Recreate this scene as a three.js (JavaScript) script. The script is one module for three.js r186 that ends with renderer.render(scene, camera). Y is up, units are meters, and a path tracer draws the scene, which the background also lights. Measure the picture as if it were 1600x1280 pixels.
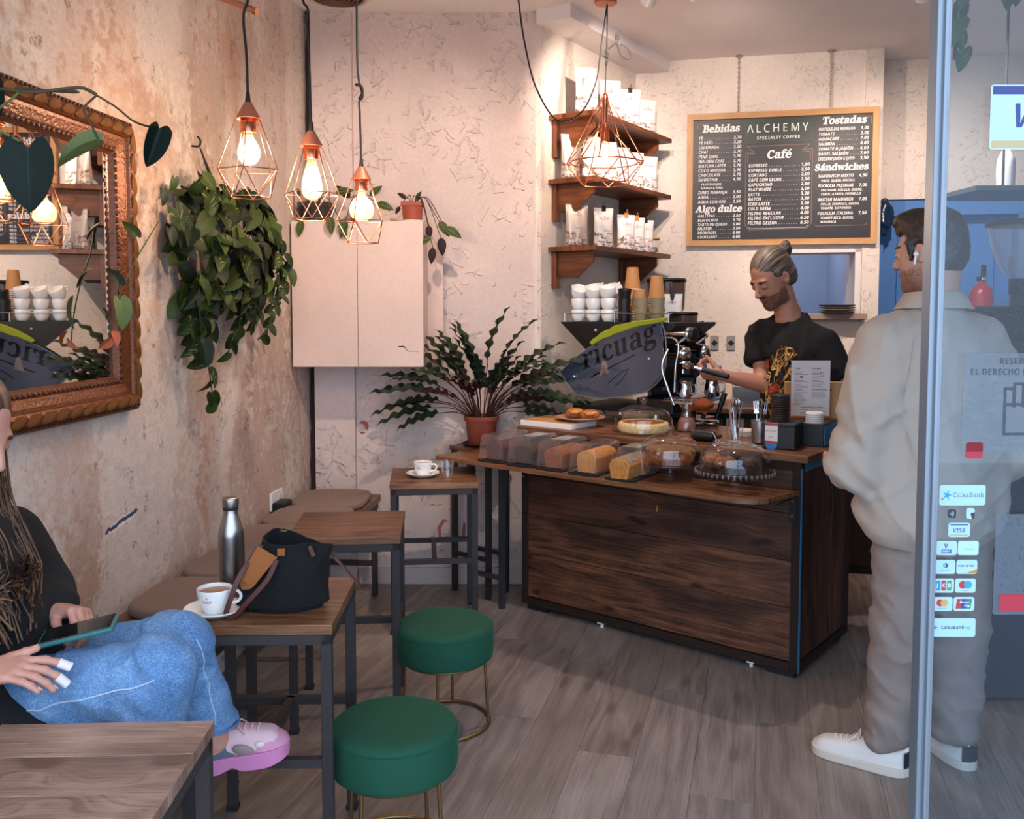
import * as THREE from 'three';
import { RoundedBoxGeometry } from 'three/addons/geometries/RoundedBoxGeometry.js';
import { mergeGeometries, mergeVertices } from 'three/addons/utils/BufferGeometryUtils.js';
import { RectAreaLightUniformsLib } from 'three/addons/lights/RectAreaLightUniformsLib.js';

// ---------- camera, daylight, lamps, exposure ----------
const scene = new THREE.Scene();
const camera = new THREE.PerspectiveCamera(49.13, 1.25, 0.05, 60);
camera.position.set(0, 1.48, 0);
camera.rotation.x = -3.5 * Math.PI / 180;
camera.setViewOffset(1600, 1280, 0, 74, 1600, 1280);
const renderer = new THREE.WebGLRenderer();
renderer.toneMapping = THREE.LinearToneMapping;
renderer.toneMappingExposure = 1.12;
renderer.shadowMap.enabled = true;
scene.background = new THREE.Color().setRGB(2.0, 2.45, 3.1);   // overcast daylight of the street
RectAreaLightUniformsLib.init();
const PENDANT = { color: 0xffdfc0, cd: 0.36 };
const SPOT = { color: 0xffe9da, cd: 7.5 };

// ---------- helpers ----------
let seed = 7;
const rnd = () => { seed = (seed * 1664525 + 1013904223) >>> 0; return seed / 4294967296; };
const rr = (a, b) => a + (b - a) * rnd();
const V = (x, y, z) => new THREE.Vector3(x, y, z);
const taken = {};
const numbered = (n) => { const k = taken[n] = (taken[n] ?? -1) + 1; return k ? n + '_' + String(k).padStart(3, '0') : n; };
function tag(o, label, category, group, kind) {
  if (label) o.userData.label = label;
  if (category) o.userData.category = category;
  if (group) o.userData.group = group;
  if (kind) o.userData.kind = kind;
  return o;
}
function thing(name, label, category, p = [0, 0, 0], turn = 0, group) {
  const o = new THREE.Group(); o.name = numbered(name); scene.add(o);
  o.position.set(...p); o.rotation.y = turn;
  return tag(o, label, category, group);
}
function mesh(name, geo, m, parent = scene, label) {
  if (Array.isArray(geo)) geo = merge(geo);
  const o = new THREE.Mesh(geo, m); o.name = parent === scene ? numbered(name) : name;
  o.castShadow = o.receiveShadow = true; parent.add(o);
  if (label) o.userData.label = label;
  return o;
}
const structure = (name, geo, m) => { const o = mesh(name, geo, m); o.userData.kind = 'structure'; return o; };
function copyOf(root, p, turn, label, group) {
  const r = root.clone(); r.name = numbered(root.name.replace(/_\d{3}$/, '')); scene.add(r);
  r.userData = { ...root.userData }; r.position.set(...p); r.rotation.y = turn; r.userData.label = label; if (group) r.userData.group = group;
  return r;
}
function merge(list) {
  const a = list.map((g) => {
    let q = g.index ? g.toNonIndexed() : g.clone();
    for (const k of Object.keys(q.attributes)) if (!['position', 'normal', 'uv'].includes(k)) q.deleteAttribute(k);
    if (!q.attributes.uv) q.setAttribute('uv', new THREE.BufferAttribute(new Float32Array(q.attributes.position.count * 2), 2));
    if (!q.attributes.normal) q.computeVertexNormals();
    return q;
  });
  return a.length === 1 ? a[0] : mergeGeometries(a);
}
// uv in metres: box projection, u along the grain axis
function muv(geo, grain = 'x', off = [0, 0]) {
  const g = geo.index ? geo.toNonIndexed() : geo, p = g.attributes.position, n = g.attributes.normal, uv = new Float32Array(p.count * 2);
  const order = { x: ['x', 'y', 'z'], y: ['y', 'x', 'z'], z: ['z', 'x', 'y'] }[grain];
  for (let i = 0; i < p.count; i += 3) {
    const N = { x: 0, y: 0, z: 0 };
    for (let k = 0; k < 3; k++) { N.x += n.getX(i + k); N.y += n.getY(i + k); N.z += n.getZ(i + k); }
    const big = ['x', 'y', 'z'].sort((a, b) => Math.abs(N[b]) - Math.abs(N[a]))[0];
    const [ua, va] = order.filter((a) => a !== big);
    for (let k = 0; k < 3; k++) {
      const q = { x: p.getX(i + k), y: p.getY(i + k), z: p.getZ(i + k) };
      uv[(i + k) * 2] = q[ua] + off[0]; uv[(i + k) * 2 + 1] = q[va] + off[1];
    }
  }
  g.setAttribute('uv', new THREE.BufferAttribute(uv, 2));
  return g;
}
const at = (g, x, y, z) => g.translate(x, y, z);
// box with its centre at x,y,z; r = rounded edge
function box(w, h, d, x = 0, y = 0, z = 0, r = 0) {
  const g = r ? new RoundedBoxGeometry(w, h, d, 1, Math.min(r, w / 2.02, h / 2.02, d / 2.02)) : new THREE.BoxGeometry(w, h, d);
  return g.translate(x, y, z);
}
const wbox = (w, h, d, x, y, z, r, grain) => muv(box(w, h, d, x, y, z, r), grain, [rr(0, 3), rr(0, 3)]);
function lathe(pts, seg = 28, x = 0, y = 0, z = 0) { return new THREE.LatheGeometry(pts.map(([a, b]) => new THREE.Vector2(Math.max(a, 1e-5), b)), seg).translate(x, y, z); }
function smoothProfile(pts, n = 24) {
  const c = new THREE.CatmullRomCurve3(pts.map(([a, b]) => V(a, b, 0)), false, 'centripetal');
  return c.getPoints(n).map((p) => [Math.max(p.x, 0), p.y]);
}
function tube(pts, r, seg = 24, rs = 6, closed = false) { return new THREE.TubeGeometry(new THREE.CatmullRomCurve3(pts.map((p) => Array.isArray(p) ? V(...p) : p), closed, 'centripetal'), seg, r, rs, closed); }
function rod(a, b, r0, r1 = r0, seg = 8) {
  a = Array.isArray(a) ? V(...a) : a; b = Array.isArray(b) ? V(...b) : b;
  const d = b.clone().sub(a), g = new THREE.CylinderGeometry(r1, r0, d.length(), seg);
  g.applyQuaternion(new THREE.Quaternion().setFromUnitVectors(V(0, 1, 0), d.normalize()));
  return g.translate((a.x + b.x) / 2, (a.y + b.y) / 2, (a.z + b.z) / 2);
}
// square bar from a to b
function bar(a, b, w, h = w) {
  a = Array.isArray(a) ? V(...a) : a; b = Array.isArray(b) ? V(...b) : b;
  const d = b.clone().sub(a), L = d.length(), g = new RoundedBoxGeometry(w, L, h, 1, Math.min(w, h) * 0.12);
  d.normalize();
  const up = Math.abs(d.y) > 0.99 ? V(0, 0, 1) : V(0, 1, 0), zx = up.clone().sub(d.clone().multiplyScalar(up.dot(d))).normalize(), xx = d.clone().cross(zx);
  g.applyMatrix4(new THREE.Matrix4().makeBasis(xx, d, zx));
  return g.translate((a.x + b.x) / 2, (a.y + b.y) / 2, (a.z + b.z) / 2);
}
function extrude(pts, depth, bevel = 0, holes, seg = 1) {
  const s = Array.isArray(pts) ? new THREE.Shape(pts.map((p) => new THREE.Vector2(...p))) : pts;
  if (holes) for (const h of holes) s.holes.push(new THREE.Path(h.map((p) => new THREE.Vector2(...p))));
  return new THREE.ExtrudeGeometry(s, { depth, bevelEnabled: bevel > 0, bevelSize: bevel, bevelThickness: bevel, bevelSegments: seg, curveSegments: 10 });
}
const rotY = (g, a) => g.rotateY(a), rotX = (g, a) => g.rotateX(a), rotZ = (g, a) => g.rotateZ(a);
// value noise
const NT = new Float32Array(65536); for (let i = 0; i < 65536; i++) NT[i] = rnd();
function vnoise(x, y) {
  const xi = Math.floor(x), yi = Math.floor(y), fx = x - xi, fy = y - yi, u = fx * fx * (3 - 2 * fx), v = fy * fy * (3 - 2 * fy);
  const h = (a, b) => NT[((a * 73 + b * 9973 + ((a * b) & 255) * 31) & 65535)];
  const a = h(xi, yi), b = h(xi + 1, yi), c = h(xi, yi + 1), d = h(xi + 1, yi + 1);
  return a + (b - a) * u + (c - a) * v + (a - b - c + d) * u * v;
}
function fbm(x, y, o = 4) { let s = 0, a = 0.5, t = 0; for (let i = 0; i < o; i++) { s += a * vnoise(x, y); t += a; a *= 0.5; x = x * 2.03 + 17.1; y = y * 2.03 + 5.7; } return s / t; }
const clamp = (x, a = 0, b = 1) => Math.min(b, Math.max(a, x));
const mixc = (a, b, t) => [a[0] + (b[0] - a[0]) * t, a[1] + (b[1] - a[1]) * t, a[2] + (b[2] - a[2]) * t];
const hex = (h) => [(h >> 16) & 255, (h >> 8) & 255, h & 255];
// texture from a function (u, v in 0..1) -> [r,g,b] 0..255 ; size in metres set by repeat
function dataTex(w, h, f, srgb = true, metres) {
  const d = new Uint8Array(w * h * 4);
  for (let y = 0; y < h; y++) for (let x = 0; x < w; x++) {
    const c = f(x / w, y / h), i = (y * w + x) * 4;
    if (typeof c === 'number') d[i] = d[i + 1] = d[i + 2] = clamp(c) * 255; else { d[i] = clamp(c[0], 0, 255); d[i + 1] = clamp(c[1], 0, 255); d[i + 2] = clamp(c[2], 0, 255); }
    d[i + 3] = 255;
  }
  const t = new THREE.DataTexture(d, w, h); t.magFilter = THREE.LinearFilter; t.minFilter = THREE.LinearFilter;
  t.wrapS = t.wrapT = THREE.MirroredRepeatWrapping; if (srgb) t.colorSpace = THREE.SRGBColorSpace;
  if (metres) t.repeat.set(1 / metres[0], 1 / metres[1]);
  t.needsUpdate = true; return t;
}
function canvasTex(w, h, draw, srgb = true, metres) {
  const c = document.createElement('canvas'); c.width = w; c.height = h; const x = c.getContext('2d'); draw(x, w, h);
  const t = new THREE.CanvasTexture(c); t.magFilter = THREE.LinearFilter; if (srgb) t.colorSpace = THREE.SRGBColorSpace;
  if (metres) { t.wrapS = t.wrapT = THREE.MirroredRepeatWrapping; t.repeat.set(1 / metres[0], 1 / metres[1]); }
  return t;
}
const mat = (color, roughness = 0.6, o = {}) => new THREE.MeshPhysicalMaterial({ color, roughness, metalness: 0, ...o });
// ---------- materials ----------
function woodTex(dark, light, o = {}) {
  const { knots = 3, rings = 9, fine = 110, s = 0, met = [1.2, 0.6], contrast = 1 } = o, K = [];
  for (let i = 0; i < knots; i++) K.push([rr(0.05, 0.95), rr(0.1, 0.9), rr(0.6, 1.4)]);
  return dataTex(768, 384, (u, v) => {
    let y = v; let kn = 0;
    for (const [kx, ky, ks] of K) { const dx = (u - kx) * 7 / ks, dy = (v - ky) * 9 / ks, d = dx * dx + dy * dy; y += Math.exp(-d) * (v - ky) * 0.9 + 0; kn += Math.exp(-d * 14); }
    const warp = fbm(u * 2.2 + s, y * 3 + s, 3);
    const ring = 0.5 + 0.5 * Math.sin((y * rings + warp * 2.6) * 6.283);
    const grain = fbm(u * 9 + s, y * fine, 3), pore = vnoise(u * 40 + s, y * 330) > 0.83 ? 0.2 : 0;
    const blotch = fbm(u * 4 + 9 + s, v * 3 + s, 3);
    let g = 0.5 + contrast * ((ring - 0.5) * 0.35 + (grain - 0.5) * 0.75 + (blotch - 0.5) * 0.8) - pore;
    g = clamp(g - kn * 0.8);
    return mixc(dark, light, g);
  }, true, met);
}
const noiseBump = (fx, fy, met, o = 4) => dataTex(256, 256, (u, v) => fbm(u * fx, v * fy, o), false, met);
const T = {
  floor: woodTex(hex(0x6e615c), hex(0xa8998f), { knots: 2, rings: 5, fine: 70, met: [1.25, 0.42], contrast: 0.75 }),
  floor2: woodTex(hex(0x695b53), hex(0x9d8e84), { knots: 3, rings: 6, fine: 80, s: 31, met: [1.25, 0.42], contrast: 0.7 }),
  table: woodTex(hex(0x472a1b), hex(0xa5724c), { knots: 3, rings: 8, s: 3, met: [0.9, 0.4], contrast: 0.8 }),
  pale: woodTex(hex(0x5d4439), hex(0xb39584), { knots: 5, rings: 3, fine: 170, s: 13, met: [0.8, 0.5], contrast: 0.75 }),
  counter: woodTex(hex(0x20110b), hex(0x744632), { knots: 4, rings: 6, s: 23, met: [1.1, 0.5], contrast: 0.85 }),
  counter2: woodTex(hex(0x2e1a11), hex(0x8f5b3e), { knots: 5, rings: 5, s: 63, met: [1.0, 0.5], contrast: 0.95 }),
  oak: woodTex(hex(0xa8753f), hex(0xd9a871), { knots: 0, rings: 4, s: 41, met: [0.8, 0.3], contrast: 0.6 }),
  shelf: woodTex(hex(0x4a2413), hex(0x8c5230), { knots: 2, rings: 7, s: 51, met: [0.8, 0.4], contrast: 0.8 }),
};
const woodBump = noiseBump(6, 60, [0.5, 0.25]);
const speck = noiseBump(60, 60, [0.3, 0.3], 3);
const weave = dataTex(128, 128, (u, v) => 0.5 + 0.25 * Math.sin(u * 6.283 * 32) + 0.25 * Math.sin(v * 6.283 * 32), false, [0.06, 0.06]);
const M = {
  floor: mat(0xffffff, 0.42, { map: T.floor, bumpMap: woodBump, bumpScale: 0.0006 }),
  floor2: mat(0xffffff, 0.45, { map: T.floor2, bumpMap: woodBump, bumpScale: 0.0006 }),
  table: mat(0xffffff, 0.38, { map: T.table, bumpMap: woodBump, bumpScale: 0.0005 }),
  pale: mat(0xffffff, 0.5, { map: T.pale, bumpMap: woodBump, bumpScale: 0.0008 }),
  counter: mat(0xffffff, 0.45, { map: T.counter, bumpMap: woodBump, bumpScale: 0.0007 }),
  counter2: mat(0xffffff, 0.5, { map: T.counter2, bumpMap: woodBump, bumpScale: 0.0007 }),
  countertop: mat(0xffffff, 0.36, { map: T.table, bumpMap: woodBump, bumpScale: 0.0005 }),
  shelf: mat(0xffffff, 0.4, { map: T.shelf }),
  oak: mat(0xffffff, 0.5, { map: T.oak }),
  steel: mat(0x4b4647, 0.5, { metalness: 0.6, bumpMap: speck, bumpScale: 0.0006 }),
  rust: mat(0x33241f, 0.6, { metalness: 0.5, bumpMap: speck, bumpScale: 0.0008 }),
  chrome: mat(0xd8d8d8, 0.12, { metalness: 1 }),
  inox: mat(0xb3adaa, 0.3, { metalness: 1, anisotropy: 0.6 }),
  brass: mat(0x8a6f4a, 0.38, { metalness: 0.9 }),
  copper: mat(0xd98a68, 0.25, { metalness: 1 }),
  copperMatt: mat(0xc27a5e, 0.5, { metalness: 0.6 }),
  black: mat(0x101012, 0.45), blackMatt: mat(0x0d0d0f, 0.8), rubber: mat(0x17171a, 0.7),
  white: mat(0xe9e4e0, 0.35), ceramic: mat(0xf1eeea, 0.16, { clearcoat: 0.6 }), paper: mat(0xe9e2de, 0.85),
  glass: mat(0xffffff, 0.02, { transmission: 1, thickness: 0, ior: 1.85 }),
  plastic: mat(0xfff6f2, 0.09, { transmission: 0.95, thickness: 0, ior: 1.7 }),
  coffee: mat(0x3a1d0e, 0.15), crema: mat(0x9a6a48, 0.4),
  terracotta: mat(0x9c4a34, 0.6), darkpot: mat(0x2a2220, 0.6),
  velvet: mat(0x0a4a34, 0.85, { sheen: 1, sheenColor: new THREE.Color(0x3a9a78), sheenRoughness: 0.5, bumpMap: noiseBump(8, 8, [0.4, 0.4]), bumpScale: 0.002 }),
  linen: mat(0x7f6a60, 0.95, { bumpMap: weave, bumpScale: 0.0005, sheen: 0.3, sheenColor: new THREE.Color(0xaa8d7a) }),
};
// ---------- the setting ----------
// trowelled stucco: raised flakes with one sharp edge, drawn as a height map
function stuccoTex(n, seedv, size, met, fineN) {
  return canvasTex(1024, 1024, (c, w, h) => {
    const s0 = seed; seed = seedv;
    c.fillStyle = '#808080'; c.fillRect(0, 0, w, h);
    for (let i = 0; i < 260; i++) {
      const x = rr(0, w), y = rr(0, h), r = rr(60, 220), g = c.createRadialGradient(x, y, 0, x, y, r), a = rr(0.03, 0.12), k = rnd() < 0.5 ? 255 : 0;
      g.addColorStop(0, `rgba(${k},${k},${k},${a})`); g.addColorStop(1, `rgba(${k},${k},${k},0)`); c.fillStyle = g; c.fillRect(x - r, y - r, 2 * r, 2 * r);
    }
    for (let i = 0; i < n; i++) {
      const x = rr(0, w), y = rr(0, h), L = rr(10, 60) * size, W = rr(5, 24) * size, a = rr(-1.1, 1.9);
      if (vnoise(x / 130, y / 130 + seedv) < 0.42) continue;
      c.save(); c.translate(x, y); c.rotate(a);
      c.beginPath(); c.moveTo(-L / 2, 0);
      let k = 7; for (let j = 1; j < k; j++) c.lineTo(-L / 2 + L * j / k, rr(-3, 3) * size);
      c.lineTo(L / 2, 0); for (let j = k - 1; j > 0; j--) c.lineTo(-L / 2 + L * j / k, W * rr(0.5, 1.1));
      c.closePath();
      const g = c.createLinearGradient(0, 0, 0, W), v = rr(0.35, 0.95);
      g.addColorStop(0, `rgba(255,255,255,${v})`); g.addColorStop(0.25, `rgba(235,235,235,${v * 0.55})`); g.addColorStop(1, 'rgba(200,200,200,0)');
      c.fillStyle = g; c.fill(); c.restore();
    }
    c.lineWidth = 1.2;
    for (let i = 0; i < fineN; i++) {
      let x = rr(0, w), y = rr(0, h), a = rr(0, 6.28); if (vnoise(x / 120 + 7, y / 120) < 0.5) continue;
      c.strokeStyle = rnd() < 0.5 ? 'rgba(255,255,255,.65)' : 'rgba(0,0,0,.5)';
      c.beginPath(); c.moveTo(x, y); for (let j = 0; j < 4; j++) { a += rr(-0.9, 0.9); x += Math.cos(a) * 6; y += Math.sin(a) * 6; c.lineTo(x, y); } c.stroke();
    }
    seed = s0;
  }, false, met);
}
const paintTex = (base, amp, s) => dataTex(256, 256, (u, v) => { const g = 1 + amp * (fbm(u * 7 + s, v * 7, 5) - 0.5) + amp * 0.5 * (vnoise(u * 200, v * 200) - 0.5); return base.map((k) => k * g); }, true, [1.7, 1.7]);
// old plaster of the left wall: cream, pinkish and brown coats, rubbed through in patches
const sstep = (a, b, x) => { const t = clamp((x - a) / (b - a)); return t * t * (3 - 2 * t); };
const plasterColor = dataTex(1700, 1054, (u, v) => {
  const x = u * 5, y = v * 3.1, wx = x + 0.5 * (fbm(x * 1.7, y * 1.3 + 4, 3) - 0.5), wy = y + 0.7 * (fbm(x * 1.5 + 8, y * 1.1, 3) - 0.5);
  const grain = fbm(x * 38, y * 38, 4), fine = vnoise(x * 170, y * 170), streak = fbm(wx * 7, wy * 0.9 + 3, 4);
  let c = mixc([206, 182, 168], [222, 204, 190], sstep(0.35, 0.65, streak));
  const rub = fbm(wx * 1.6 + 3, wy * 1.1 + 20, 4) * 0.7 + grain * 0.3; c = mixc(c, [182, 146, 124], 0.5 * sstep(0.48, 0.6, rub));
  const brown = fbm(wx * 2.3 + 31, wy * 1.5 + 7, 4) * 0.62 + grain * 0.38; c = mixc(c, [168, 128, 106], 0.42 * sstep(0.53, 0.61, brown));
  const white = fbm(wx * 3.1 + 50, wy * 1.0 + 11, 4) * 0.85 + grain * 0.15; c = mixc(c, [230, 216, 204], 0.6 * sstep(0.55, 0.61, white));
  const ochre = fbm(wx * 5.1 + 70, wy * 1.3 + 31, 3) * 0.8 + grain * 0.2; c = mixc(c, [196, 138, 104], 0.35 * sstep(0.62, 0.69, ochre));
  const k = 0.9 + 0.13 * grain + 0.08 * (fine - 0.5); c = c.map((q) => q * k);
  if (vnoise(x * 24 + 3, y * 20) > 0.86 && fine > 0.6) c = c.map((q) => q * 0.75);
  // chipped scar over the bench, where the red and blue undercoats show
  const sx = (x - 1.93) / 0.1, sy = (y - 0.797 - 0.16 * (x - 1.93)) / 0.0085 + 1.2 * (fbm(x * 60, 2, 2) - 0.5);
  if (Math.abs(sx) < 1 && Math.abs(sy) < 1.7 * Math.sqrt(1 - sx * sx)) { c = [232, 221, 212]; if (Math.abs(sx) < 0.85 && sy > -0.5 && sy < 0.9) c = [61, 66, 88]; if (Math.abs(Math.abs(sx) - 0.9) < 0.08) c = [110, 42, 34]; }
  return c;
}, true, [5, 3.1]);
const plasterBump = canvasTex(1024, 640, (c, w, h) => {
  const s0 = seed; seed = 5;
  c.fillStyle = '#808080'; c.fillRect(0, 0, w, h);
  for (let i = 0; i < 500; i++) { const x = rr(0, w), y = rr(0, h), r = rr(8, 60), k = rnd() < 0.5 ? 255 : 0, g = c.createRadialGradient(x, y, 0, x, y, r); g.addColorStop(0, `rgba(${k},${k},${k},.14)`); g.addColorStop(1, `rgba(${k},${k},${k},0)`); c.fillStyle = g; c.fillRect(x - r, y - r, 2 * r, 2 * r); }
  for (let i = 0; i < 400; i++) { c.strokeStyle = rnd() < 0.5 ? 'rgba(255,255,255,.5)' : 'rgba(0,0,0,.45)'; c.lineWidth = rr(0.7, 2); let x = rr(0, w), y = rr(h * 0.35, h), a = rr(0, 6); c.beginPath(); c.moveTo(x, y); for (let j = 0; j < 5; j++) { a += rr(-1, 1); x += Math.cos(a) * 5; y += Math.sin(a) * 5; c.lineTo(x, y); } c.stroke(); }
  seed = s0;
}, false, [5, 3.1]);
const stuccoA = stuccoTex(950, 11, 1, [1.5, 1.5], 60), stuccoB = stuccoTex(650, 47, 0.55, [1.1, 1.1], 700);
Object.assign(M, {
  plaster: mat(0xffffff, 0.85, { map: plasterColor, bumpMap: plasterBump, bumpScale: 0.006 }),
  stuccoMid: mat(0xffffff, 0.8, { map: paintTex([216, 194, 184], 0.1, 3), bumpMap: stuccoA, bumpScale: 0.016 }),
  stuccoBack: mat(0xffffff, 0.75, { map: paintTex([222, 208, 196], 0.1, 8), bumpMap: stuccoB, bumpScale: 0.011 }),
  ceiling: mat(0xffffff, 0.85, { map: paintTex([232, 222, 218], 0.04, 14) }),
  cabinet: mat(0xffffff, 0.6, { map: paintTex([218, 190, 176], 0.07, 22) }),
  trim: mat(0xcdb9ae, 0.7), blue: mat(0x4a7cba, 0.6), paleblue: mat(0xb9c4d8, 0.7), outer: mat(0x8d8884, 0.9), pavement: mat(0xb5b2b0, 0.9, { bumpMap: speck, bumpScale: 0.002 }),
  grout: mat(0x1d1612, 0.9),
});
// wall slab from a to b (x, z), faces the room on the right of a->b when side = 1; uv in metres
function wallGeo(a, b, y0, y1, th = 0.15, side = 1, u0 = 0) {
  const dx = b[0] - a[0], dz = b[1] - a[1], L = Math.hypot(dx, dz), g = muv(box(L, y1 - y0, th, L / 2, (y0 + y1) / 2, -side * th / 2), 'x', [u0, 0]);
  const th2 = Math.atan2(-dz, dx); return g.rotateY(th2).translate(a[0], 0, a[1]);
}
const CEIL = 3.0, LW = (z) => -1.065 - (z + 4.75) * 0.0933;            // x of the left wall's face at z
const cornerL = [LW(-4.73), -4.73], cornerM = [0.152, -4.73], cornerB = [0.771, -5.678], backEnd = [2.19, -5.37];
structure('wall_left', wallGeo([LW(-0.9), -0.9], [LW(-4.9), -4.9], -0.1, CEIL + 0.1, 0.2, 1), M.plaster);
structure('wall_middle', wallGeo([LW(-4.73) - 0.15, -4.73], cornerM, -0.1, CEIL + 0.1, 0.2, 1), M.stuccoMid);
// bulging, hand-trowelled arris between the middle wall and the shelf wall
{
  const g = new THREE.CylinderGeometry(0.035, 0.035, 3, 10, 40); const p = g.attributes.position;
  for (let i = 0; i < p.count; i++) { const y = p.getY(i), k = 1 + 0.5 * (vnoise(y * 9, 3) - 0.5); p.setX(i, p.getX(i) * k); p.setZ(i, p.getZ(i) * k); }
  g.computeVertexNormals();
  structure('wall_shelves', [wallGeo(cornerM, [0.771 + 0.06, -5.678 - 0.09], -0.1, CEIL + 0.1, 0.2, 1), muv(g.toNonIndexed(), 'y').translate(0.125, 1.5, -4.763)], M.stuccoBack);
}
// back wall with the hatch
{
  const dx = backEnd[0] - cornerB[0], dz = backEnd[1] - cornerB[1], L = Math.hypot(dx, dz), U = (x) => (x - cornerB[0]) / dx * L, P = (u) => [cornerB[0] + dx * u / L, cornerB[1] + dz * u / L];
  const h0 = U(1.66), h1 = U(2.085);
  const seg = (u0, u1, y0, y1) => wallGeo(P(u0), P(u1), y0, y1, 0.22, 1, u0);
  structure('wall_back', [seg(-0.1, h0, -0.1, CEIL + 0.1), seg(h1, L, -0.1, CEIL + 0.1), seg(h0, h1, -0.1, 1.41), seg(h0, h1, 1.83, CEIL + 0.1)], M.stuccoBack);
  const A = P(h0), B = P(h1), th = Math.atan2(-dz, dx);
  const win = new THREE.Group(); win.name = 'window_1'; win.userData.kind = 'structure'; scene.add(win); win.position.set(A[0], 0, A[1]); win.rotation.y = th;
  const W = h1 - h0;
  mesh('window_frame', [box(0.03, 0.42, 0.24, W - 0.015, 1.62, -0.11), box(0.03, 0.42, 0.24, 0.015, 1.62, -0.11), box(W, 0.02, 0.24, W / 2, 1.82, -0.11)], mat(0xd9d2cf, 0.6), win);
  mesh('window_sill', wbox(W + 0.06, 0.035, 0.34, W / 2, 1.4255, -0.06, 0.004, 'x'), mat(0x8f7a70, 0.6), win);
  // kitchen behind the hatch, painted pale blue and lit by its own tube
  const kg = (w, h, d, x, y, z) => rotY(box(w, h, d, x, y, z), th).translate(A[0], 0, A[1]);
  structure('wall_kitchen', [kg(1.1, 2.4, 0.1, -0.05, 1.3, -1.35), kg(0.1, 2.4, 1.08, -0.6, 1.3, -0.78), kg(0.1, 2.4, 1.08, 0.46, 1.3, -0.78), kg(1.1, 0.1, 1.08, -0.07, 2.45, -0.78), kg(1.1, 0.1, 1.08, -0.07, 0.5, -0.78)], M.paleblue);
  const lampP = V(-0.07, 2.3, -0.7).applyAxisAngle(V(0, 1, 0), th).add(V(A[0], 0, A[1]));
  const kl = thing('kitchen_lamp', 'white tube lamp in the kitchen behind the hatch', 'lamp', lampP.toArray(), th);
  mesh('lamp_tube', rod([-0.3, 0.03, 0], [0.3, 0.03, 0], 0.014), mat(0xffffff, 0.5, { emissive: 0xdfe8ff, emissiveIntensity: 2 }), kl);
  mesh('lamp_housing', box(0.66, 0.04, 0.07, 0, 0.07, 0), M.white, kl);
  const ra = new THREE.RectAreaLight(0xdfe8ff, 30, 0.6, 0.06); ra.position.copy(lampP); ra.lookAt(lampP.x, 0, lampP.z); scene.add(ra);
}
// recessed stretch of wall right of the hatch wall, with the blue doors
{
  const a = [2.17, -5.67], b = [4.0, -5.28];
  const dx = b[0] - a[0], dz = b[1] - a[1], L = Math.hypot(dx, dz), th = Math.atan2(-dz, dx), P = (u) => [a[0] + dx * u / L, a[1] + dz * u / L];
  structure('wall_recess', [wallGeo(P(0), P(L), 2.15, CEIL + 0.1, 0.2, 1), wallGeo(backEnd, [2.22, -5.70], -0.1, CEIL + 0.1, 0.1, 1)], M.stuccoBack);
  const d = new THREE.Group(); d.name = 'door_1'; d.userData.kind = 'structure'; scene.add(d); d.position.set(a[0], 0, a[1]); d.rotation.y = th;
  mesh('door_frame', [box(0.12, 2.16, 0.16, 0.1, 1.07, -0.1), box(1.83, 0.1, 0.16, 0.95, 2.1, -0.1), box(0.09, 2.06, 0.16, 0.98, 1.03, -0.1)], M.blue, d);
  for (const [x0, w] of [[0.16, 0.77], [1.03, 0.8]]) {
    mesh('door_leaf', box(w, 2.05, 0.05, x0 + w / 2, 1.025, -0.16), M.blue, d);
    mesh('door_panel', [box(w - 0.2, 0.85, 0.02, x0 + w / 2, 1.5, -0.128, 0.006), box(w - 0.2, 0.75, 0.02, x0 + w / 2, 0.55, -0.128, 0.006)], M.blue, d);
  }
  mesh('hinge', [box(0.02, 0.09, 0.02, 0.925, 1.75, -0.11), box(0.02, 0.09, 0.02, 0.925, 0.4, -0.11)], M.steel, d);
}
structure('wall_right', wallGeo([3.6, -5.6], [3.6, -1.0], -0.1, CEIL + 0.1, 0.2, 1), M.stuccoBack);
structure('ceiling', muv(box(5.8, 0.2, 5.4, 1.1, CEIL + 0.1, -3.35), 'x'), M.ceiling);
// dropped beam along the wall of the shelves
{
  const d = V(cornerB[0] - cornerM[0], 0, cornerB[1] - cornerM[1]), L = d.length(), th = Math.atan2(-d.z, d.x);
  structure('trim_1', rotY(muv(box(L + 0.1, 0.07, 0.2, L / 2, CEIL - 0.035, 0.1)), th).translate(cornerM[0], 0, cornerM[1]), M.ceiling);
}
// front of the shop: lintel, left pier and the parapet right of the glass pane; pavement outside
structure('wall_front', [wallGeo([-1.75, -1.2], [3.6, -1.2], 2.45, CEIL + 0.2, 0.2, 1), wallGeo([-1.75, -1.2], [-1.4, -1.2], -0.1, 2.5, 0.2, 1), wallGeo([2.4, -1.2], [3.7, -1.2], -0.1, 2.5, 0.2, 1)], M.outer);
structure('pavement', box(14, 0.15, 7, 0.5, -0.1, 2.5), M.pavement);
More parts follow.
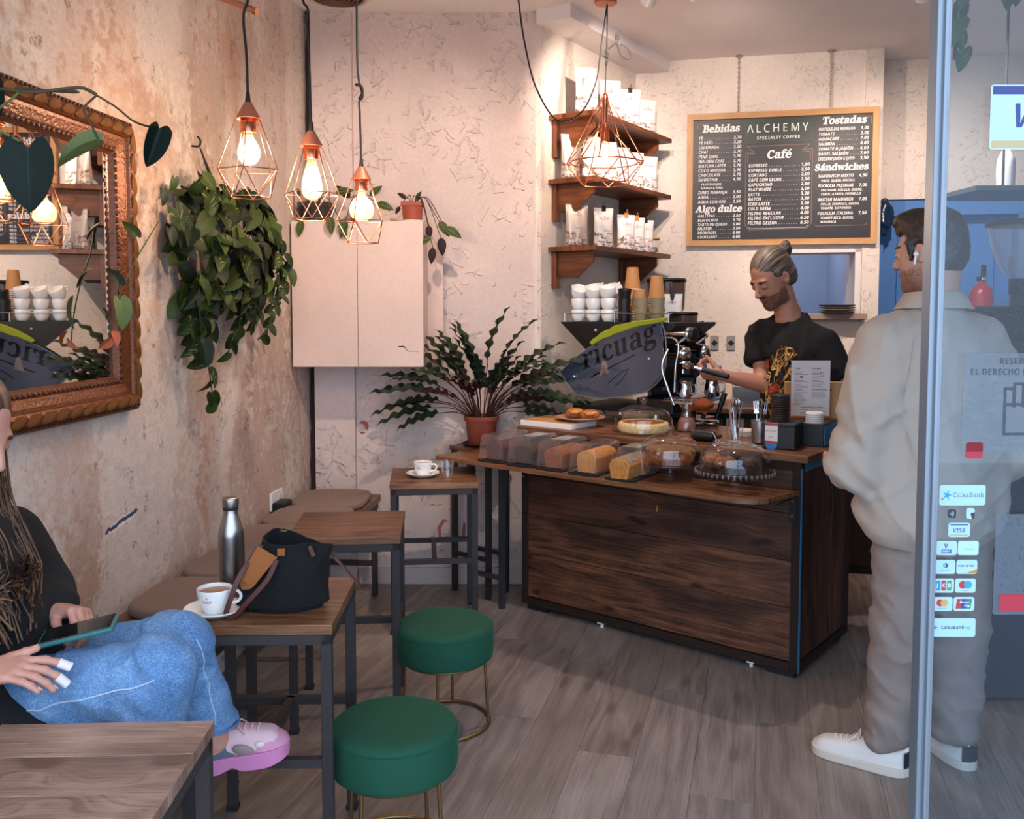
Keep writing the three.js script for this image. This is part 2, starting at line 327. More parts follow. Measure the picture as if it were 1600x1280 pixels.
// pilaster and open joint in the corner behind the bench
structure('trim_2', [muv(box(0.21, 3, 0.05, -0.93, 1.5, -4.706))], M.stuccoMid);
structure('trim_3', (() => { const g = new THREE.BoxGeometry(0.025, 3, 0.03, 1, 60, 1), p = g.attributes.position; for (let i = 0; i < p.count; i++) p.setX(i, p.getX(i) * (0.5 + 1.2 * vnoise(p.getY(i) * 14, 2))); return g.translate(-1.051, 1.5, -4.716); })(), mat(0x2b1d18, 0.95));
{ // chips in the paint of the middle wall, where an older red coat shows
  const wm = scene.getObjectByName('wall_middle'), chip = (x, y, pts, c) => mesh('paint_chip', extrude(pts, 0.0012).translate(x, y, -4.7298), mat(c, 0.9), wm);
  chip(-0.815, 0.835, [[0, 0.03], [0.02, 0.045], [0.045, 0.04], [0.055, 0.015], [0.045, -0.012], [0.035, 0.01], [0.028, 0.026]], 0xa8604a); chip(-0.81, 0.815, [[0, 0], [0.018, 0.006], [0.03, 0.0], [0.012, -0.006]], 0x8d4a38);
  chip(-0.39, 0.22, [[0, 0], [0.012, 0.02], [0.01, 0.08], [0.03, 0.115], [0.06, 0.12], [0.02, 0.13], [-0.008, 0.09]], 0xa86a58); chip(-0.27, 0.24, [[0, 0], [0.02, 0.01], [0.024, 0.08], [0.012, 0.1], [0.004, 0.06]], 0xa86a58);
}
structure('baseboard_middle', muv(box(0.98, 0.09, 0.015, -0.33, 0.045, -4.722, 0.003)), M.trim);
structure('floor', box(5.6, 0.1, 5.2, 1.1, -0.055, -3.5), M.grout);
// laminate planks
{
  const a = 15.6 * Math.PI / 180, D = V(Math.sin(a), 0, -Math.cos(a)), R = V(Math.cos(a), 0, Math.sin(a));
  const floor = scene.getObjectByName('floor'), pl = [];
  const clip = (poly, n, c) => { const out = []; for (let i = 0; i < poly.length; i++) { const p = poly[i], q = poly[(i + 1) % poly.length], dp = p[0] * n[0] + p[1] * n[1] - c, dq = q[0] * n[0] + q[1] * n[1] - c; if (dp <= 0) out.push(p); if (dp * dq < 0) { const t = dp / (dp - dq); out.push([p[0] + (q[0] - p[0]) * t, p[1] + (q[1] - p[1]) * t]); } } return out; };
  const W = 0.19, LL = 1.28;
  for (let i = -12; i < 26; i++) {
    const sh = (i * 0.43 % 1) * LL;
    for (let j = -1; j < 7; j++) {
      const r0 = i * W, d0 = j * LL + sh - 0.6; let poly = [[r0 + 0.0005, d0 + 0.0005], [r0 + W - 0.0005, d0 + 0.0005], [r0 + W - 0.0005, d0 + LL - 0.0005], [r0 + 0.0005, d0 + LL - 0.0005]].map(([r, d]) => [R.x * r + D.x * d, R.z * r + D.z * d]);
      poly = clip(poly, [0, 1], -1.0); if (poly.length) poly = clip(poly, [-1, -0.0933], 1.065 + 4.75 * 0.0933); if (poly.length) poly = clip(poly, [1, 0], 3.6); if (poly.length) poly = clip(poly, [0.217, -1], 5.664 + 0.217 * 0.834);
      if (poly.length < 3) continue;
      let area = 0; poly.forEach((p, k) => { const q = poly[(k + 1) % poly.length]; area += p[0] * q[1] - q[0] * p[1]; }); if (Math.abs(area) < 0.004) continue;
      if (poly.every(([x, z]) => z < -4.75 && x < 0.15)) continue;
      const g = extrude(poly.map(([x, z]) => [x, -z]), 0.006).rotateX(-Math.PI / 2).translate(0, -0.006, 0);
      const p = g.attributes.position, uv = new Float32Array(p.count * 2), ou = rr(0, 4), ov = rr(0, 4);
      for (let k = 0; k < p.count; k++) { uv[2 * k] = p.getX(k) * D.x + p.getZ(k) * D.z + ou; uv[2 * k + 1] = p.getX(k) * R.x + p.getZ(k) * R.z + ov; }
      g.setAttribute('uv', new THREE.BufferAttribute(uv, 2));
      mesh('plank', g, rnd() < 0.5 ? M.floor : M.floor2, floor);
    }
  }
}
// ---------- bench, tables, stools, counter ----------
{
  const b = thing('bench', 'long brown wooden bench on black steel legs along the left wall', 'bench', [LW(-2.9) + 0.215, 0, -2.9]);
  b.rotation.y = -Math.atan(0.0933);
  const L = 3.4, z0 = -L / 2;
  for (let i = 0; i < 3; i++) mesh('seat_board', wbox(0.125, 0.035, L, -0.13 + i * 0.128, 0.5, 0, 0.003, 'z'), M.table, b);
  mesh('frame', [box(0.03, 0.03, L - 0.04, 0.165, 0.466, 0), box(0.03, 0.03, L - 0.04, -0.165, 0.466, 0)], M.steel, b);
  for (let k = 0; k < 5; k++) {
    const z = -L / 2 + 0.05 + k * (L - 0.1) / 4;
    for (const s of [-1, 1]) mesh('leg', box(0.028, 0.452, 0.028, s * 0.165, 0.226, z, 0.003), M.steel, b);
    mesh('stretcher', box(0.3, 0.025, 0.025, 0, 0.17, z), M.steel, b);
  }
  // seat cushions, a row of five from the far end towards the phone user
  const cs = [[-4.36, 0.0, 0.08], [-3.99, 0.005, -0.06], [-3.62, -0.01, 0.03], [-3.25, 0, -0.04], [-2.87, 0.0, 0.05]];
  const where = ['farthest, at the end wall', 'second from the end wall', 'third from the end wall', 'fourth from the end wall', 'nearest, beside the jeans'];
  const shape = new THREE.Shape(); { const a = 0.163, r = 0.085; shape.moveTo(-a + r, -a); shape.lineTo(a - r, -a); shape.quadraticCurveTo(a, -a, a, -a + r); shape.lineTo(a, a - r); shape.quadraticCurveTo(a, a, a - r, a); shape.lineTo(-a + r, a); shape.quadraticCurveTo(-a, a, -a, a - r); shape.lineTo(-a, -a + r); shape.quadraticCurveTo(-a, -a, -a + r, -a); }
  const cg = muv(new THREE.ExtrudeGeometry(shape, { depth: 0.004, bevelEnabled: true, bevelSize: 0.016, bevelThickness: 0.016, bevelSegments: 4, curveSegments: 8 }).rotateX(-Math.PI / 2).translate(0, 0.0165, 0));
  cs.forEach(([z, dx, t], i) => { const o = mesh('seat_cushion', cg, M.linen); o.position.set(LW(z) + 0.215 + dx, 0.5175, z); o.rotation.y = -Math.atan(0.0933) + t; tag(o, 'brown linen seat cushion on the bench, ' + where[i], 'cushion', 'cushions on the bench'); });
}
function makeTable(label, x, z, turn, w, d, wood, hDir = 0, parts) {
  const t = thing('side_table', label, 'table', [x, 0, z], turn, 'low wooden tables'), h = 0.69, s = 0.028;
  const n = 3; for (let i = 0; i < n; i++) mesh('top_board', wbox(w, 0.026, d / n - 0.0008, 0, h - 0.013, -d / 2 + (i + 0.5) * d / n, 0.0022, 'x'), wood, t);
  const X = w / 2 - s / 2 - 0.003, Z = d / 2 - s / 2 - 0.003, yt = h - 0.026 - s / 2;
  mesh('frame', [box(w - 0.006, s, s, 0, yt, Z, 0.003), box(w - 0.006, s, s, 0, yt, -Z, 0.003), box(s, s, d - 0.006, X, yt, 0, 0.003), box(s, s, d - 0.006, -X, yt, 0, 0.003)], M.steel, t);
  for (const sx of [-1, 1]) for (const sz of [-1, 1]) {
    const l = mesh('leg', box(s, yt, s, sx * X, yt / 2, sz * Z, 0.003), M.steel, t);
    mesh('foot', box(s + 0.006, 0.014, s + 0.006, sx * X, 0.007, sz * Z, 0.003), M.rubber, l); mesh('weld_collar', box(s + 0.004, 0.008, s + 0.004, sx * X, 0.075, sz * Z, 0.003), M.steel, l);
  }
  const y = 0.33;
  if (hDir) mesh('stretcher', [box(s * 0.8, s * 0.8, 2 * Z, X, y, 0), box(s * 0.8, s * 0.8, 2 * Z, -X, y, 0), box(2 * X, s * 0.8, s * 0.8, 0, y, 0)], M.steel, t);
  else mesh('stretcher', [box(2 * X, s * 0.8, s * 0.8, 0, y, Z), box(2 * X, s * 0.8, s * 0.8, 0, y, -Z), box(s * 0.8, s * 0.8, 2 * Z, 0, y, 0)], M.steel, t);
  return t;
}
makeTable('pale knotty low table in the front left corner, before the legs in jeans', -0.762, -1.47, 0.04, 0.4, 0.39, M.pale);
makeTable('low wooden table carrying the black bag and the steel bottle', -0.645, -2.385, 0.02, 0.385, 0.4, M.table);
makeTable('empty low wooden table between the black bag and the far bench end', -0.595, -3.235, 0.08, 0.39, 0.4, M.table, 1);
makeTable('low wooden table by the end wall with a cup and a glass on it', -0.37, -4.19, 0.1, 0.4, 0.41, M.table);

function makeStool(label, x, z, turn) {
  const s = thing('velvet_stool', label, 'stool', [x, 0, z], turn, 'green velvet stools');
  mesh('seat', muv(lathe(smoothProfile([[0, 0.372], [0.1, 0.3715], [0.152, 0.368], [0.168, 0.358], [0.1725, 0.34], [0.1725, 0.26], [0.168, 0.247], [0.155, 0.243], [0, 0.243]], 40), 48).toNonIndexed()), M.velvet, s);
  mesh('piping', new THREE.TorusGeometry(0.1715, 0.0022, 6, 60).rotateX(Math.PI / 2).translate(0, 0.348, 0), M.velvet, s);
  mesh('top_ring', new THREE.TorusGeometry(0.148, 0.0055, 8, 48).rotateX(Math.PI / 2).translate(0, 0.238, 0), M.brass, s);
  for (let k = 0; k < 4; k++) { const a = k * Math.PI / 2 + 0.5; mesh('leg', rod([Math.cos(a) * 0.155, 0.01, Math.sin(a) * 0.155], [Math.cos(a) * 0.142, 0.24, Math.sin(a) * 0.142], 0.0055), M.brass, s); }
  mesh('base_ring', new THREE.TorusGeometry(0.157, 0.0065, 8, 56).rotateX(Math.PI / 2).translate(0, 0.0075, 0), M.brass, s);
  return s;
}
makeStool('green velvet round stool nearest the camera, with brass ring base', -0.318, -2.355, 0);
makeStool('green velvet round stool farther back, between the empty table and the counter', -0.238, -3.12, 0.4);

// counter: local x along its front, z towards the customers, origin at the front left floor corner
const CO = [0.047, 0, -4.329], CT = -0.674;
const CU = V(Math.cos(CT), 0, -Math.sin(CT)), CVv = V(Math.sin(CT), 0, Math.cos(CT));
const onC = (u, v, y = 0.905) => [CO[0] + CU.x * u - CVv.x * v, y, CO[2] + CU.z * u - CVv.z * v];   // v: depth behind the front face
const cthing = (name, label, cat, u, v, y = 0.905, turn = 0, group) => thing(name, label, cat, onC(u, v, y), CT + turn, group);
{
  const c = thing('coffee_counter', 'dark stained wooden bar counter with rusty steel frame', 'counter', CO, CT), L = 1.385, D = 0.6, H = 0.875, s = 0.036;
  const rows = [[0.07, 0.285], [0.287, 0.475], [0.477, 0.665], [0.667, 0.84]];
  for (const [y0, y1] of rows) mesh('front_board', wbox(L - 0.06, y1 - y0, 0.02, L / 2, (y0 + y1) / 2, -0.018, 0.0015, 'x'), y0 < 0.1 || (y0 > 0.28 && y0 < 0.3) ? M.counter2 : M.counter, c);
  for (let k = 0; k < 3; k++) mesh('side_board', wbox(0.02, 0.775, 0.176, L - 0.018, 0.457, -0.12 - k * 0.178, 0.0015, 'y'), M.counter, c);
  for (let k = 0; k < 3; k++) mesh('side_board', wbox(0.02, 0.775, 0.176, 0.018, 0.457, -0.12 - k * 0.178, 0.0015, 'y'), M.counter, c);
  mesh('back_panel', box(L - 0.08, 0.78, 0.018, L / 2, 0.46, -D + 0.03), M.counter, c);
  for (const x of [s / 2, L - s / 2]) for (const z of [-s / 2, -D + s / 2]) mesh('post', box(s, H - 0.03, s, x, 0.03 + (H - 0.03) / 2, z, 0.003), M.rust, c);
  mesh('bottom_rail', [box(L - 2 * s, s, s, L / 2, 0.03 + s / 2, -s / 2, 0.003), box(s, s, D - 2 * s, L - s / 2, 0.03 + s / 2, -D / 2, 0.003), box(s, s, D - 2 * s, s / 2, 0.03 + s / 2, -D / 2, 0.003)], M.rust, c);
  mesh('top_rail', [box(L - 2 * s, s, s, L / 2, H - s / 2, -s / 2, 0.003), box(s, s, D - 2 * s, L - s / 2, H - s / 2, -D / 2, 0.003)], M.rust, c);
  for (const [x, z] of [[0.08, -0.05], [L - 0.08, -0.05], [L - 0.08, -D + 0.06], [0.08, -D + 0.06]]) mesh('foot', box(0.12, 0.03, 0.06, x, 0.015, z, 0.004), M.rubber, c);
  for (const [x, w] of [[0.45, 0.035], [1.18, 0.03]]) mesh('levelling_foot', [box(w, 0.012, 0.03, x, 0.024, -0.03), rod([x, 0, -0.03], [x, 0.03, -0.03], 0.008)], M.white, c);
  for (let i = 0; i < 4; i++) mesh('top_board', wbox(L + 0.05, 0.03, 0.155, L / 2 + 0.005, 0.89, -0.065 - i * 0.156, 0.003, 'x'), M.countertop, c);
  // blue masking strip along the top of the side
  mesh('blue_strip', [box(0.004, 0.035, D - 0.08, L + 0.002, 0.852, -D / 2), box(0.004, 0.82, 0.012, L + 0.002, 0.44, -0.006)], mat(0x2f7fae, 0.5, { bumpMap: speck, bumpScale: 0.002 }), c, 'blue painted metal edging');
  for (const x of [0.02, L - 0.03]) {
    const b = mesh('shelf_bracket', [box(0.03, 0.11, 0.006, x, 0.69, 0.003), box(0.03, 0.006, 0.22, x, 0.742, 0.11)], M.black, c);
    for (const y of [0.72, 0.66]) mesh('bolt', rod([x, y, 0.005], [x, y, 0.011], 0.006), M.chrome, b);
  }
  mesh('wood_chip', extrude([[0, 0], [0.007, 0.004], [0.009, 0.026], [0.004, 0.034]], 0.001).translate(0.74, 0.585, -0.008), mat(0xb5762f, 0.6), c);
}
// display shelf in front of the counter, one board with rounded right end, and the stand that carries its left end
{
  const sh = cthing('display_shelf', 'brown wooden display shelf along the counter front, carrying cakes', 'shelf', 0, 0, 0);
  const s = new THREE.Shape(); s.moveTo(-0.3, 0.29); s.lineTo(1.24, 0.29); s.quadraticCurveTo(1.31, 0.285, 1.345, 0.22); s.lineTo(1.38, 0.005); s.lineTo(-0.3, 0.005); s.closePath();
  mesh('shelf_board', muv(new THREE.ExtrudeGeometry(s, { depth: 0.018, bevelEnabled: true, bevelSize: 0.001, bevelThickness: 0.001, bevelSegments: 1 }).rotateX(Math.PI / 2).scale(1, 1, 1).translate(0, 0.764, 0), 'x', [0.4, 0.1]), M.countertop, sh);
  mesh('leg', box(0.025, 0.745, 0.025, -0.075, 0.3725, 0.06), M.steel, sh);
  mesh('leg', box(0.025, 0.745, 0.025, -0.28, 0.3725, 0.06), M.steel, sh);
  mesh('stretcher', box(0.2, 0.02, 0.02, -0.18, 0.15, 0.06), M.steel, sh);
  const st = cthing('plant_stand', 'black steel stand with a wooden top beside the counter, under the potted plant', 'stand', -0.335, 0.08, 0);
  mesh('stand_top', wbox(0.27, 0.022, 0.18, 0, 0.754, 0, 0.003, 'x'), M.table, st);
  for (const sx of [-1, 1]) for (const sz of [-1, 1]) mesh('leg', box(0.025, 0.742, 0.025, sx * 0.115, 0.371, sz * 0.07), M.steel, st);
  mesh('stretcher', [box(0.22, 0.02, 0.02, 0, 0.2, 0.07), box(0.22, 0.02, 0.02, 0, 0.2, -0.07)], M.steel, st);
}
// ---------- plants ----------
// a leaf: petiole joint at the origin, tip towards +y, upper face towards +z
function leafGeo(L, W, o = {}) {
  const { heart = 0, fold = 0.25, curl = 0.3, wave = 0, waves = 8, nx = 6, ny = 10, shape = (t) => Math.pow(Math.sin(Math.PI * Math.pow(t, 0.75)), 0.8) } = o;
  const P = [], UV = [], I = [];
  for (let j = 0; j <= ny; j++) for (let i = 0; i <= nx; i++) {
    const t = j / ny, s = i / nx * 2 - 1, as = Math.abs(s);
    const f = heart ? Math.pow(1 - Math.pow(t, 1.7), 0.85) * (0.8 + 0.55 * t) : shape(Math.min(Math.max(t, 0.001), 0.999));
    let x = s * W / 2 * f, y = t * L - (heart ? heart * L * Math.sin(Math.PI * Math.min(as, 1)) * (1 - t) * (1 - t) : 0), z = fold * Math.abs(x) - curl * L * t * t;
    if (wave) z += wave * W * as * Math.sin(t * Math.PI * waves + (s > 0 ? 1 : 0)), x *= 1 + 0.1 * Math.sin(t * Math.PI * waves * 1.0);
    P.push(x, y, z); UV.push(i / nx, t);
  }
  for (let j = 0; j < ny; j++) for (let i = 0; i < nx; i++) { const a = j * (nx + 1) + i, b = a + 1, c = a + nx + 1, d = c + 1; I.push(a, b, d, a, d, c); }
  const g = new THREE.BufferGeometry(); g.setAttribute('position', new THREE.Float32BufferAttribute(P, 3)); g.setAttribute('uv', new THREE.Float32BufferAttribute(UV, 2)); g.setIndex(I); g.computeVertexNormals(); return g;
}
function putLeaf(geo, m, parent, pos, dir, normal, s = 1, name = 'leaf') {
  const o = mesh(name, geo, m, parent), y = dir.clone().normalize(), z = normal.clone().sub(y.clone().multiplyScalar(normal.dot(y))).normalize(), x = y.clone().cross(z);
  o.matrix.makeBasis(x, y, z).setPosition(pos); o.matrix.decompose(o.position, o.quaternion, o.scale); o.scale.setScalar(s); return o;
}
const leafTex = (base, vein, vary, seedv, cream = 0) => canvasTex(128, 256, (c, w, h) => {
  const s0 = seed; seed = seedv; c.fillStyle = base; c.fillRect(0, 0, w, h);
  for (let i = 0; i < 40; i++) { c.fillStyle = vary; c.globalAlpha = rr(0.05, 0.25); c.beginPath(); c.ellipse(rr(0, w), rr(0, h), rr(6, 26), rr(4, 12), rr(0, 3), 0, 7); c.fill(); }
  for (let i = 0; i < cream; i++) { c.globalAlpha = rr(0.35, 0.85); c.strokeStyle = '#b5a45a'; c.lineWidth = rr(2, 8); const y = rr(10, h), sx = rnd() < 0.5 ? -1 : 1, x0 = w / 2 + sx * rr(2, 25); c.beginPath(); c.moveTo(x0, y); c.quadraticCurveTo(x0 + sx * 20, y + 12, x0 + sx * rr(25, 50), y + rr(25, 60)); c.stroke(); }
  c.globalAlpha = 0.7; c.strokeStyle = vein; c.lineWidth = 3; c.beginPath(); c.moveTo(w / 2, 0); c.lineTo(w / 2, h); c.stroke(); c.lineWidth = 1.2; c.globalAlpha = 0.4;
  for (let y = 10; y < h; y += 26) for (const s of [-1, 1]) { c.beginPath(); c.moveTo(w / 2, y); c.quadraticCurveTo(w / 2 + s * 30, y + 10, w / 2 + s * 62, y + 40); c.stroke(); }
  c.globalAlpha = 1; seed = s0;
});
const leafM = (t, r = 0.52) => mat(0xffffff, r, { map: t, side: THREE.DoubleSide, specularIntensity: 0.45 });
const PL = {
  dark: leafM(leafTex('#131d0e', '#2a3a1c', '#1c2a10', 1)), mid: leafM(leafTex('#26320f', '#44522a', '#313f17', 2)), vari: leafM(leafTex('#222f12', '#4c5a28', '#303f18', 3, 9)), light: leafM(leafTex('#36451a', '#566430', '#455422', 4)),
  yellow: leafM(leafTex('#b07a1e', '#c8922e', '#a06a18', 5)), deep: leafM(leafTex('#0d1a14', '#24382a', '#15251c', 6), 0.62), pale: leafM(leafTex('#63703f', '#7f8a58', '#56643a', 7), 0.6),
  cal: leafM(leafTex('#23301f', '#55603f', '#2e3d27', 8), 0.5), calUnder: leafM(leafTex('#2a1013', '#4a2023', '#351518', 9), 0.55),
  pray: leafM(canvasTex(128, 256, (c, w, h) => { c.fillStyle = '#4d5c2a'; c.fillRect(0, 0, w, h); c.fillStyle = '#1f2a12'; for (let y = 16; y < h; y += 34) for (const s of [-1, 1]) { c.beginPath(); c.ellipse(w / 2 + s * 26, y, 20, 9, s * 0.5, 0, 7); c.fill(); } c.strokeStyle = '#8a3a30'; c.lineWidth = 4; c.beginPath(); c.moveTo(w / 2, 0); c.lineTo(w / 2, h); c.stroke(); })),
  stem: mat(0x3b4a22, 0.6), brownStem: mat(0x4d3f27, 0.7), redStem: mat(0x4a241c, 0.6),
};
const heartA = leafGeo(0.085, 0.07, { heart: 0.2, fold: 0.35, curl: 0.35 }), heartB = leafGeo(0.085, 0.062, { heart: 0.16, fold: 0.6, curl: 0.15 }), heartC = leafGeo(0.085, 0.075, { heart: 0.22, fold: 0.12, curl: 0.55 });
const hearts = [heartA, heartB, heartC];
function vine(parent, pts, r, leafEvery, size, mats, out = V(1, 0, 0.6), m = PL.stem) {
  const c = new THREE.CatmullRomCurve3(pts.map((p) => V(...p))), L = c.getLength();
  mesh('stem', new THREE.TubeGeometry(c, Math.max(8, Math.round(L * 40)), r, 5), m, parent);
  const n = Math.max(1, Math.round(L / leafEvery));
  for (let k = 1; k <= n; k++) {
    const p = c.getPointAt(Math.min(1, k / n)), side = k % 2 ? 1 : -1;
    const nrm = out.clone().add(V(rr(-0.6, 0.6), rr(-0.1, 0.6), rr(-0.6, 0.6))).normalize(), d = V(side * rr(0.1, 0.7), -rr(0.5, 1), side * rr(-0.6, 0.2) + rr(-0.2, 0.2));
    putLeaf(hearts[Math.floor(rnd() * 3)], mats[Math.floor(rnd() * mats.length)], parent, p, d, nrm, size * rr(0.75, 1.2));
  }
}
// pothos hung on the left wall, spread along it
{
  const c = [-1.045, 1.66, -3.5], wl = (z) => LW(-3.5 + z) + 1.045;
  const p = thing('hanging_pothos', 'bushy trailing pothos plant hung on the left wall below the copper lamps', 'plant', c);
  mesh('pot', lathe([[0.07, -0.07], [0.095, 0.06], [0.1, 0.065], [0.092, 0.07], [0.06, 0.04], [0, 0.04]], 20), M.darkpot, p);
  mesh('hanger', [tube([[-0.152, 0.42, 0.12], [-0.12, 0.42, 0.12], [-0.115, 0.44, 0.12], [-0.125, 0.455, 0.12]], 0.004), ...[0, 1, 2].map((k) => tube([[-0.118, 0.415, 0.12], [-0.08, 0.27, 0.06], [Math.cos(k * 2.1) * 0.095, 0.06, Math.sin(k * 2.1) * 0.095]], 0.003))], M.rubber, p);
  const all = [PL.mid, PL.mid, PL.dark, PL.dark, PL.vari, PL.light];
  for (let i = 0; i < 280; i++) {                                     // the crown, leaf by leaf over a drooping dome
    const a = rr(-1.57, 1.57), e = rr(-1.1, 1.15), ce = Math.cos(e), R = rr(0.75, 1.05);
    const zz = Math.sin(a) * ce * 0.42 * R, pos = V(wl(zz) + 0.035 + Math.max(0, Math.cos(a)) * ce * 0.2 * R, 0.05 + Math.sin(e) * 0.27 * R, zz);
    if (pos.y < -0.12 && Math.abs(pos.z + 0.02) < 0.12 && rnd() < 0.6) continue;
    const n = V(Math.abs(Math.cos(a)) * ce + 0.35, Math.sin(e) * 0.6 + 0.35, Math.sin(a) * ce * 0.6 + 0.25).add(V(rr(-0.35, 0.35), rr(-0.2, 0.2), rr(-0.35, 0.35)));
    const d = V(rr(-0.3, 0.7), -0.5 + rr(-0.5, 0.45), Math.sin(a) * 0.6 + rr(-1, 1));
    putLeaf(hearts[i % 3], i === 77 ? PL.yellow : all[Math.floor(rnd() * 6)], p, pos, d, n, rr(0.7, 1.2));
  }
  const vm = [PL.vari, PL.mid, PL.dark, PL.light], w = (l) => l.map(([x, y, z]) => [wl(z - x * 1.35) + 0.06 + 0.25 * Math.abs(x), y, z - x * 1.35]);
  for (const [l, ev, s] of [[[[-0.1, -0.1, 0.02], [-0.14, -0.25, 0.06], [-0.155, -0.36, 0.04], [-0.13, -0.48, 0.03], [-0.1, -0.54, 0.04]], 0.05, 0.8], [[[-0.13, -0.1, 0.1], [-0.15, -0.22, 0.13], [-0.15, -0.32, 0.12]], 0.035, 1], [[[-0.2, -0.05, 0.05], [-0.22, -0.18, 0.05], [-0.2, -0.3, 0.04]], 0.035, 1], [[[-0.06, -0.12, 0.12], [-0.05, -0.22, 0.15], [-0.08, -0.3, 0.15]], 0.035, 1], [[[0.1, -0.08, 0.1], [0.13, -0.22, 0.1], [0.08, -0.32, 0.1], [0.06, -0.36, 0.09]], 0.04, 0.7], [[[0.15, -0.02, 0.08], [0.2, -0.14, 0.06], [0.16, -0.26, 0.05]], 0.03, 0.6], [[[0.17, 0.02, 0.02], [0.25, -0.1, 0.02], [0.24, -0.24, 0], [0.2, -0.3, 0]], 0.03, 0.62], [[[0.14, 0.1, -0.02], [0.28, 0.04, -0.02], [0.31, -0.08, -0.02], [0.28, -0.18, 0]], 0.03, 0.62], [[[0.1, 0.15, 0], [0.26, 0.16, 0.02], [0.34, 0.07, 0.02], [0.36, -0.02, 0]], 0.035, 0.7], [[[-0.05, 0.2, 0.05], [-0.14, 0.3, 0.03], [-0.2, 0.25, 0.05]], 0.06, 0.8]]) vine(p, w(l), 0.0026, ev, s, vm);
}
// heart-leaved climber before the mirror
{
  const p = thing('philodendron_vine', 'climbing heart-leaved vine trailing over the top of the gilt mirror', 'plant', [-1.1, 2.0, -2.05]);
  const w = (x, y, z) => V(x + 1.1, y - 2.0, z + 2.05);
  const big = leafGeo(0.13, 0.125, { heart: 0.22, fold: 0.22, curl: 0.2, nx: 10, ny: 14 }), narrow = leafGeo(0.13, 0.085, { heart: 0.12, fold: 1.1, curl: 0.1, nx: 8, ny: 12 });
  const S = (pts, r = 0.0035, m = PL.brownStem) => mesh('stem', tube(pts.map((q) => w(...q)), r, 30, 6), m, p);
  S([[-1.32, 1.98, -1.9], [-1.18, 1.965, -1.98], [-1.055, 1.952, -2.0], [-0.98, 1.965, -2.02], [-0.955, 1.968, -2.03], [-0.93, 1.955, -2.04]], 0.004);
  S([[-0.955, 1.968, -2.03], [-0.9, 1.935, -2.06], [-0.875, 1.91, -2.1], [-0.855, 1.905, -2.14], [-0.84, 1.905, -2.16]], 0.0026);
  S([[-0.93, 1.955, -2.04], [-0.95, 1.92, -2.02], [-0.925, 1.88, -2.0], [-0.905, 1.836, -2.0]], 0.0026);
  S([[-1.08, 1.955, -2.0], [-1.09, 1.93, -1.98], [-1.1, 1.905, -1.95], [-1.105, 1.87, -1.93], [-1.04, 1.83, -1.92]], 0.0028, PL.pale);
  S([[-1.09, 1.96, -2.0], [-1.0, 1.975, -2.1], [-1.0, 1.97, -2.05]], 0.003);
  putLeaf(big, PL.deep, p, w(-1.03, 1.815, -1.93), V(0.02, -1, 0.1), V(0.25, 0.1, 1), 1.0);
  putLeaf(big, PL.deep, p, w(-1.18, 1.975, -1.9), V(0.35, -1, 0.2), V(0.5, 0.15, 0.8), 1.15);
  putLeaf(big, PL.deep, p, w(-1.15, 1.985, -1.95), V(0.2, -1, 0.1), V(0.9, 0.1, 0.3), 1.1);
  putLeaf(narrow, PL.pale, p, w(-0.905, 1.835, -2.0), V(-1, -0.45, 0.2), V(0.2, 0.8, 0.5), 0.8);
  putLeaf(narrow, PL.deep, p, w(-0.838, 1.905, -2.16), V(-0.35, -1, 0.0), V(0.6, 0.2, 0.8), 0.75);
  // thin runner down the right side of the mirror
  S([[-1.12, 1.75, -2.86], [-1.15, 1.66, -2.8], [-1.17, 1.56, -2.72], [-1.185, 1.45, -2.66], [-1.19, 1.38, -2.64]], 0.0022, PL.stem);
  for (const [x, y, z, dx, dy, s, m] of [[-1.13, 1.86, -2.93, 0.2, -1, 0.6, PL.dark], [-1.1, 1.9, -2.95, -0.1, -1, 0.55, PL.mid], [-1.1, 1.73, -2.9, 0.4, -0.9, 0.65, PL.dark], [-1.16, 1.7, -2.78, -0.5, 0.9, 0.7, PL.mid], [-1.18, 1.55, -2.7, -0.4, 0.9, 0.7, PL.dark], [-1.17, 1.5, -2.68, 0.3, -1, 1.0, PL.pale]])
    putLeaf(heartA, m, p, w(x, y, z), V(dx, dy, 0.1), V(1, 0.1, 0.6), s);
  for (let k = 0; k < 2; k++) putLeaf(leafGeo(0.05, 0.03, { fold: 0.7 }), mat(0xb0562a, 0.6, { side: THREE.DoubleSide }), p, w(-1.18, 1.41 - k * 0.02, -2.64), V(k ? -0.6 : 0.5, -0.7, 0.2), V(1, 0.3, 0.5), 1, 'dry_leaf');
}
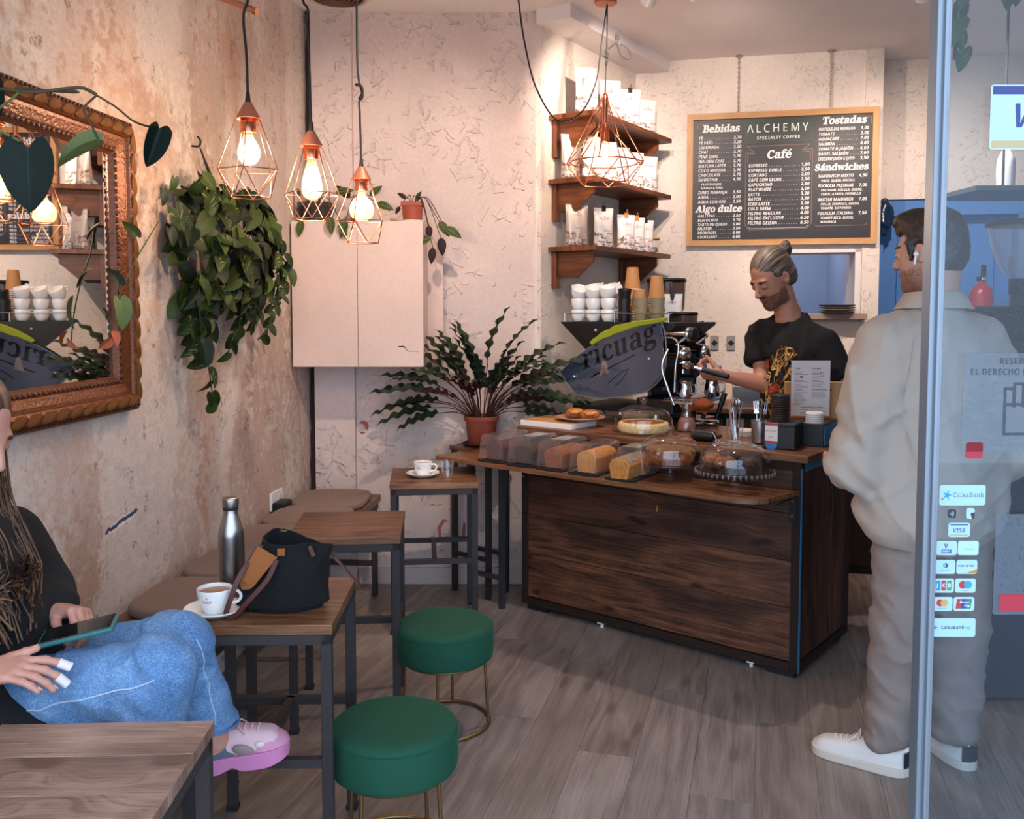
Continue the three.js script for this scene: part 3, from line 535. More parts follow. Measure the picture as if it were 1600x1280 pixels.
// wavy-leaved plant beside the counter
{
  const q = onC(-0.335, 0.09, 0.766), p = thing('wavy_leaf_plant', 'tall dark wavy-leaved plant in a terracotta pot beside the counter', 'plant', q);
  mesh('saucer', lathe([[0, 0], [0.085, 0], [0.1, 0.016], [0.096, 0.016], [0.082, 0.005], [0, 0.005]], 28), M.darkpot, p);
  const pot = mesh('pot', lathe([[0, 0.006], [0.068, 0.006], [0.083, 0.13], [0.091, 0.131], [0.092, 0.155], [0.085, 0.156], [0.082, 0.13], [0, 0.125]], 32), M.terracotta, p);
  mesh('soil', new THREE.CircleGeometry(0.082, 24).rotateX(-Math.PI / 2).translate(0, 0.135, 0), mat(0x1c120d, 1), pot);
  const wavy = [0.28, 0.22, 0.33].map((L) => leafGeo(L, 0.066, { wave: 0.16, waves: 9, fold: 0.3, curl: 0.28, nx: 6, ny: 22, shape: (t) => Math.pow(Math.sin(Math.PI * Math.pow(t, 0.6)), 0.65) }));
  const add = (az, el, stemL, k, m) => {
    const d = V(Math.cos(az) * Math.cos(el), Math.sin(el), Math.sin(az) * Math.cos(el)), b = V(Math.cos(az) * 0.03, 0.13, Math.sin(az) * 0.03);
    const tip = b.clone().add(d.clone().multiplyScalar(stemL)), midp = b.clone().lerp(tip, 0.5).add(V(0, stemL * 0.12, 0));
    mesh('stem', tube([b, midp, tip], 0.0026, 10, 5), PL.redStem, p);
    const dd = tip.clone().sub(midp).normalize().add(V(0, -0.12, 0));
    putLeaf(wavy[k], m, p, tip, dd, V(-d.x * 0.6, 1, -d.z * 0.6).add(V(0, 0, 0.5)), 1);
  };
  for (const [az, el, s, k] of [[3.1, 0.35, 0.28, 0], [3.05, 0.55, 0.3, 0], [2.8, 0.75, 0.28, 0], [2.6, 1.0, 0.3, 0], [2.3, 1.2, 0.3, 1], [1.9, 1.3, 0.28, 0], [1.2, 1.35, 0.33, 0], [0.8, 1.2, 0.34, 0], [0.5, 1.0, 0.32, 0], [0.3, 0.8, 0.33, 2], [0.1, 0.62, 0.33, 2], [0.5, 0.5, 0.3, 0], [0.15, 0.4, 0.3, 2], [-0.2, 0.7, 0.32, 0], [2.95, 0.3, 0.24, 0], [2.9, 0.22, 0.2, 1], [0.2, 0.25, 0.2, 1], [-0.1, 0.35, 0.2, 1], [3.0, 0.5, 0.22, 1]]) add(az, el, s, k, PL.cal);
  for (let i = 0; i < 34; i++) add(rr(0.15, 2.95), rr(0.5, 1.4), rr(0.14, 0.3), Math.floor(rr(0, 2)), rnd() < 0.3 ? PL.calUnder : PL.cal);
}
// three small pots on the wall cabinet
function prayer(label, x, y, z, potG, potM, leaves, saucerM) {
  const p = thing('prayer_plant', label, 'plant', [x, y, z], 0, 'small pots on the wall cabinet');
  const off = saucerM ? 0.008 : 0;
  if (saucerM) mesh('saucer', lathe([[0, 0], [0.06, 0], [0.068, 0.01], [0.064, 0.01], [0.058, 0.005], [0, 0.005]], 24), saucerM, p);
  mesh('pot', potG.clone().translate(0, off, 0), potM, p);
  const g = leafGeo(0.1, 0.05, { fold: 0.2, curl: 0.2 });
  for (const [ex, ey, ez, m, s, dx, dy] of leaves) { mesh('stem', tube([[0, 0.09, 0], [ex * 0.4, 0.09 + Math.max(0.035, ey * 0.4), ez * 0.5], [ex, ey, ez]], 0.0022, 12, 5), PL.redStem, p); putLeaf(g, m, p, V(ex, ey, ez), V(dx, dy, 0.15), V(0.1, 0.35, 1), s); }
}
const sq = (w, h) => { const g = new THREE.CylinderGeometry(w * 0.707, w * 0.6, h, 4).rotateY(Math.PI / 4).translate(0, h / 2, 0); return merge([g.toNonIndexed(), box(w * 1.06, h * 0.2, w * 1.06, 0, h * 0.88, 0)]); };
prayer('small plant in a black pot at the left end of the wall cabinet', -0.985, 1.9035, -4.56, sq(0.15, 0.1), M.darkpot, [[-0.04, 0.0, 0.16, PL.pray, 0.8, -0.2, -1], [0.1, 0.15, 0.02, PL.pray, 0.9, 1, 0.2], [-0.08, 0.14, 0, PL.mid, 0.8, -0.8, 0.6], [0.1, 0.02, 0.17, PL.pray, 0.9, 0.1, -1], [0.15, 0.0, 0.16, PL.pray, 0.9, 0.3, -1]]);
prayer('small terracotta pot behind the lowest lamp on the wall cabinet', -0.77, 1.9035, -4.6, sq(0.095, 0.09), M.terracotta, [[-0.05, 0.13, 0.02, PL.calUnder, 0.9, -0.6, 0.6], [0.05, 0.14, 0.02, PL.pray, 0.8, 0.7, 0.6], [0.09, 0.1, 0.05, PL.pray, 0.9, 0.9, -0.3], [-0.04, 0.0, 0.2, PL.pray, 0.9, -0.3, -1]], M.ceramic);
prayer('small square terracotta pot with drooping patterned leaves, right end of the wall cabinet', -0.5, 1.9035, -4.54, sq(0.1, 0.095), M.terracotta, [[-0.03, 0.12, 0.02, PL.calUnder, 0.5, -0.7, 0.5], [0.02, 0.12, 0, PL.mid, 0.45, 0.5, 0.8], [-0.06, 0.08, 0.02, PL.calUnder, 0.45, -0.5, -0.8], [0.09, -0.02, 0.08, PL.calUnder, 0.7, 0, -1], [0.14, 0.0, 0.08, PL.pray, 0.9, 0.6, -0.8], [0.1, -0.08, 0.1, PL.pray, 1.0, -0.9, -0.3], [0.17, -0.03, 0.08, PL.pray, 0.95, 0.9, -0.5], [0.15, -0.08, 0.09, PL.calUnder, 0.9, 0.1, -1], [0.11, -0.13, 0.1, PL.calUnder, 0.8, -0.1, -1]], M.ceramic);
// pothos hanging inside the window pane, top right
{
  const p = thing('window_pothos', 'variegated pothos hanging behind the glass pane, top right', 'plant', [1.06, 2.17, -1.9]);
  mesh('pot', lathe([[0.06, -0.02], [0.085, 0.1], [0.08, 0.1], [0, 0.08]], 20), M.white, p);
  mesh('hanger', [rod([0, 0.1, 0], [0, 0.8, 0], 0.003)], M.rubber, p);
  const vm = [PL.vari, PL.vari, PL.light, PL.mid];
  for (let i = 0; i < 22; i++) { const a = rr(0, 6.28); putLeaf(hearts[i % 3], vm[i % 4], p, V(Math.cos(a) * 0.09, rr(-0.02, 0.12), Math.sin(a) * 0.09), V(Math.cos(a), -0.6, Math.sin(a)), V(Math.cos(a), 0.8, Math.sin(a) + 0.4), rr(0.6, 0.9)); }
  vine(p, [[-0.05, 0.05, 0.05], [-0.12, -0.02, 0.04], [-0.15, -0.1, 0.03], [-0.13, -0.16, 0.02]], 0.0022, 0.03, 0.65, vm, V(-0.2, 0.3, 1));
  vine(p, [[0.02, 0.02, 0.08], [0.0, -0.08, 0.08], [0.03, -0.16, 0.06], [0.02, -0.2, 0.05]], 0.0022, 0.035, 0.6, vm, V(0, 0.3, 1));
  vine(p, [[-0.08, 0.1, 0.03], [-0.15, 0.08, 0.03], [-0.19, 0.0, 0.03]], 0.0022, 0.04, 0.65, vm, V(-0.2, 0.3, 1));
}
// ---------- mirror ----------
{
  const z1 = -2.885, z0 = -1.93, y0 = 1.152, y1 = 2.062, Wd = 0.115;
  const m = thing('gilt_mirror', 'large mirror in a carved gilt brown frame on the left wall', 'mirror', [LW(z1), 0, z1], Math.PI / 2 - Math.atan(0.0933));
  const L = Math.hypot(z0 - z1, LW(z0) - LW(z1));
  const gilt = mat(0x6b3719, 0.36, { metalness: 0.35, bumpMap: speck, bumpScale: 0.0015 }), gold = mat(0x845221, 0.36, { metalness: 0.6, bumpMap: speck, bumpScale: 0.001 }), brown = mat(0x4a2413, 0.4, { metalness: 0.2 });
  const prof = [[0, 0], [0, 0.03], [0.006, 0.038], [0.016, 0.04], [0.02, 0.046], [0.03, 0.056], [0.044, 0.058], [0.054, 0.05], [0.058, 0.042], [0.066, 0.04], [0.08, 0.034], [0.09, 0.03], [0.096, 0.033], [0.104, 0.03], [0.108, 0.022], [0.115, 0.014]];
  const C = [[-L, y0], [0, y0], [0, y1], [-L, y1]], inset = (k, a) => [C[k][0] + (k === 0 || k === 3 ? a : -a), C[k][1] + (k < 2 ? a : -a)];
  const names = ['bottom', 'right', 'top', 'left'];
  for (let k = 0; k < 4; k++) {
    const P = [], I = [], n = prof.length; prof.forEach(([a, b]) => { const A = inset(k, a), B = inset((k + 1) % 4, a); P.push(A[0], A[1], b, B[0], B[1], b); });
    for (let j = 0; j < n - 1; j++) { const a = 2 * j; I.push(a, a + 1, a + 3, a, a + 3, a + 2); }
    const g = new THREE.BufferGeometry(); g.setAttribute('position', new THREE.Float32BufferAttribute(P, 3)); g.setIndex(I);
    const ng = g.toNonIndexed(); ng.computeVertexNormals();
    const side = mesh('frame_side', muv(ng, 'x'), gilt, m);
    // carved leaf lumps along the ridge and small teeth along the inner edge
    const A = inset(k, 0.037), B = inset((k + 1) % 4, 0.037), len = Math.hypot(B[0] - A[0], B[1] - A[1]), cnt = Math.round(len / 0.062), dx = (B[0] - A[0]) / len, dy = (B[1] - A[1]) / len, ang = Math.atan2(dy, dx);
    const lump = new THREE.SphereGeometry(1, 10, 6); { const p = lump.attributes.position; for (let i = 0; i < p.count; i++) { const x = p.getX(i); p.setXYZ(i, x * 0.034, p.getY(i) * 0.014 * (1 - 0.3 * x), p.getZ(i) * 0.007 * (1 + 0.5 * x)); } lump.computeVertexNormals(); }
    for (let j = 0; j < cnt; j++) { const t = (j + 0.5) / cnt * len, o = mesh('carved_leaf', lump, gold, side); o.position.set(A[0] + dx * t, A[1] + dy * t, 0.056); o.rotation.z = ang + 0.28; }
    const A2 = inset(k, 0.1), B2 = inset((k + 1) % 4, 0.1), l2 = Math.hypot(B2[0] - A2[0], B2[1] - A2[1]), beads = [];
    for (let t = 0.012; t < l2; t += 0.022) beads.push(new THREE.SphereGeometry(0.006, 6, 4).scale(dx ? 1.5 : 1, dy ? 1.5 : 1, 0.9).translate(A2[0] + dx * t, A2[1] + dy * t, 0.031));
    const A3 = inset(k, 0.009), B3 = inset((k + 1) % 4, 0.009), l3 = Math.hypot(B3[0] - A3[0], B3[1] - A3[1]);
    for (let t = 0.01; t < l3; t += 0.018) beads.push(new THREE.SphereGeometry(0.006, 6, 4).scale(dx ? 1.3 : 0.8, dy ? 1.3 : 0.8, 0.7).translate(A3[0] + dx * t, A3[1] + dy * t, 0.04));
    mesh('beading', beads, brown, side);
  }
  mesh('mirror_glass', box(L - 2 * Wd + 0.02, y1 - y0 - 2 * Wd + 0.02, 0.004, -L / 2, (y0 + y1) / 2, 0.012), mat(0xe8e6e4, 0.015, { metalness: 1 }), m);
  mesh('backing', box(L - 0.02, y1 - y0 - 0.02, 0.008, -L / 2, (y0 + y1) / 2, 0.005), brown, m);
}
// ---------- wall cabinet ----------
{
  const x0 = -1.083, x1 = -0.436, y0 = 1.185, y1 = 1.902, z = -4.42;
  const c = thing('wall_cabinet', 'pinkish white wall cabinet with two plain doors under the small pots', 'cabinet', [(x0 + x1) / 2, y0, z - 0.14]);
  const W = x1 - x0, H = y1 - y0;
  mesh('body', muv(box(W, H, 0.25, 0, H / 2, 0, 0.002)), M.cabinet, c);
  for (const s of [-1, 1]) mesh('door', muv(box(W / 2 - 0.002, H - 0.002, 0.018, s * W / 4, H / 2, 0.1345, 0.002)), M.cabinet, c);
  mesh('filler', muv(box(0.085, H, 0.02, W / 2 + 0.035, H / 2, -0.112)), M.cabinet, c);
}
// ---------- pendant lamps ----------
const bulbGlass = mat(0xfff0da, 0.03, { transmission: 0.95, thickness: 0, ior: 1.2, emissive: 0xffdcae, emissiveIntensity: 1.3 });
const filamentM = mat(0xffe0a0, 0.5, { emissive: 0xffe2b8, emissiveIntensity: 80 });
function cage(n, levels, r, turn) {   // levels: [radius, y]; zigzag between the last two
  const g = [], P = levels.map(([R, y], j) => [...Array(n).keys()].map((k) => { const a = turn + (k + (j === levels.length - 1 ? 0.5 : 0)) / n * 6.283; return V(Math.cos(a) * R, y, Math.sin(a) * R); }));
  P.forEach((ring, j) => { for (let k = 0; k < n; k++) {
    if (j > 0) g.push(rod(ring[k], ring[(k + 1) % n], r, r, 6));
    if (j < levels.length - 1) { g.push(rod(ring[k], P[j + 1][k], r, r, 6)); if (j === levels.length - 2) g.push(rod(ring[(k + 1) % n], P[j + 1][k], r, r, 6)); }
  } });
  return merge(g);
}
function pendant(label, p, s, bulb, turn, cordTop, n = 5) {
  const o = thing('pendant_lamp', label, 'lamp', p, 0, 'copper cage pendant lamps');   // origin: lower rim of the cap
  mesh('cap', lathe([[0.006, 0.052], [0.012, 0.05], [0.038, 0.003], [0.038, 0], [0.034, 0], [0.01, 0.042], [0, 0.042]].map(([a, b]) => [a * s, b * s]), 24), M.copperMatt, o);
  mesh('strain_relief', lathe([[0.004, 0.085], [0.006, 0.08], [0.009, 0.05], [0, 0.05]].map(([a, b]) => [a * s, b * s]), 14), M.rubber, o);
  mesh('socket', lathe([[0, 0.02], [0.024, 0.02], [0.025, -0.04], [0.022, -0.042], [0, -0.04]].map(([a, b]) => [a * s, b * s]), 20), M.copper, o);
  mesh('cord', tube(cordTop.map((q) => V(...q).sub(V(...p))), 0.0042, Math.max(24, cordTop.length * 8), 6), M.rubber, o);
  mesh('cage', cage(n, [[0.037, 0], [0.094, -0.155], [0.062, -0.238]].map(([a, b]) => [a * s, b * s]), 0.0018, turn), M.copper, o);
  const prof = { pear: [[0.013, -0.042], [0.016, -0.055], [0.03, -0.08], [0.0345, -0.1], [0.03, -0.122], [0.018, -0.135], [0, -0.139]], tall: [[0.014, -0.042], [0.017, -0.055], [0.03, -0.105], [0.034, -0.135], [0.029, -0.16], [0.015, -0.172], [0, -0.175]], globe: [[0.014, -0.042], [0.016, -0.058], [0.036, -0.08], [0.047, -0.108], [0.04, -0.138], [0.022, -0.153], [0, -0.156]] }[bulb];
  const b = mesh('bulb', lathe(smoothProfile(prof, 26).map(([x, y]) => [x * s, y * s]), 28), bulbGlass, o);
  const yc = (bulb === 'tall' ? -0.11 : -0.095) * s, fl = [], H = (bulb === 'tall' ? 0.085 : 0.05) * s;
  for (let k = 0; k < 6; k++) { const a = k * 1.047; fl.push(rod([Math.cos(a) * 0.006 * s, yc + H / 2, Math.sin(a) * 0.006 * s], [Math.cos(a + 0.5) * 0.013 * s, yc - H / 2, Math.sin(a + 0.5) * 0.013 * s], 0.0014)); }
  mesh('filament', fl, filamentM, b);
  const l = new THREE.PointLight(PENDANT.color, PENDANT.cd * s * s); l.position.set(0, yc, 0); l.castShadow = true; l.shadow.radius = 0.9; o.add(l);
  return o;
}
pendant('copper cage pendant lamp with pear bulb, highest and leftmost of the three', [-0.812, 2.058, -2.8], 1, 'pear', 0.2, [[-0.812, 2.13, -2.8], [-0.814, 2.25, -2.8], [-0.82, 2.38, -2.8], [-0.8, 2.41, -2.78], [-0.835, 2.44, -2.82], [-0.82, 2.6, -2.82], [-0.83, 3.0, -2.84]]);
pendant('copper cage pendant lamp with long bulb, middle of the three', [-0.663, 2.01, -3.0], 1, 'tall', 0.75, [[-0.663, 2.08, -3.0], [-0.667, 2.3, -3.0], [-0.672, 2.43, -3.0], [-0.665, 2.455, -2.99], [-0.685, 2.48, -3.01], [-0.69, 3.0, -3.0]]);
pendant('copper cage pendant lamp with globe bulb, lowest and rightmost of the three', [-0.557, 1.95, -3.35], 0.97, 'globe', 0.45, [[-0.557, 2.02, -3.35], [-0.561, 2.2, -3.35], [-0.562, 2.238, -3.35], [-0.548, 2.262, -3.345], [-0.552, 2.29, -3.34], [-0.572, 2.295, -3.35], [-0.575, 2.302, -3.36], [-0.555, 2.296, -3.358], [-0.553, 2.27, -3.36], [-0.565, 2.245, -3.36], [-0.55, 2.25, -3.35], [-0.56, 2.3, -3.35], [-0.566, 2.34, -3.35], [-0.568, 2.6, -3.35], [-0.57, 3.0, -3.35]]);
// large pyramid cage by the shelves
{
  const p = [0.455, 2.36, -4.45], o = thing('pendant_lamp', 'large pyramid copper cage pendant lamp before the coffee bag shelves', 'lamp', p, 0, 'copper cage pendant lamps');
  mesh('cage', [cage(6, [[0.012, 0.15], [0.19, -0.17], [0.125, -0.275]], 0.0026, 0.25), cage(6, [[0.012, 0.02], [0.188, -0.171]], 0.0022, 0.25)], M.copper, o);
  mesh('cap', lathe([[0, 0.165], [0.012, 0.16], [0.016, 0.14], [0.012, 0.0], [0, 0]], 16), M.copper, o);
  mesh('socket', lathe([[0, 0.02], [0.02, 0.015], [0.023, -0.07], [0.02, -0.075], [0, -0.07]], 20), M.copper, o);
  const b = mesh('bulb', lathe(smoothProfile([[0.014, -0.07], [0.018, -0.085], [0.04, -0.11], [0.05, -0.145], [0.042, -0.175], [0.022, -0.192], [0, -0.195]], 24), 28), bulbGlass, o), fl = [];
  for (let k = 0; k < 6; k++) { const a = k * 1.047; fl.push(rod([Math.cos(a) * 0.008, -0.1, Math.sin(a) * 0.008], [Math.cos(a + 0.5) * 0.014, -0.165, Math.sin(a + 0.5) * 0.014], 0.0018)); }
  mesh('filament', fl, filamentM, b);
  const S = (pts, r = 0.004, m = M.rubber, name = 'cord') => mesh(name, tube(pts.map((q) => V(q[0] - p[0], q[1] - p[1], q[2] - p[2])), r, pts.length * 10, 6), m, o);
  S([[0.455, 2.52, -4.45], [0.457, 2.62, -4.45], [0.46, 2.68, -4.45], [0.463, 2.78, -4.45], [0.462, 2.95, -4.45]]);
  S([[0.46, 2.66, -4.44], [0.468, 2.69, -4.44], [0.452, 2.7, -4.45], [0.47, 2.715, -4.46], [0.455, 2.725, -4.45], [0.5, 2.76, -4.45], [0.52, 2.79, -4.45], [0.505, 2.81, -4.45], [0.515, 2.75, -4.45], [0.54, 2.7, -4.45], [0.575, 2.69, -4.45], [0.565, 2.74, -4.45], [0.53, 2.76, -4.45]], 0.0042);
  S([[0.462, 2.95, -4.45], [0.44, 2.8, -4.44], [0.4, 2.55, -4.4], [0.32, 2.4, -4.35], [0.22, 2.36, -4.3], [0.12, 2.5, -4.3], [0.06, 2.72, -4.3], [0.02, 3.0, -4.3]], 0.0042, M.rubber, 'swag_cord');
  mesh('ceiling_rose', lathe([[0, 0.64], [0.055, 0.64], [0.055, 0.595], [0.05, 0.59], [0, 0.59]], 28), M.copperMatt, o);
  const l = new THREE.PointLight(PENDANT.color, PENDANT.cd * 0.75); l.position.set(0, -0.13, 0); l.castShadow = true; o.add(l);
}
{
  const r = thing('copper_rail', 'copper pipe bracket high on the left wall that the lamp cord is knotted round', 'pipe', [LW(-2.85), 2.57, -2.85]);
  const k = LW(-2.85);
  mesh('pipe', rod([0, 0, 0], [-0.785 - k, -0.185, 0.05], 0.011, 0.011, 14), M.copperMatt, r);
  mesh('end_cap', rod([-0.79 - k, -0.184, 0.05], [-0.78 - k, -0.187, 0.0505], 0.0125, 0.0125, 14), M.copper, r);
  mesh('wall_flange', rod([0, 0, 0], [0.008, -0.004, 0], 0.03, 0.03, 20), M.copper, r);
}
// ---------- ceiling fittings ----------
{
  const v = thing('ceiling_vent', 'round brownish vent on the ceiling above the cabinet', 'vent', [-0.85, 2.985, -4.47]);
  mesh('rim', lathe([[0.15, 0.015], [0.15, 0], [0.135, -0.006], [0.13, 0.005], [0.13, 0.015]], 40), M.trim, v);
  mesh('louvre', [0.12, 0.1, 0.08, 0.06, 0.04].map((r) => new THREE.TorusGeometry(r, 0.005, 6, 36).rotateX(Math.PI / 2)), mat(0x6b4c3a, 0.6), v);
  mesh('backing', new THREE.CylinderGeometry(0.13, 0.13, 0.006, 32).translate(0, 0.012, 0), mat(0x3a2a22, 0.9), v);
}
function trackSpot(label, p, aim, cd, ang = 0.6) {
  const o = thing('track_spot', label, 'spotlight', p, 0, 'white ceiling spotlights'), d = V(...aim).sub(V(...p)).normalize();
  const q = new THREE.Quaternion().setFromUnitVectors(V(0, -1, 0), d);
  const can = lathe([[0, 0.09], [0.03, 0.085], [0.034, 0.07], [0.034, -0.08], [0.031, -0.08], [0.031, -0.05], [0, -0.05]], 24).applyQuaternion(q);
  mesh('can', can, M.white, o);
  mesh('lens', new THREE.CylinderGeometry(0.028, 0.028, 0.004, 20).translate(0, -0.056, 0).applyQuaternion(q), mat(0xffffff, 0.4, { emissive: 0xffe6d0, emissiveIntensity: 2.5 }), o, 'glowing lens');
  mesh('arm', [rod([0, 0.03, 0], [0, CEIL - p[1], 0], 0.007), box(0.1, 0.02, 0.035, 0, CEIL - p[1] - 0.012, 0)], M.white, o);
  const l = new THREE.SpotLight(SPOT.color, cd, 0, ang, 0.5); l.position.copy(V(...p).addScaledVector(d, 0.07)); l.target.position.set(...aim); l.castShadow = true; l.shadow.radius = 1.2;
  scene.add(l); scene.add(l.target);
}
trackSpot('white ceiling spotlight nearest the shelves, leftmost of the row', [0.6, 2.83, -3.9], [0.44, 2.5, -5.05], SPOT.cd * 1.0, 0.5);
trackSpot('white ceiling spotlight second from the shelves, tilted', [0.77, 2.86, -3.9], [1.5, 2.0, -5.6], SPOT.cd * 0.8, 0.75);
trackSpot('white ceiling spotlight third from the shelves', [0.96, 2.885, -3.9], [0.7, 0.9, -4.0], SPOT.cd * 0.7, 0.7);
trackSpot('white ceiling spotlight above the middle of the room, out over the low tables', [-0.05, 2.88, -2.9], [-0.6, 1.4, -4.73], SPOT.cd * 0.9, 0.7);
trackSpot('white ceiling spotlight at the right end of the row, over the blue doors', [1.75, 2.86, -3.9], [2.6, 1.3, -5.5], SPOT.cd * 1.1, 0.85);
// ---------- coffee shelves and bags ----------
const SWd = V(cornerB[0] - cornerM[0], 0, cornerB[1] - cornerM[1]).normalize(), SWt = Math.atan2(-SWd.z, SWd.x);
const onS = (s, d, y) => [cornerM[0] + SWd.x * s + 0.837 * d, y, cornerM[1] + SWd.z * s + 0.547 * d];
const bagTex = (grey, v) => canvasTex(256, 512, (c, w, h) => {
  const s0 = seed; seed = 300 + v; c.fillStyle = grey ? '#b3a8a2' : '#e4dedb'; c.fillRect(0, 0, w, h);
  c.textAlign = 'center'; c.fillStyle = '#a5686a'; c.font = 'bold 34px serif'; c.fillText('DABOV', w * 0.52, 150); c.font = '12px sans-serif'; c.fillText('SPECIALTY COFFEE', w * 0.52, 168);
  c.beginPath(); c.moveTo(w * 0.52, 96); c.quadraticCurveTo(w * 0.47, 112, w * 0.52, 122); c.quadraticCurveTo(w * 0.57, 110, w * 0.52, 96); c.fill();
  c.fillStyle = '#a33a48'; c.fillRect(150, 316, 74, 22); c.fillStyle = '#fff'; c.font = 'bold 13px sans-serif'; c.fillText('ESPRESSO', 187, 332);
  c.fillStyle = '#55504f'; for (let y = 280; y < 308; y += 7) c.fillRect(100, y, rr(70, 120), 2); for (let y = 350; y < 410; y += 8) c.fillRect(130, y, rr(40, 95), 2.5);
  c.fillStyle = '#3c3836'; for (let k = 0; k < 22; k++) c.fillRect(165 + k * 3, 420, rr(0.6, 2.2), 26);
  for (let i = 0; i < 46; i++) { const t = rnd(), x = rr(0, w * (0.25 + 0.75 * t)), y = h * 0.62 + t * h * 0.38, r = rr(8, 16); c.strokeStyle = ['#7a5a4c', '#8d6a5c', '#5d4238'][i % 3]; c.lineWidth = 3; for (let k = 0; k < 5; k++) { const a = k * 1.2566; c.beginPath(); c.ellipse(x + Math.cos(a) * r * 0.6, y + Math.sin(a) * r * 0.6, r * 0.42, r * 0.25, a, 0, 7); c.stroke(); } }
  seed = s0;
});
const bagM = [mat(0xffffff, 0.42, { map: bagTex(0, 1), metalness: 0.05 }), mat(0xffffff, 0.42, { map: bagTex(0, 2), metalness: 0.05 }), mat(0xffffff, 0.4, { map: bagTex(1, 3), metalness: 0.2 })];
// stand-up pouch: deep at the foot, pinched flat at the top
function pouchGeo(w, h, d, sd) {
  const nx = 12, ny = 16, P = [], UV = [], I = [];
  for (const f of [1, -1]) for (let j = 0; j <= ny; j++) for (let i = 0; i <= nx; i++) {
    const t = j / ny, s = i / nx * 2 - 1, edge = Math.sqrt(Math.max(0, 1 - Math.pow(Math.abs(s), 3)));
    let z = f * (d / 2) * edge * Math.pow(Math.max(0, 1 - t / 0.9), 0.55); if (t < 0.12) z *= 0.86 + 1.1 * t;
    z += f * 0.004 * (vnoise(s * 3 + sd, t * 5) - 0.5) * (t < 0.88 ? 1 : 0) + 0.001 * f;
    P.push(s * w / 2 * (1 - 0.06 * Math.sin(t * 3.14) * (1 - edge) - (t < 0.05 ? 0.03 : 0)), t * h, z); UV.push(f > 0 ? i / nx : 1 - i / nx, t);
  }
  const N = (nx + 1) * (ny + 1);
  for (const f of [0, 1]) for (let j = 0; j < ny; j++) for (let i = 0; i < nx; i++) { const a = f * N + j * (nx + 1) + i, b = a + 1, c = a + nx + 1, e = c + 1; f ? I.push(a, e, b, a, c, e) : I.push(a, b, e, a, e, c); }
  for (let i = 0; i < nx; i++) I.push(i, N + i + 1, i + 1, i, N + i, N + i + 1);
  for (let j = 0; j < ny; j++) { const a = j * (nx + 1), c = a + nx + 1; I.push(a, c, N + c, a, N + c, N + a); const b = a + nx, e = c + nx; I.push(b, N + e, e, b, N + b, N + e); }
  const g = new THREE.BufferGeometry(); g.setAttribute('position', new THREE.Float32BufferAttribute(P, 3)); g.setAttribute('uv', new THREE.Float32BufferAttribute(UV, 2)); g.setIndex(I); g.computeVertexNormals(); return g;
}
function coffeeBag(label, p, turn, w, h, d, mi, clip, lean = 0) {
  const o = thing('coffee_bag', label, 'coffee bag', p, turn, 'coffee bags');
  mesh('pouch', pouchGeo(w, h, d, p[0] * 9 + p[1]), bagM[mi], o).rotation.x = lean;
  mesh('seal', box(w * 0.98, 0.012, 0.004, 0, h * 0.93, 0), mat(0xd8d2ce, 0.5), o).rotation.x = lean;
  if (clip) mesh('clip', [box(0.026, 0.03, 0.012, 0, h * 0.985, 0.0, 0.003), rod([-0.006, h, 0.01], [-0.002, h + 0.03, 0.012], 0.0015), rod([0.006, h, 0.01], [0.002, h + 0.03, 0.012], 0.0015)], clip === 2 ? M.oak : M.black, o).rotation.x = lean;
  return o;
}
const shelfNames = ['topmost wooden wall shelf with four white coffee bags', 'middle wooden wall shelf behind the large copper lamp', 'lowest wooden wall shelf, with brackets below it'];
[2.49, 2.155, 1.80].forEach((y, k) => {
  const o = thing('wall_shelf', shelfNames[k], 'shelf', onS(0.07, 0, y), SWt, 'coffee shelves');
  mesh('shelf_board', wbox(0.98, 0.026, 0.28, 0.49, -0.013, 0.141, 0.003, 'x'), M.shelf, o);
  for (const x of [0.06, 0.86]) {
    mesh('bracket', extrude([[0.03, -0.027], [0.24, -0.027], [0.24, -0.075], [0.14, -0.165], [0.03, -0.165]], 0.022).rotateY(-Math.PI / 2).translate(x + 0.02, 0, 0), M.shelf, o);
    mesh('bracket_post', wbox(0.05, 0.19, 0.028, x, -0.122, 0.015, 0.002, 'y'), M.shelf, o);
  }
});
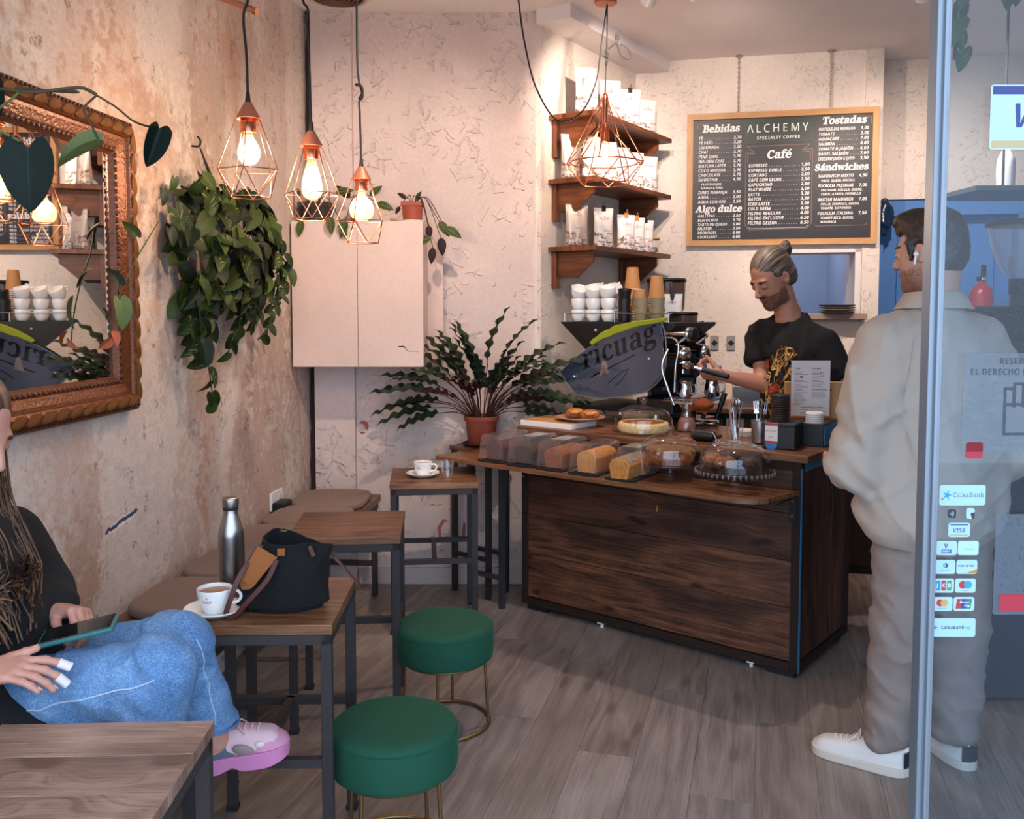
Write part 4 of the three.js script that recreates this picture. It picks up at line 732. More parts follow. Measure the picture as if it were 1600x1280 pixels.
{
  const rows = [
    [2.491, [[0.20, 0.16, 0.13, 0.25, 0, 0], [0.47, 0.16, 0.125, 0.24, 0, 0], [0.7, 0.17, 0.13, 0.235, 1, 1], [0.93, 0.17, 0.13, 0.22, 0, 0]]],
    [2.156, [[0.14, 0.10, 0.12, 0.235, 2, 0], [0.26, 0.16, 0.12, 0.235, 0, 0], [0.42, 0.17, 0.115, 0.23, 0, 0], [0.58, 0.17, 0.115, 0.225, 1, 0], [0.75, 0.18, 0.115, 0.22, 0, 0], [0.92, 0.19, 0.115, 0.22, 1, 0]]],
    [1.801, [[0.15, 0.13, 0.125, 0.225, 2, 0], [0.36, 0.18, 0.12, 0.22, 0, 1], [0.50, 0.1, 0.11, 0.21, 1, 0], [0.62, 0.19, 0.115, 0.205, 1, 2], [0.76, 0.19, 0.105, 0.2, 0, 2], [0.88, 0.19, 0.105, 0.195, 1, 1]]]];
  const ord = ['first', 'second', 'third', 'fourth', 'fifth', 'sixth'], sh = ['topmost', 'middle', 'lowest'];
  rows.forEach(([y, list], r) => list.forEach(([s, d, w, h, mi, clip], i) => coffeeBag(`${mi === 2 ? 'grey' : 'white'} coffee bag${clip ? (clip === 2 ? ' with wooden peg' : ' with black clip') : ''}, ${ord[i]} from the left on the ${sh[r]} shelf`, onS(s, d, y), 0.3 + rr(-0.12, 0.12), w, h, 0.065, mi, clip)));
  const jar = thing('glass_jar', 'small glass jar with cork lid at the right end of the lowest shelf', 'jar', onS(0.985, 0.2, 1.801));
  mesh('glass', lathe([[0, 0.002], [0.033, 0.002], [0.035, 0.01], [0.035, 0.07], [0.03, 0.078], [0.03, 0.084]], 24), M.glass, jar);
  mesh('lid', lathe([[0, 0.084], [0.034, 0.084], [0.034, 0.098], [0, 0.098]], 24), M.oak, jar);
  mesh('beans', [...Array(26).keys()].map(() => { const a = rr(0, 6.28), r = rr(0, 0.024); return new THREE.SphereGeometry(0.006, 6, 5).scale(1, 0.7, 1.4).rotateY(rr(0, 3)).translate(Math.cos(a) * r, rr(0.01, 0.045), Math.sin(a) * r); }), mat(0x6b4a30, 0.6), jar);
}
// ---------- menu board ----------
{
  const A = V(1.085, 0, -5.61), B = V(2.165, 0, -5.376), d = B.clone().sub(A), L = d.length(), th = Math.atan2(-d.z, d.x);
  const y0 = 1.857, y1 = 2.657, H = y1 - y0, fw = 0.034;
  const o = thing('menu_board', 'large black menu board with white hand lettering in an oak frame, on the back wall', 'menu board', [A.x + Math.sin(th) * 0.02, y0, A.z + Math.cos(th) * 0.02], th);
  const tex = canvasTex(1800, 1240, (c, w, h) => {
    c.fillStyle = '#17131a'; c.fillRect(0, 0, w, h);
    const s0 = seed; seed = 77; for (let i = 0; i < 60; i++) { const x = rr(0, w), y = rr(0, h), r = rr(40, 200), g = c.createRadialGradient(x, y, 0, x, y, r); g.addColorStop(0, 'rgba(90,80,85,.07)'); g.addColorStop(1, 'rgba(90,80,85,0)'); c.fillStyle = g; c.fillRect(x - r, y - r, 2 * r, 2 * r); } seed = s0;
    c.fillStyle = '#122b1e'; c.fillRect(530, 20, 690, 235); c.fillStyle = '#e9e4e0';
    c.textAlign = 'center'; const spaced = (s, x, y, font, sp) => { c.font = font; const ws = [...s].map((k) => c.measureText(k).width + sp); let t = x - ws.reduce((a, b) => a + b) / 2; c.textAlign = 'left'; [...s].forEach((k, i) => { c.fillText(k, t, y); t += ws[i]; }); };
    spaced('\u039bLCHEMY', 875, 150, '112px sans-serif', 22); spaced('SPECIALTY COFFEE', 875, 222, 'bold 42px sans-serif', 4);
    const head = (s, x, y, k = 92) => { c.save(); c.translate(x, y); c.transform(1, 0, -0.16, 1, 0, 0); c.font = `bold ${k}px serif`; c.textAlign = 'center'; c.lineWidth = 5; c.strokeStyle = '#e9e4e0'; c.strokeText(s, 0, 0); c.fillText(s, 0, 0); c.restore(); };
    head('Bebidas', 290, 130, 96); head('Algo dulce', 275, 945, 90); head('Caf\u00e9', 880, 415, 110); head('Tostadas', 1520, 95, 96); head('S\u00e1ndwiches', 1500, 555, 88);
    const line = (l, p, x0, x1, y, dots = true, k = 42) => { c.font = `bold ${k}px sans-serif`; const sk = (s, x, al) => { c.save(); c.translate(x, y); c.transform(1, 0, -0.14, 1, 0, 0); c.textAlign = al; c.fillText(s, 0, 0); c.restore(); }; const sx = c.measureText(l).width; const fit = Math.min(1, (x1 - x0 - (p ? 110 : 0)) / sx); c.save(); c.translate(x0, y); c.transform(fit * 0.94, 0, -0.14, 1, 0, 0); c.textAlign = 'left'; c.fillText(l, 0, 0); c.restore(); if (p) { sk(p, x1, 'right'); if (dots) { let x = x0 + sx * fit * 0.94 + 18; while (x < x1 - c.measureText(p).width - 16) { c.fillRect(x, y - 6, 5, 5); x += 25; } } } };
    let y = 205; for (const [a, b] of [['T\u00c9', '2,70'], ['T\u00c9 FR\u00cdO', '3,20'], ['LIMONADA', '3,20'], ['CHAI', '3,70'], ['PINK CHAI', '3,70'], ['GOLDEN CHAI', '3,70'], ['MATCHA LATTE', '3,70'], ['COCO MATCHA', '3,90'], ['CHOCOLATE', '2,70'], ['SMOOTHIE', '4,50']]) { line(a, b, 60, 500, y); y += 47; }
    line('FRUTOS ROJOS', '', 90, 500, y - 2, false, 32); line('MANGO & PI\u00d1A', '', 90, 500, y + 36, false, 32); y += 84; for (const [a, b] of [['ZUMO NARANJA', '3,50'], ['AGUA', '2,00'], ['AGUA CON GAS', '2,50']]) { line(a, b, 60, 500, y); y += 48; }
    y = 1000; for (const [a, b] of [['GALLETAS', '2,50'], ['BIZCOCHOS', '3,70'], ['TARTA DE QUESO', '6,00'], ['MUFFIN', '3,50'], ['BROWNIES', '4,00'], ['CROISSANT', '4,00']]) { line(a, b, 60, 500, y, true, 40); y += 43; }
    y = 500; for (const [a, b] of [['ESPRESSO', '1,80'], ['ESPRESSO DOBLE', '2,50'], ['CORTADO', '2,00'], ['CAF\u00c9 CON LECHE', '2,50'], ['CAPUCHINO', '2,50'], ['FLAT WHITE', '3,00'], ['LATTE', '3,20'], ['BATCH', '3,50'], ['ICED LATTE', '3,50'], ['COLD BREW', '4,00'], ['FILTRO REGULAR', '4,00'], ['FILTRO EXCLUSIVE', '6,50'], ['FILTRO GEISHA', '8,50']]) { line(a, b, 575, 1190, y, true, 44); y += 48.5; }
    y = 160; for (const [a, b] of [['MANTEQUILLA & MERMELADA', '3,00'], ['TOMATE', '3,00'], ['AGUACATE', '7,00'], ['SALM\u00d3N', '8,00'], ['TOMATE & JAM\u00d3N', '5,50'], ['BAGEL SALM\u00d3N', '7,00'], ['CROISSANT JAM\u00d3N & QUESO', '3,50']]) { line(a, b, 1270, 1760, y, y > 170 && y < 440, 42); y += 49; }
    for (const [a, b, yy, k] of [['SANDWICH MIXTO', '4,50', 625, 42], ['PAVO, QUESO, R\u00daCULA', '', 668, 32], ['FOCACCIA PASTRAMI', '7,00', 722, 42], ['PASTRAMI, R\u00daCULA, QUESO,', '', 762, 32], ['CEBOLLA FRITA, PEPINILLO', '', 802, 32], ['BRITISH SANDWICH', '7,00', 860, 42], ['POLLO, ESPINACA, QUESO,', '', 902, 32], ['TOMATE, MAYONESA', '', 942, 32], ['FOCACCIA ITALIANA', '7,50', 998, 42], ['TOMATE SECO, QUESO,', '', 1040, 32], ['ALBAHACA', '', 1078, 32]]) line(a, b, b ? 1275 : 1305, 1755, yy, false, k);
    c.strokeStyle = '#a5705c'; c.lineWidth = 4; const pl = (q) => { c.beginPath(); q.forEach(([a, b], i) => i ? c.lineTo(a, b) : c.moveTo(a, b)); c.stroke(); };
    pl([[560, 290], [1190, 285], [1110, 350]]); pl([[560, 290], [640, 360]]); pl([[620, 345], [548, 345], [548, 1085], [590, 1135], [1170, 1130], [1215, 1080], [1215, 335], [1120, 340]]); pl([[640, 365], [568, 365], [568, 450]]); pl([[1130, 360], [1195, 358], [1195, 440]]); pl([[40, 1225], [50, 1238], [500, 1232], [515, 1218]]); pl([[1250, 1095], [1270, 1108], [1740, 1105], [1760, 1092]]); pl([[50, 90], [50, 50], [160, 46]]); pl([[1780, 110], [1780, 40], [1690, 42]]);
    c.strokeStyle = '#d8cfc8'; pl([[585, 1110], [600, 1122], [1160, 1118], [1185, 1095]]);
  });
  mesh('board_panel', (() => { const g = new THREE.PlaneGeometry(L - 2 * fw + 0.004, H - 2 * fw + 0.004); return g.translate(L / 2, H / 2, 0.0115); })(), mat(0xffffff, 0.45, { map: tex }), o);
  mesh('backing', box(L - 0.01, H - 0.01, 0.01, L / 2, H / 2, 0.0055), M.black, o);
  const fr = (pts, g) => mesh('frame_bar', muv(extrude(pts, 0.022, 0.0015).translate(0, 0, 0.002), g, [rr(0, 2), rr(0, 2)]), M.oak, o);
  fr([[0, 0], [L, 0], [L - fw, fw], [fw, fw]], 'x'); fr([[0, H], [fw, H - fw], [L - fw, H - fw], [L, H]], 'x'); fr([[0, 0], [fw, fw], [fw, H - fw], [0, H]], 'y'); fr([[L, 0], [L, H], [L - fw, H - fw], [L - fw, fw]], 'y');
  const link = new THREE.TorusGeometry(0.0065, 0.0016, 5, 10).scale(1, 1.45, 1);
  [[0.3, 'left'], [0.83, 'right']].forEach(([x, s]) => {
    const p = A.clone().addScaledVector(d.clone().normalize(), x).add(V(Math.sin(th) * 0.03, 0, Math.cos(th) * 0.03));
    const ch = thing('board_chain', `steel chain holding the ${s} end of the menu board from the ceiling`, 'chain', [p.x, y1, p.z], th, 'menu board chains'), g = [];
    for (let k = 0, y = 0.0; y < CEIL - y1 - 0.012; k++, y += 0.0145) g.push(link.clone().rotateY(k % 2 ? Math.PI / 2 : 0).translate(0, y + 0.008, 0));
    mesh('links', g, M.inox, ch); mesh('ceiling_plate', new THREE.CylinderGeometry(0.02, 0.02, 0.008, 16).translate(0, CEIL - y1 - 0.005, 0), M.inox, ch);
  });
}
// ---------- things on the low tables ----------
const cupProf = [[0, 0.006], [0.022, 0.006], [0.024, 0], [0.027, 0.002], [0.034, 0.016], [0.042, 0.04], [0.0445, 0.062], [0.0435, 0.063], [0.041, 0.04], [0.033, 0.018], [0.02, 0.01], [0, 0.009]];
const logoM = mat(0xffffff, 0.2, { map: canvasTex(256, 128, (c, w, h) => { c.fillStyle = '#f1eeea'; c.fillRect(0, 0, w, h); c.fillStyle = '#8d2a38'; c.font = 'bold 50px serif'; c.textAlign = 'center'; c.fillText('DABOV', w / 2, 92); c.beginPath(); c.moveTo(128, 8); c.quadraticCurveTo(112, 32, 128, 46); c.quadraticCurveTo(144, 32, 128, 8); c.fill(); c.font = '13px sans-serif'; c.fillText('SPECIALTY COFFEE', w / 2, 112); }) });
function cupAndSaucer(labelCup, labelSaucer, x, y, z, turn) {
  const s = thing('saucer', labelSaucer, 'saucer', [x, y, z], turn, 'white saucers');
  mesh('dish', lathe(smoothProfile([[0, 0.004], [0.035, 0.003], [0.04, 0], [0.05, 0.004], [0.07, 0.014], [0.078, 0.02], [0.076, 0.0215], [0.06, 0.014], [0.04, 0.008], [0, 0.007]], 30), 40), M.ceramic, s);
  const c = thing('coffee_cup', labelCup, 'cup', [x, y + 0.0075, z], turn, 'white cups of coffee');
  mesh('bowl', lathe(smoothProfile(cupProf, 36), 40), M.ceramic, c);
  mesh('handle', tube([[0.041, 0.05, 0], [0.058, 0.053, 0], [0.066, 0.04, 0], [0.058, 0.026, 0], [0.036, 0.022, 0]], 0.0042, 20, 8), M.ceramic, c);
  mesh('coffee', new THREE.CircleGeometry(0.0415, 32).rotateX(-Math.PI / 2).translate(0, 0.053, 0), M.crema, c);
  const g = new THREE.CylinderGeometry(0.0446, 0.0392, 0.026, 12, 1, true, -0.45, 0.9).translate(0, 0.039, 0); mesh('printed_mark', g, logoM, c, 'red printed lettering').rotation.y = -0.25;
}
cupAndSaucer('white cup of coffee with red lettering beside the steel bottle', 'white saucer near the knees in jeans', -0.765, 0.69, -2.265, 0.1);
cupAndSaucer('white cup of coffee on the table by the end wall', 'white saucer beside the small water glass', -0.416, 0.69, -4.15, -0.2);
{
  const g = thing('water_glass', 'small clear water glass beside the far cup', 'glass', [-0.296, 0.69, -4.085]);
  mesh('tumbler', lathe([[0, 0.001], [0.024, 0.001], [0.026, 0.01], [0.0295, 0.085], [0.028, 0.086], [0.0245, 0.012], [0, 0.01]], 28), M.glass, g);
  mesh('water', lathe([[0, 0.0115], [0.0238, 0.0115], [0.0252, 0.036], [0, 0.036]], 24), M.glass, g);
  const b = thing('steel_bottle', 'brushed steel water bottle standing on the table behind the cup', 'bottle', [-0.785, 0.69, -2.47]);
  mesh('body', lathe(smoothProfile([[0, 0.001], [0.032, 0.001], [0.035, 0.006], [0.0355, 0.03], [0.0355, 0.14], [0.034, 0.165], [0.026, 0.196], [0.02, 0.215], [0.019, 0.226]], 40), 40), M.inox, b);
  mesh('neck_ring', lathe([[0.0195, 0.226], [0.021, 0.228], [0.021, 0.233], [0.0195, 0.235]], 30), M.rubber, b);
  mesh('cap', lathe([[0.0195, 0.234], [0.0225, 0.236], [0.0225, 0.258], [0.021, 0.262], [0, 0.263]], 32), M.inox, b);
}
// open black bucket bag with tan leather
{
  const p = thing('handbag', 'open black cloth handbag with tan leather flap and brown straps', 'bag', [-0.60, 0.6905, -2.335], 0.12); p.scale.set(1, 0.86, 1);
  const cloth = mat(0x060507, 0.95, { bumpMap: noiseBump(5, 5, [0.12, 0.12]), bumpScale: 0.006 }), tan = mat(0x9c5c28, 0.7, { bumpMap: speck, bumpScale: 0.0006 }), strapM = mat(0x4a2119, 0.45), stitch = mat(0xd0b8a0, 0.8);
  const rings = [[-0.005, 0.0, 0.02, 0.02], [-0.005, 0.001, 0.1, 0.068], [-0.005, 0.02, 0.112, 0.078], [0.0, 0.06, 0.11, 0.082], [0.01, 0.11, 0.1, 0.078], [0.022, 0.155, 0.092, 0.072], [0.03, 0.19, 0.086, 0.065], [0.032, 0.205, 0.084, 0.062], [0.03, 0.205, 0.078, 0.056], [0.026, 0.17, 0.076, 0.056], [0.015, 0.1, 0.08, 0.055], [0.0, 0.04, 0.05, 0.04], [0, 0.035, 0.001, 0.001]];
  const nu = 36, P = [], I = [], UV = [];
  rings.forEach(([cx, y, rx, rz], j) => { for (let i = 0; i <= nu; i++) { const a = i / nu * 6.2832, lobes = 1 + (j > 1 && j < 12 ? 0.05 * Math.sin(a * 5 + y * 30) + 0.07 * Math.sin(a * 3 - y * 26) + 0.05 * Math.sin(a * 2 + y * 40) : 0); const ty = y + (j > 4 && j < 10 ? 0.03 * Math.cos(a) * (y / 0.2) * -0.6 + 0.012 * Math.sin(2 * a) : 0); P.push(cx + Math.cos(a) * rx * lobes, ty, Math.sin(a) * rz * lobes); UV.push(i / nu * 0.6, y); } });
  for (let j = 0; j < rings.length - 1; j++) for (let i = 0; i < nu; i++) { const a = j * (nu + 1) + i, b = a + nu + 1; I.push(a, b, a + 1, a + 1, b, b + 1); }
  const g = new THREE.BufferGeometry(); g.setAttribute('position', new THREE.Float32BufferAttribute(P, 3)); g.setAttribute('uv', new THREE.Float32BufferAttribute(UV, 2)); g.setIndex(I); g.computeVertexNormals();
  mesh('body', g, cloth, p);
  // tan flap bent over the left front
  const fl = leafGeo(0.125, 0.062, { fold: 0, curl: 0.12, nx: 8, ny: 12, shape: (t) => (t < 0.7 ? 1.05 - 0.35 * t : 0.8 * Math.sqrt(Math.max(0, 1 - Math.pow((t - 0.7) / 0.3, 2)))) });
  const fl2 = merge([fl, fl.clone().translate(0, 0, -0.003)]);
  const f = putLeaf(fl2, mat(0x9c5c28, 0.7, { side: THREE.DoubleSide, bumpMap: speck, bumpScale: 0.0006 }), p, V(-0.035, 0.19, 0.066), V(-0.55, -0.83, 0.18), V(-0.35, 0.35, 1), 1, 'leather_flap');
  mesh('stud', new THREE.SphereGeometry(0.004, 10, 8).translate(0, 0.108, 0.0), M.brass, f);
  mesh('tab', [box(0.02, 0.022, 0.004, 0.0, 0.19, 0.074, 0.001)], tan, p); mesh('tab', rotZ(box(0.012, 0.034, 0.004, 0, 0, 0, 0.001), 0.3).translate(0.075, 0.185, 0.06), strapM, p);
  const flat = (pts, w) => { const c = new THREE.CatmullRomCurve3(pts.map((q) => V(...q))), s = new THREE.Shape(); s.moveTo(-w / 2, -0.0022); s.lineTo(w / 2, -0.0022); s.lineTo(w / 2, 0.0022); s.lineTo(-w / 2, 0.0022); return new THREE.ExtrudeGeometry(s, { steps: 40, extrudePath: c, bevelEnabled: false }); };
  mesh('strap', flat([[-0.055, 0.2, 0.03], [-0.1, 0.13, 0.075], [-0.125, 0.06, 0.09], [-0.135, 0.012, 0.095], [-0.12, 0.008, 0.1], [-0.08, 0.055, 0.105], [-0.03, 0.12, 0.1], [-0.01, 0.17, 0.085]], 0.013), strapM, p);
  mesh('strap', flat([[0.11, 0.165, -0.02], [0.135, 0.14, 0.0], [0.17, 0.09, 0.01], [0.195, 0.06, 0.01], [0.2, 0.05, 0.0], [0.19, 0.06, -0.015], [0.16, 0.09, -0.03], [0.12, 0.13, -0.045]], 0.013), strapM, p);
  mesh('zip_pull', [new THREE.TorusGeometry(0.006, 0.0015, 6, 12).translate(-0.02, 0.222, -0.05), box(0.014, 0.004, 0.004, -0.008, 0.219, -0.05)], M.brass, p);
}
{
  const o = thing('wall_socket', 'white wall socket above the bench', 'socket', [LW(-4.18), 0.575, -4.18], Math.PI / 2 - Math.atan(0.0933));
  mesh('plate', box(0.15, 0.085, 0.012, 0, 0, 0.006, 0.003), M.white, o); mesh('outlet', [new THREE.CylinderGeometry(0.02, 0.02, 0.003, 20).rotateX(Math.PI / 2).translate(0.035, 0, 0.0125)], mat(0xc8c2be, 0.5), o);
  const c = thing('charger', 'black plug-in charger block in the wall socket', 'charger', [LW(-4.15) + 0.045, 0.548, -4.15], Math.PI / 2 - Math.atan(0.0933));
  mesh('block', box(0.11, 0.055, 0.06, 0, 0, 0, 0.008), M.black, c); mesh('cable', tube([[-0.05, -0.01, 0.02], [-0.09, -0.022, 0.03], [-0.12, -0.022, 0.05]], 0.0025), M.black, c);
}
// ---------- cakes on the display shelf ----------
const crumb = (c0, c1, s) => dataTex(128, 128, (u, v) => mixc(hex(c0), hex(c1), fbm(u * 14 + s, v * 14, 4)), true, [0.12, 0.12]);
const cakeM = (c0, c1, s, r = 0.75) => mat(0xffffff, r, { map: crumb(c0, c1, s), bumpMap: speck, bumpScale: 0.004 });
const CK = { red: cakeM(0x3a1712, 0x5d2a1f, 1), choc: cakeM(0x1a0f0c, 0x36211a, 2), brown: cakeM(0x6e3a20, 0xa5683c, 3), yellow: cakeM(0xb8772f, 0xe0ac62, 4), gold: cakeM(0xa8652a, 0xd69a4d, 5), nut: cakeM(0x6a3214, 0xa8602a, 6, 0.65), dark: cakeM(0x24120d, 0x4a2a1d, 7, 0.5), cheese: cakeM(0xdcb878, 0xf0d9a4, 8), burnt: cakeM(0x7a3d16, 0xc07a34, 9, 0.4), white: cakeM(0xcbb79a, 0xf0e6d2, 10) };
const lumpy = (g, amp, f) => { g = mergeVertices(g.index ? g.toNonIndexed().deleteAttribute('normal').deleteAttribute('uv') : g); const p = g.attributes.position; for (let i = 0; i < p.count; i++) { const x = p.getX(i), y = p.getY(i), z = p.getZ(i), k = (fbm(x * f + y * f * 0.7, z * f + y * f, 3) - 0.5) * amp; const L = Math.hypot(x, y, z) || 1; p.setXYZ(i, x + x / L * k, y + y / L * k, z + z / L * k); } g.computeVertexNormals(); return muv(g.toNonIndexed()); };
function loafShape(w, h) { const s = new THREE.Shape(); s.moveTo(-w * 0.4, 0); s.lineTo(w * 0.4, 0); s.lineTo(w * 0.5, h * 0.7); s.quadraticCurveTo(w * 0.42, h, 0, h * 1.04); s.quadraticCurveTo(-w * 0.42, h, -w * 0.5, h * 0.7); s.closePath(); return s; }
const coverShape = (w, h, t) => { const s = new THREE.Shape(), o = (a, b, r) => { s.moveTo(-a / 2, 0); s.lineTo(a / 2, 0); s.lineTo(b / 2, h - r); s.quadraticCurveTo(b / 2 - 0.002, h, b / 2 - r, h); s.lineTo(-b / 2 + r, h); s.quadraticCurveTo(-b / 2 + 0.002, h, -b / 2, h - r); s.closePath(); }; o(w, w * 0.82, 0.016); return s; };
[[0.02, CK.red, 'dark red loaf cake, leftmost of the row of five', 0.075], [0.19, CK.choc, 'dark chocolate loaf cake, second of the row of five', 0.075], [0.355, CK.brown, 'brown loaf cake in the middle of the row of five', 0.08], [0.53, CK.yellow, 'yellow sponge loaf cake, fourth of the row of five', 0.085], [0.715, CK.gold, 'golden loaf cake with crumble topping, rightmost of the row of five', 0.075]].forEach(([u, m, label, h], i) => {
  const v0 = -0.15, tl = 0.1, y0 = 0.766;
  const tray = cthing('cake_tray', label.replace(/.*?loaf cake/, 'oblong tray under the loaf cake'), 'tray', u, v0, y0, tl, 'loaf trays');
  mesh('tray_plate', box(0.135, 0.006, 0.262, 0, 0.003, 0, 0.002), M.rubber, tray); for (const s of [-1, 1]) mesh('tray_rim', box(0.135, 0.006, 0.004, 0, 0.008, s * 0.129), M.rubber, tray);
  const k = cthing('loaf_cake', label, 'cake', u, v0, y0 + 0.0065, tl, 'loaf cakes'), len = i === 4 ? 0.215 : 0.2;
  mesh('loaf', muv(new THREE.ExtrudeGeometry(loafShape(0.088, h), { depth: len, bevelEnabled: true, bevelSize: 0.003, bevelThickness: 0.004, bevelSegments: 2, curveSegments: 8 }).translate(0, 0.003, -len / 2 + (i === 4 ? 0.02 : -0.008)), 'z'), m, k);
  if (i === 4) { const g = []; for (let q = 0; q < 260; q++) { const x = rr(-0.042, 0.042); g.push(new THREE.DodecahedronGeometry(rr(0.003, 0.0065)).translate(x, h * 1.03 - Math.pow(Math.abs(x) / 0.05, 2) * 0.016 + 0.0065, rr(-0.085, 0.125))); } const t = mesh('crumble', g, CK.white, k); t.userData.kind = 'stuff'; }
  const co = cthing('loaf_cover', label.replace(/.*?loaf cake/, 'clear plastic cover over the loaf cake'), 'cover', u, i === 4 ? v0 + 0.04 : v0, y0 + 0.0115, tl, 'clear loaf covers');
  const W = 0.128, Hh = 0.105, Dp = i === 4 ? 0.17 : 0.25;
  const outer = new THREE.ExtrudeGeometry(coverShape(W, Hh), { depth: Dp - 0.016, bevelEnabled: true, bevelSize: 0.006, bevelThickness: 0.008, bevelSegments: 3, curveSegments: 8 }).translate(0, 0.006, -Dp / 2 + 0.008);
  const q = outer.attributes.position, nn = outer.attributes.normal, keep = [], kn = []; for (let a = 0; a < q.count; a += 3) { if (q.getY(a) < 0.0065 && q.getY(a + 1) < 0.0065 && q.getY(a + 2) < 0.0065) continue; for (let b = 0; b < 3; b++) { keep.push(q.getX(a + b), q.getY(a + b), q.getZ(a + b)); kn.push(nn.getX(a + b), nn.getY(a + b), nn.getZ(a + b)); } }
  const cg = new THREE.BufferGeometry(); cg.setAttribute('position', new THREE.Float32BufferAttribute(keep, 3)); cg.setAttribute('normal', new THREE.Float32BufferAttribute(kn, 3)); mesh('shell', cg, M.plastic, co);
});
function cakeStand(label, dl, cl, u, v, R, hs, fluted, cake) {
  const y0 = 0.766, s = cthing('cake_stand', label, 'cake stand', u, v, y0, 0, 'glass cake stands');
  mesh('foot', lathe(smoothProfile([[0, 0.001], [0.055, 0.001], [0.06, 0.004], [0.045, 0.009], [0.02, 0.016], [0.011, 0.03], [0.013, hs - 0.02], [0.02, hs - 0.004]], 30), 36), M.glass, s);
  mesh('plate', lathe(smoothProfile([[0, hs], [R - 0.02, hs], [R, hs + 0.004], [R + 0.004, hs + 0.012], [R, hs + 0.013], [R - 0.02, hs + 0.006], [0, hs + 0.006]], 30), 48), M.glass, s);
  if (fluted) mesh('fluted_rim', [...Array(44).keys()].map((k) => new THREE.SphereGeometry(0.0075, 8, 6).scale(0.7, 1.5, 0.5).rotateY(-k / 44 * 6.283 + Math.PI / 2).translate(Math.cos(k / 44 * 6.283) * (R + 0.002), hs + 0.006, Math.sin(k / 44 * 6.283) * (R + 0.002))), M.glass, s).userData.kind = 'stuff';
  cake(hs + 0.0065 + y0, cl);
  const d = cthing('cake_dome', dl, 'glass dome', u, v, y0 + hs + 0.0135, 0, 'glass cake domes'), r = R - 0.012, h = fluted ? 0.105 : 0.112;
  mesh('dome', lathe(smoothProfile([[r, 0], [r - 0.001, h * 0.35], [r * 0.9, h * 0.66], [r * 0.66, h * 0.88], [r * 0.35, h * 0.98], [0.012, h]], 30), 48), M.glass, d);
  if (fluted) mesh('fluting', [...Array(40).keys()].map((k) => { const a = k / 40 * 6.283; return rod([Math.cos(a) * r * 0.3, h * 0.985, Math.sin(a) * r * 0.3], [Math.cos(a) * r * 0.62, h * 0.9, Math.sin(a) * r * 0.62], 0.0025, 0.0025, 5); }), M.glass, d).userData.kind = 'stuff';
  mesh('knob', lathe(smoothProfile([[0.012, h], [0.009, h + 0.008], [0.014, h + 0.016], [0.018, h + 0.026], [0.013, h + 0.036], [0, h + 0.039]], 24), 24), M.glass, d);
}
cakeStand('clear glass cake stand under the nut cake', 'smooth glass dome over the nut cake', 'glazed nut-topped ring cake', 0.866, -0.1, 0.14, 0.06, false, (y, cl) => {
  const k = cthing('cake', cl, 'cake', 0.866, -0.1, y); mesh('body', lumpy(lathe(smoothProfile([[0.02, 0.006], [0.08, 0.001], [0.096, 0.018], [0.095, 0.042], [0.078, 0.058], [0.05, 0.058], [0.02, 0.044]], 24), 36), 0.024, 45), CK.nut, k);
  const g = []; for (let q = 0; q < 220; q++) { const a = rr(0, 6.28), r = rr(0.025, 0.095); g.push(lumpySmall(rr(0.006, 0.013)).rotateY(a).translate(Math.cos(a) * r, 0.063 - Math.pow(Math.abs(r - 0.06) / 0.05, 2) * 0.02, Math.sin(a) * r)); } mesh('chopped_nuts', g, cakeM(0xa5672e, 0xe8ba78, 12, 0.5), k).userData.kind = 'stuff';
});
function lumpySmall(r) { return new THREE.IcosahedronGeometry(r, 0).scale(1.5, 0.6, 0.9); }
cakeStand('fluted glass cake stand at the right end of the shelf', 'pressed glass dome with fluted crown over the muffins', 'muffin', 1.16, -0.115, 0.152, 0.062, true, (y) => {
  const spots = [[-0.07, 0.05, CK.brown, 'brown muffin front left under the fluted dome'], [0.0, 0.085, CK.nut, 'orange-brown muffin at the front under the fluted dome'], [0.075, 0.045, CK.dark, 'dark muffin front right under the fluted dome'], [-0.06, -0.05, CK.dark, 'dark muffin rear left under the fluted dome'], [0.05, -0.055, CK.choc, 'dark muffin rear right under the fluted dome']];
  for (const [x, z, m, l] of spots) { const k = cthing('muffin', l, 'muffin', 1.16 + x, -0.115 - z, y, 0, 'muffins'); mesh('cup', lathe([[0, 0], [0.027, 0], [0.037, 0.036], [0, 0.036]], 24), CK.dark, k); mesh('top', lumpy(new THREE.SphereGeometry(0.041, 18, 12).scale(1, 0.62, 1), 0.014, 60).translate(0, 0.045, 0), m, k); }
});
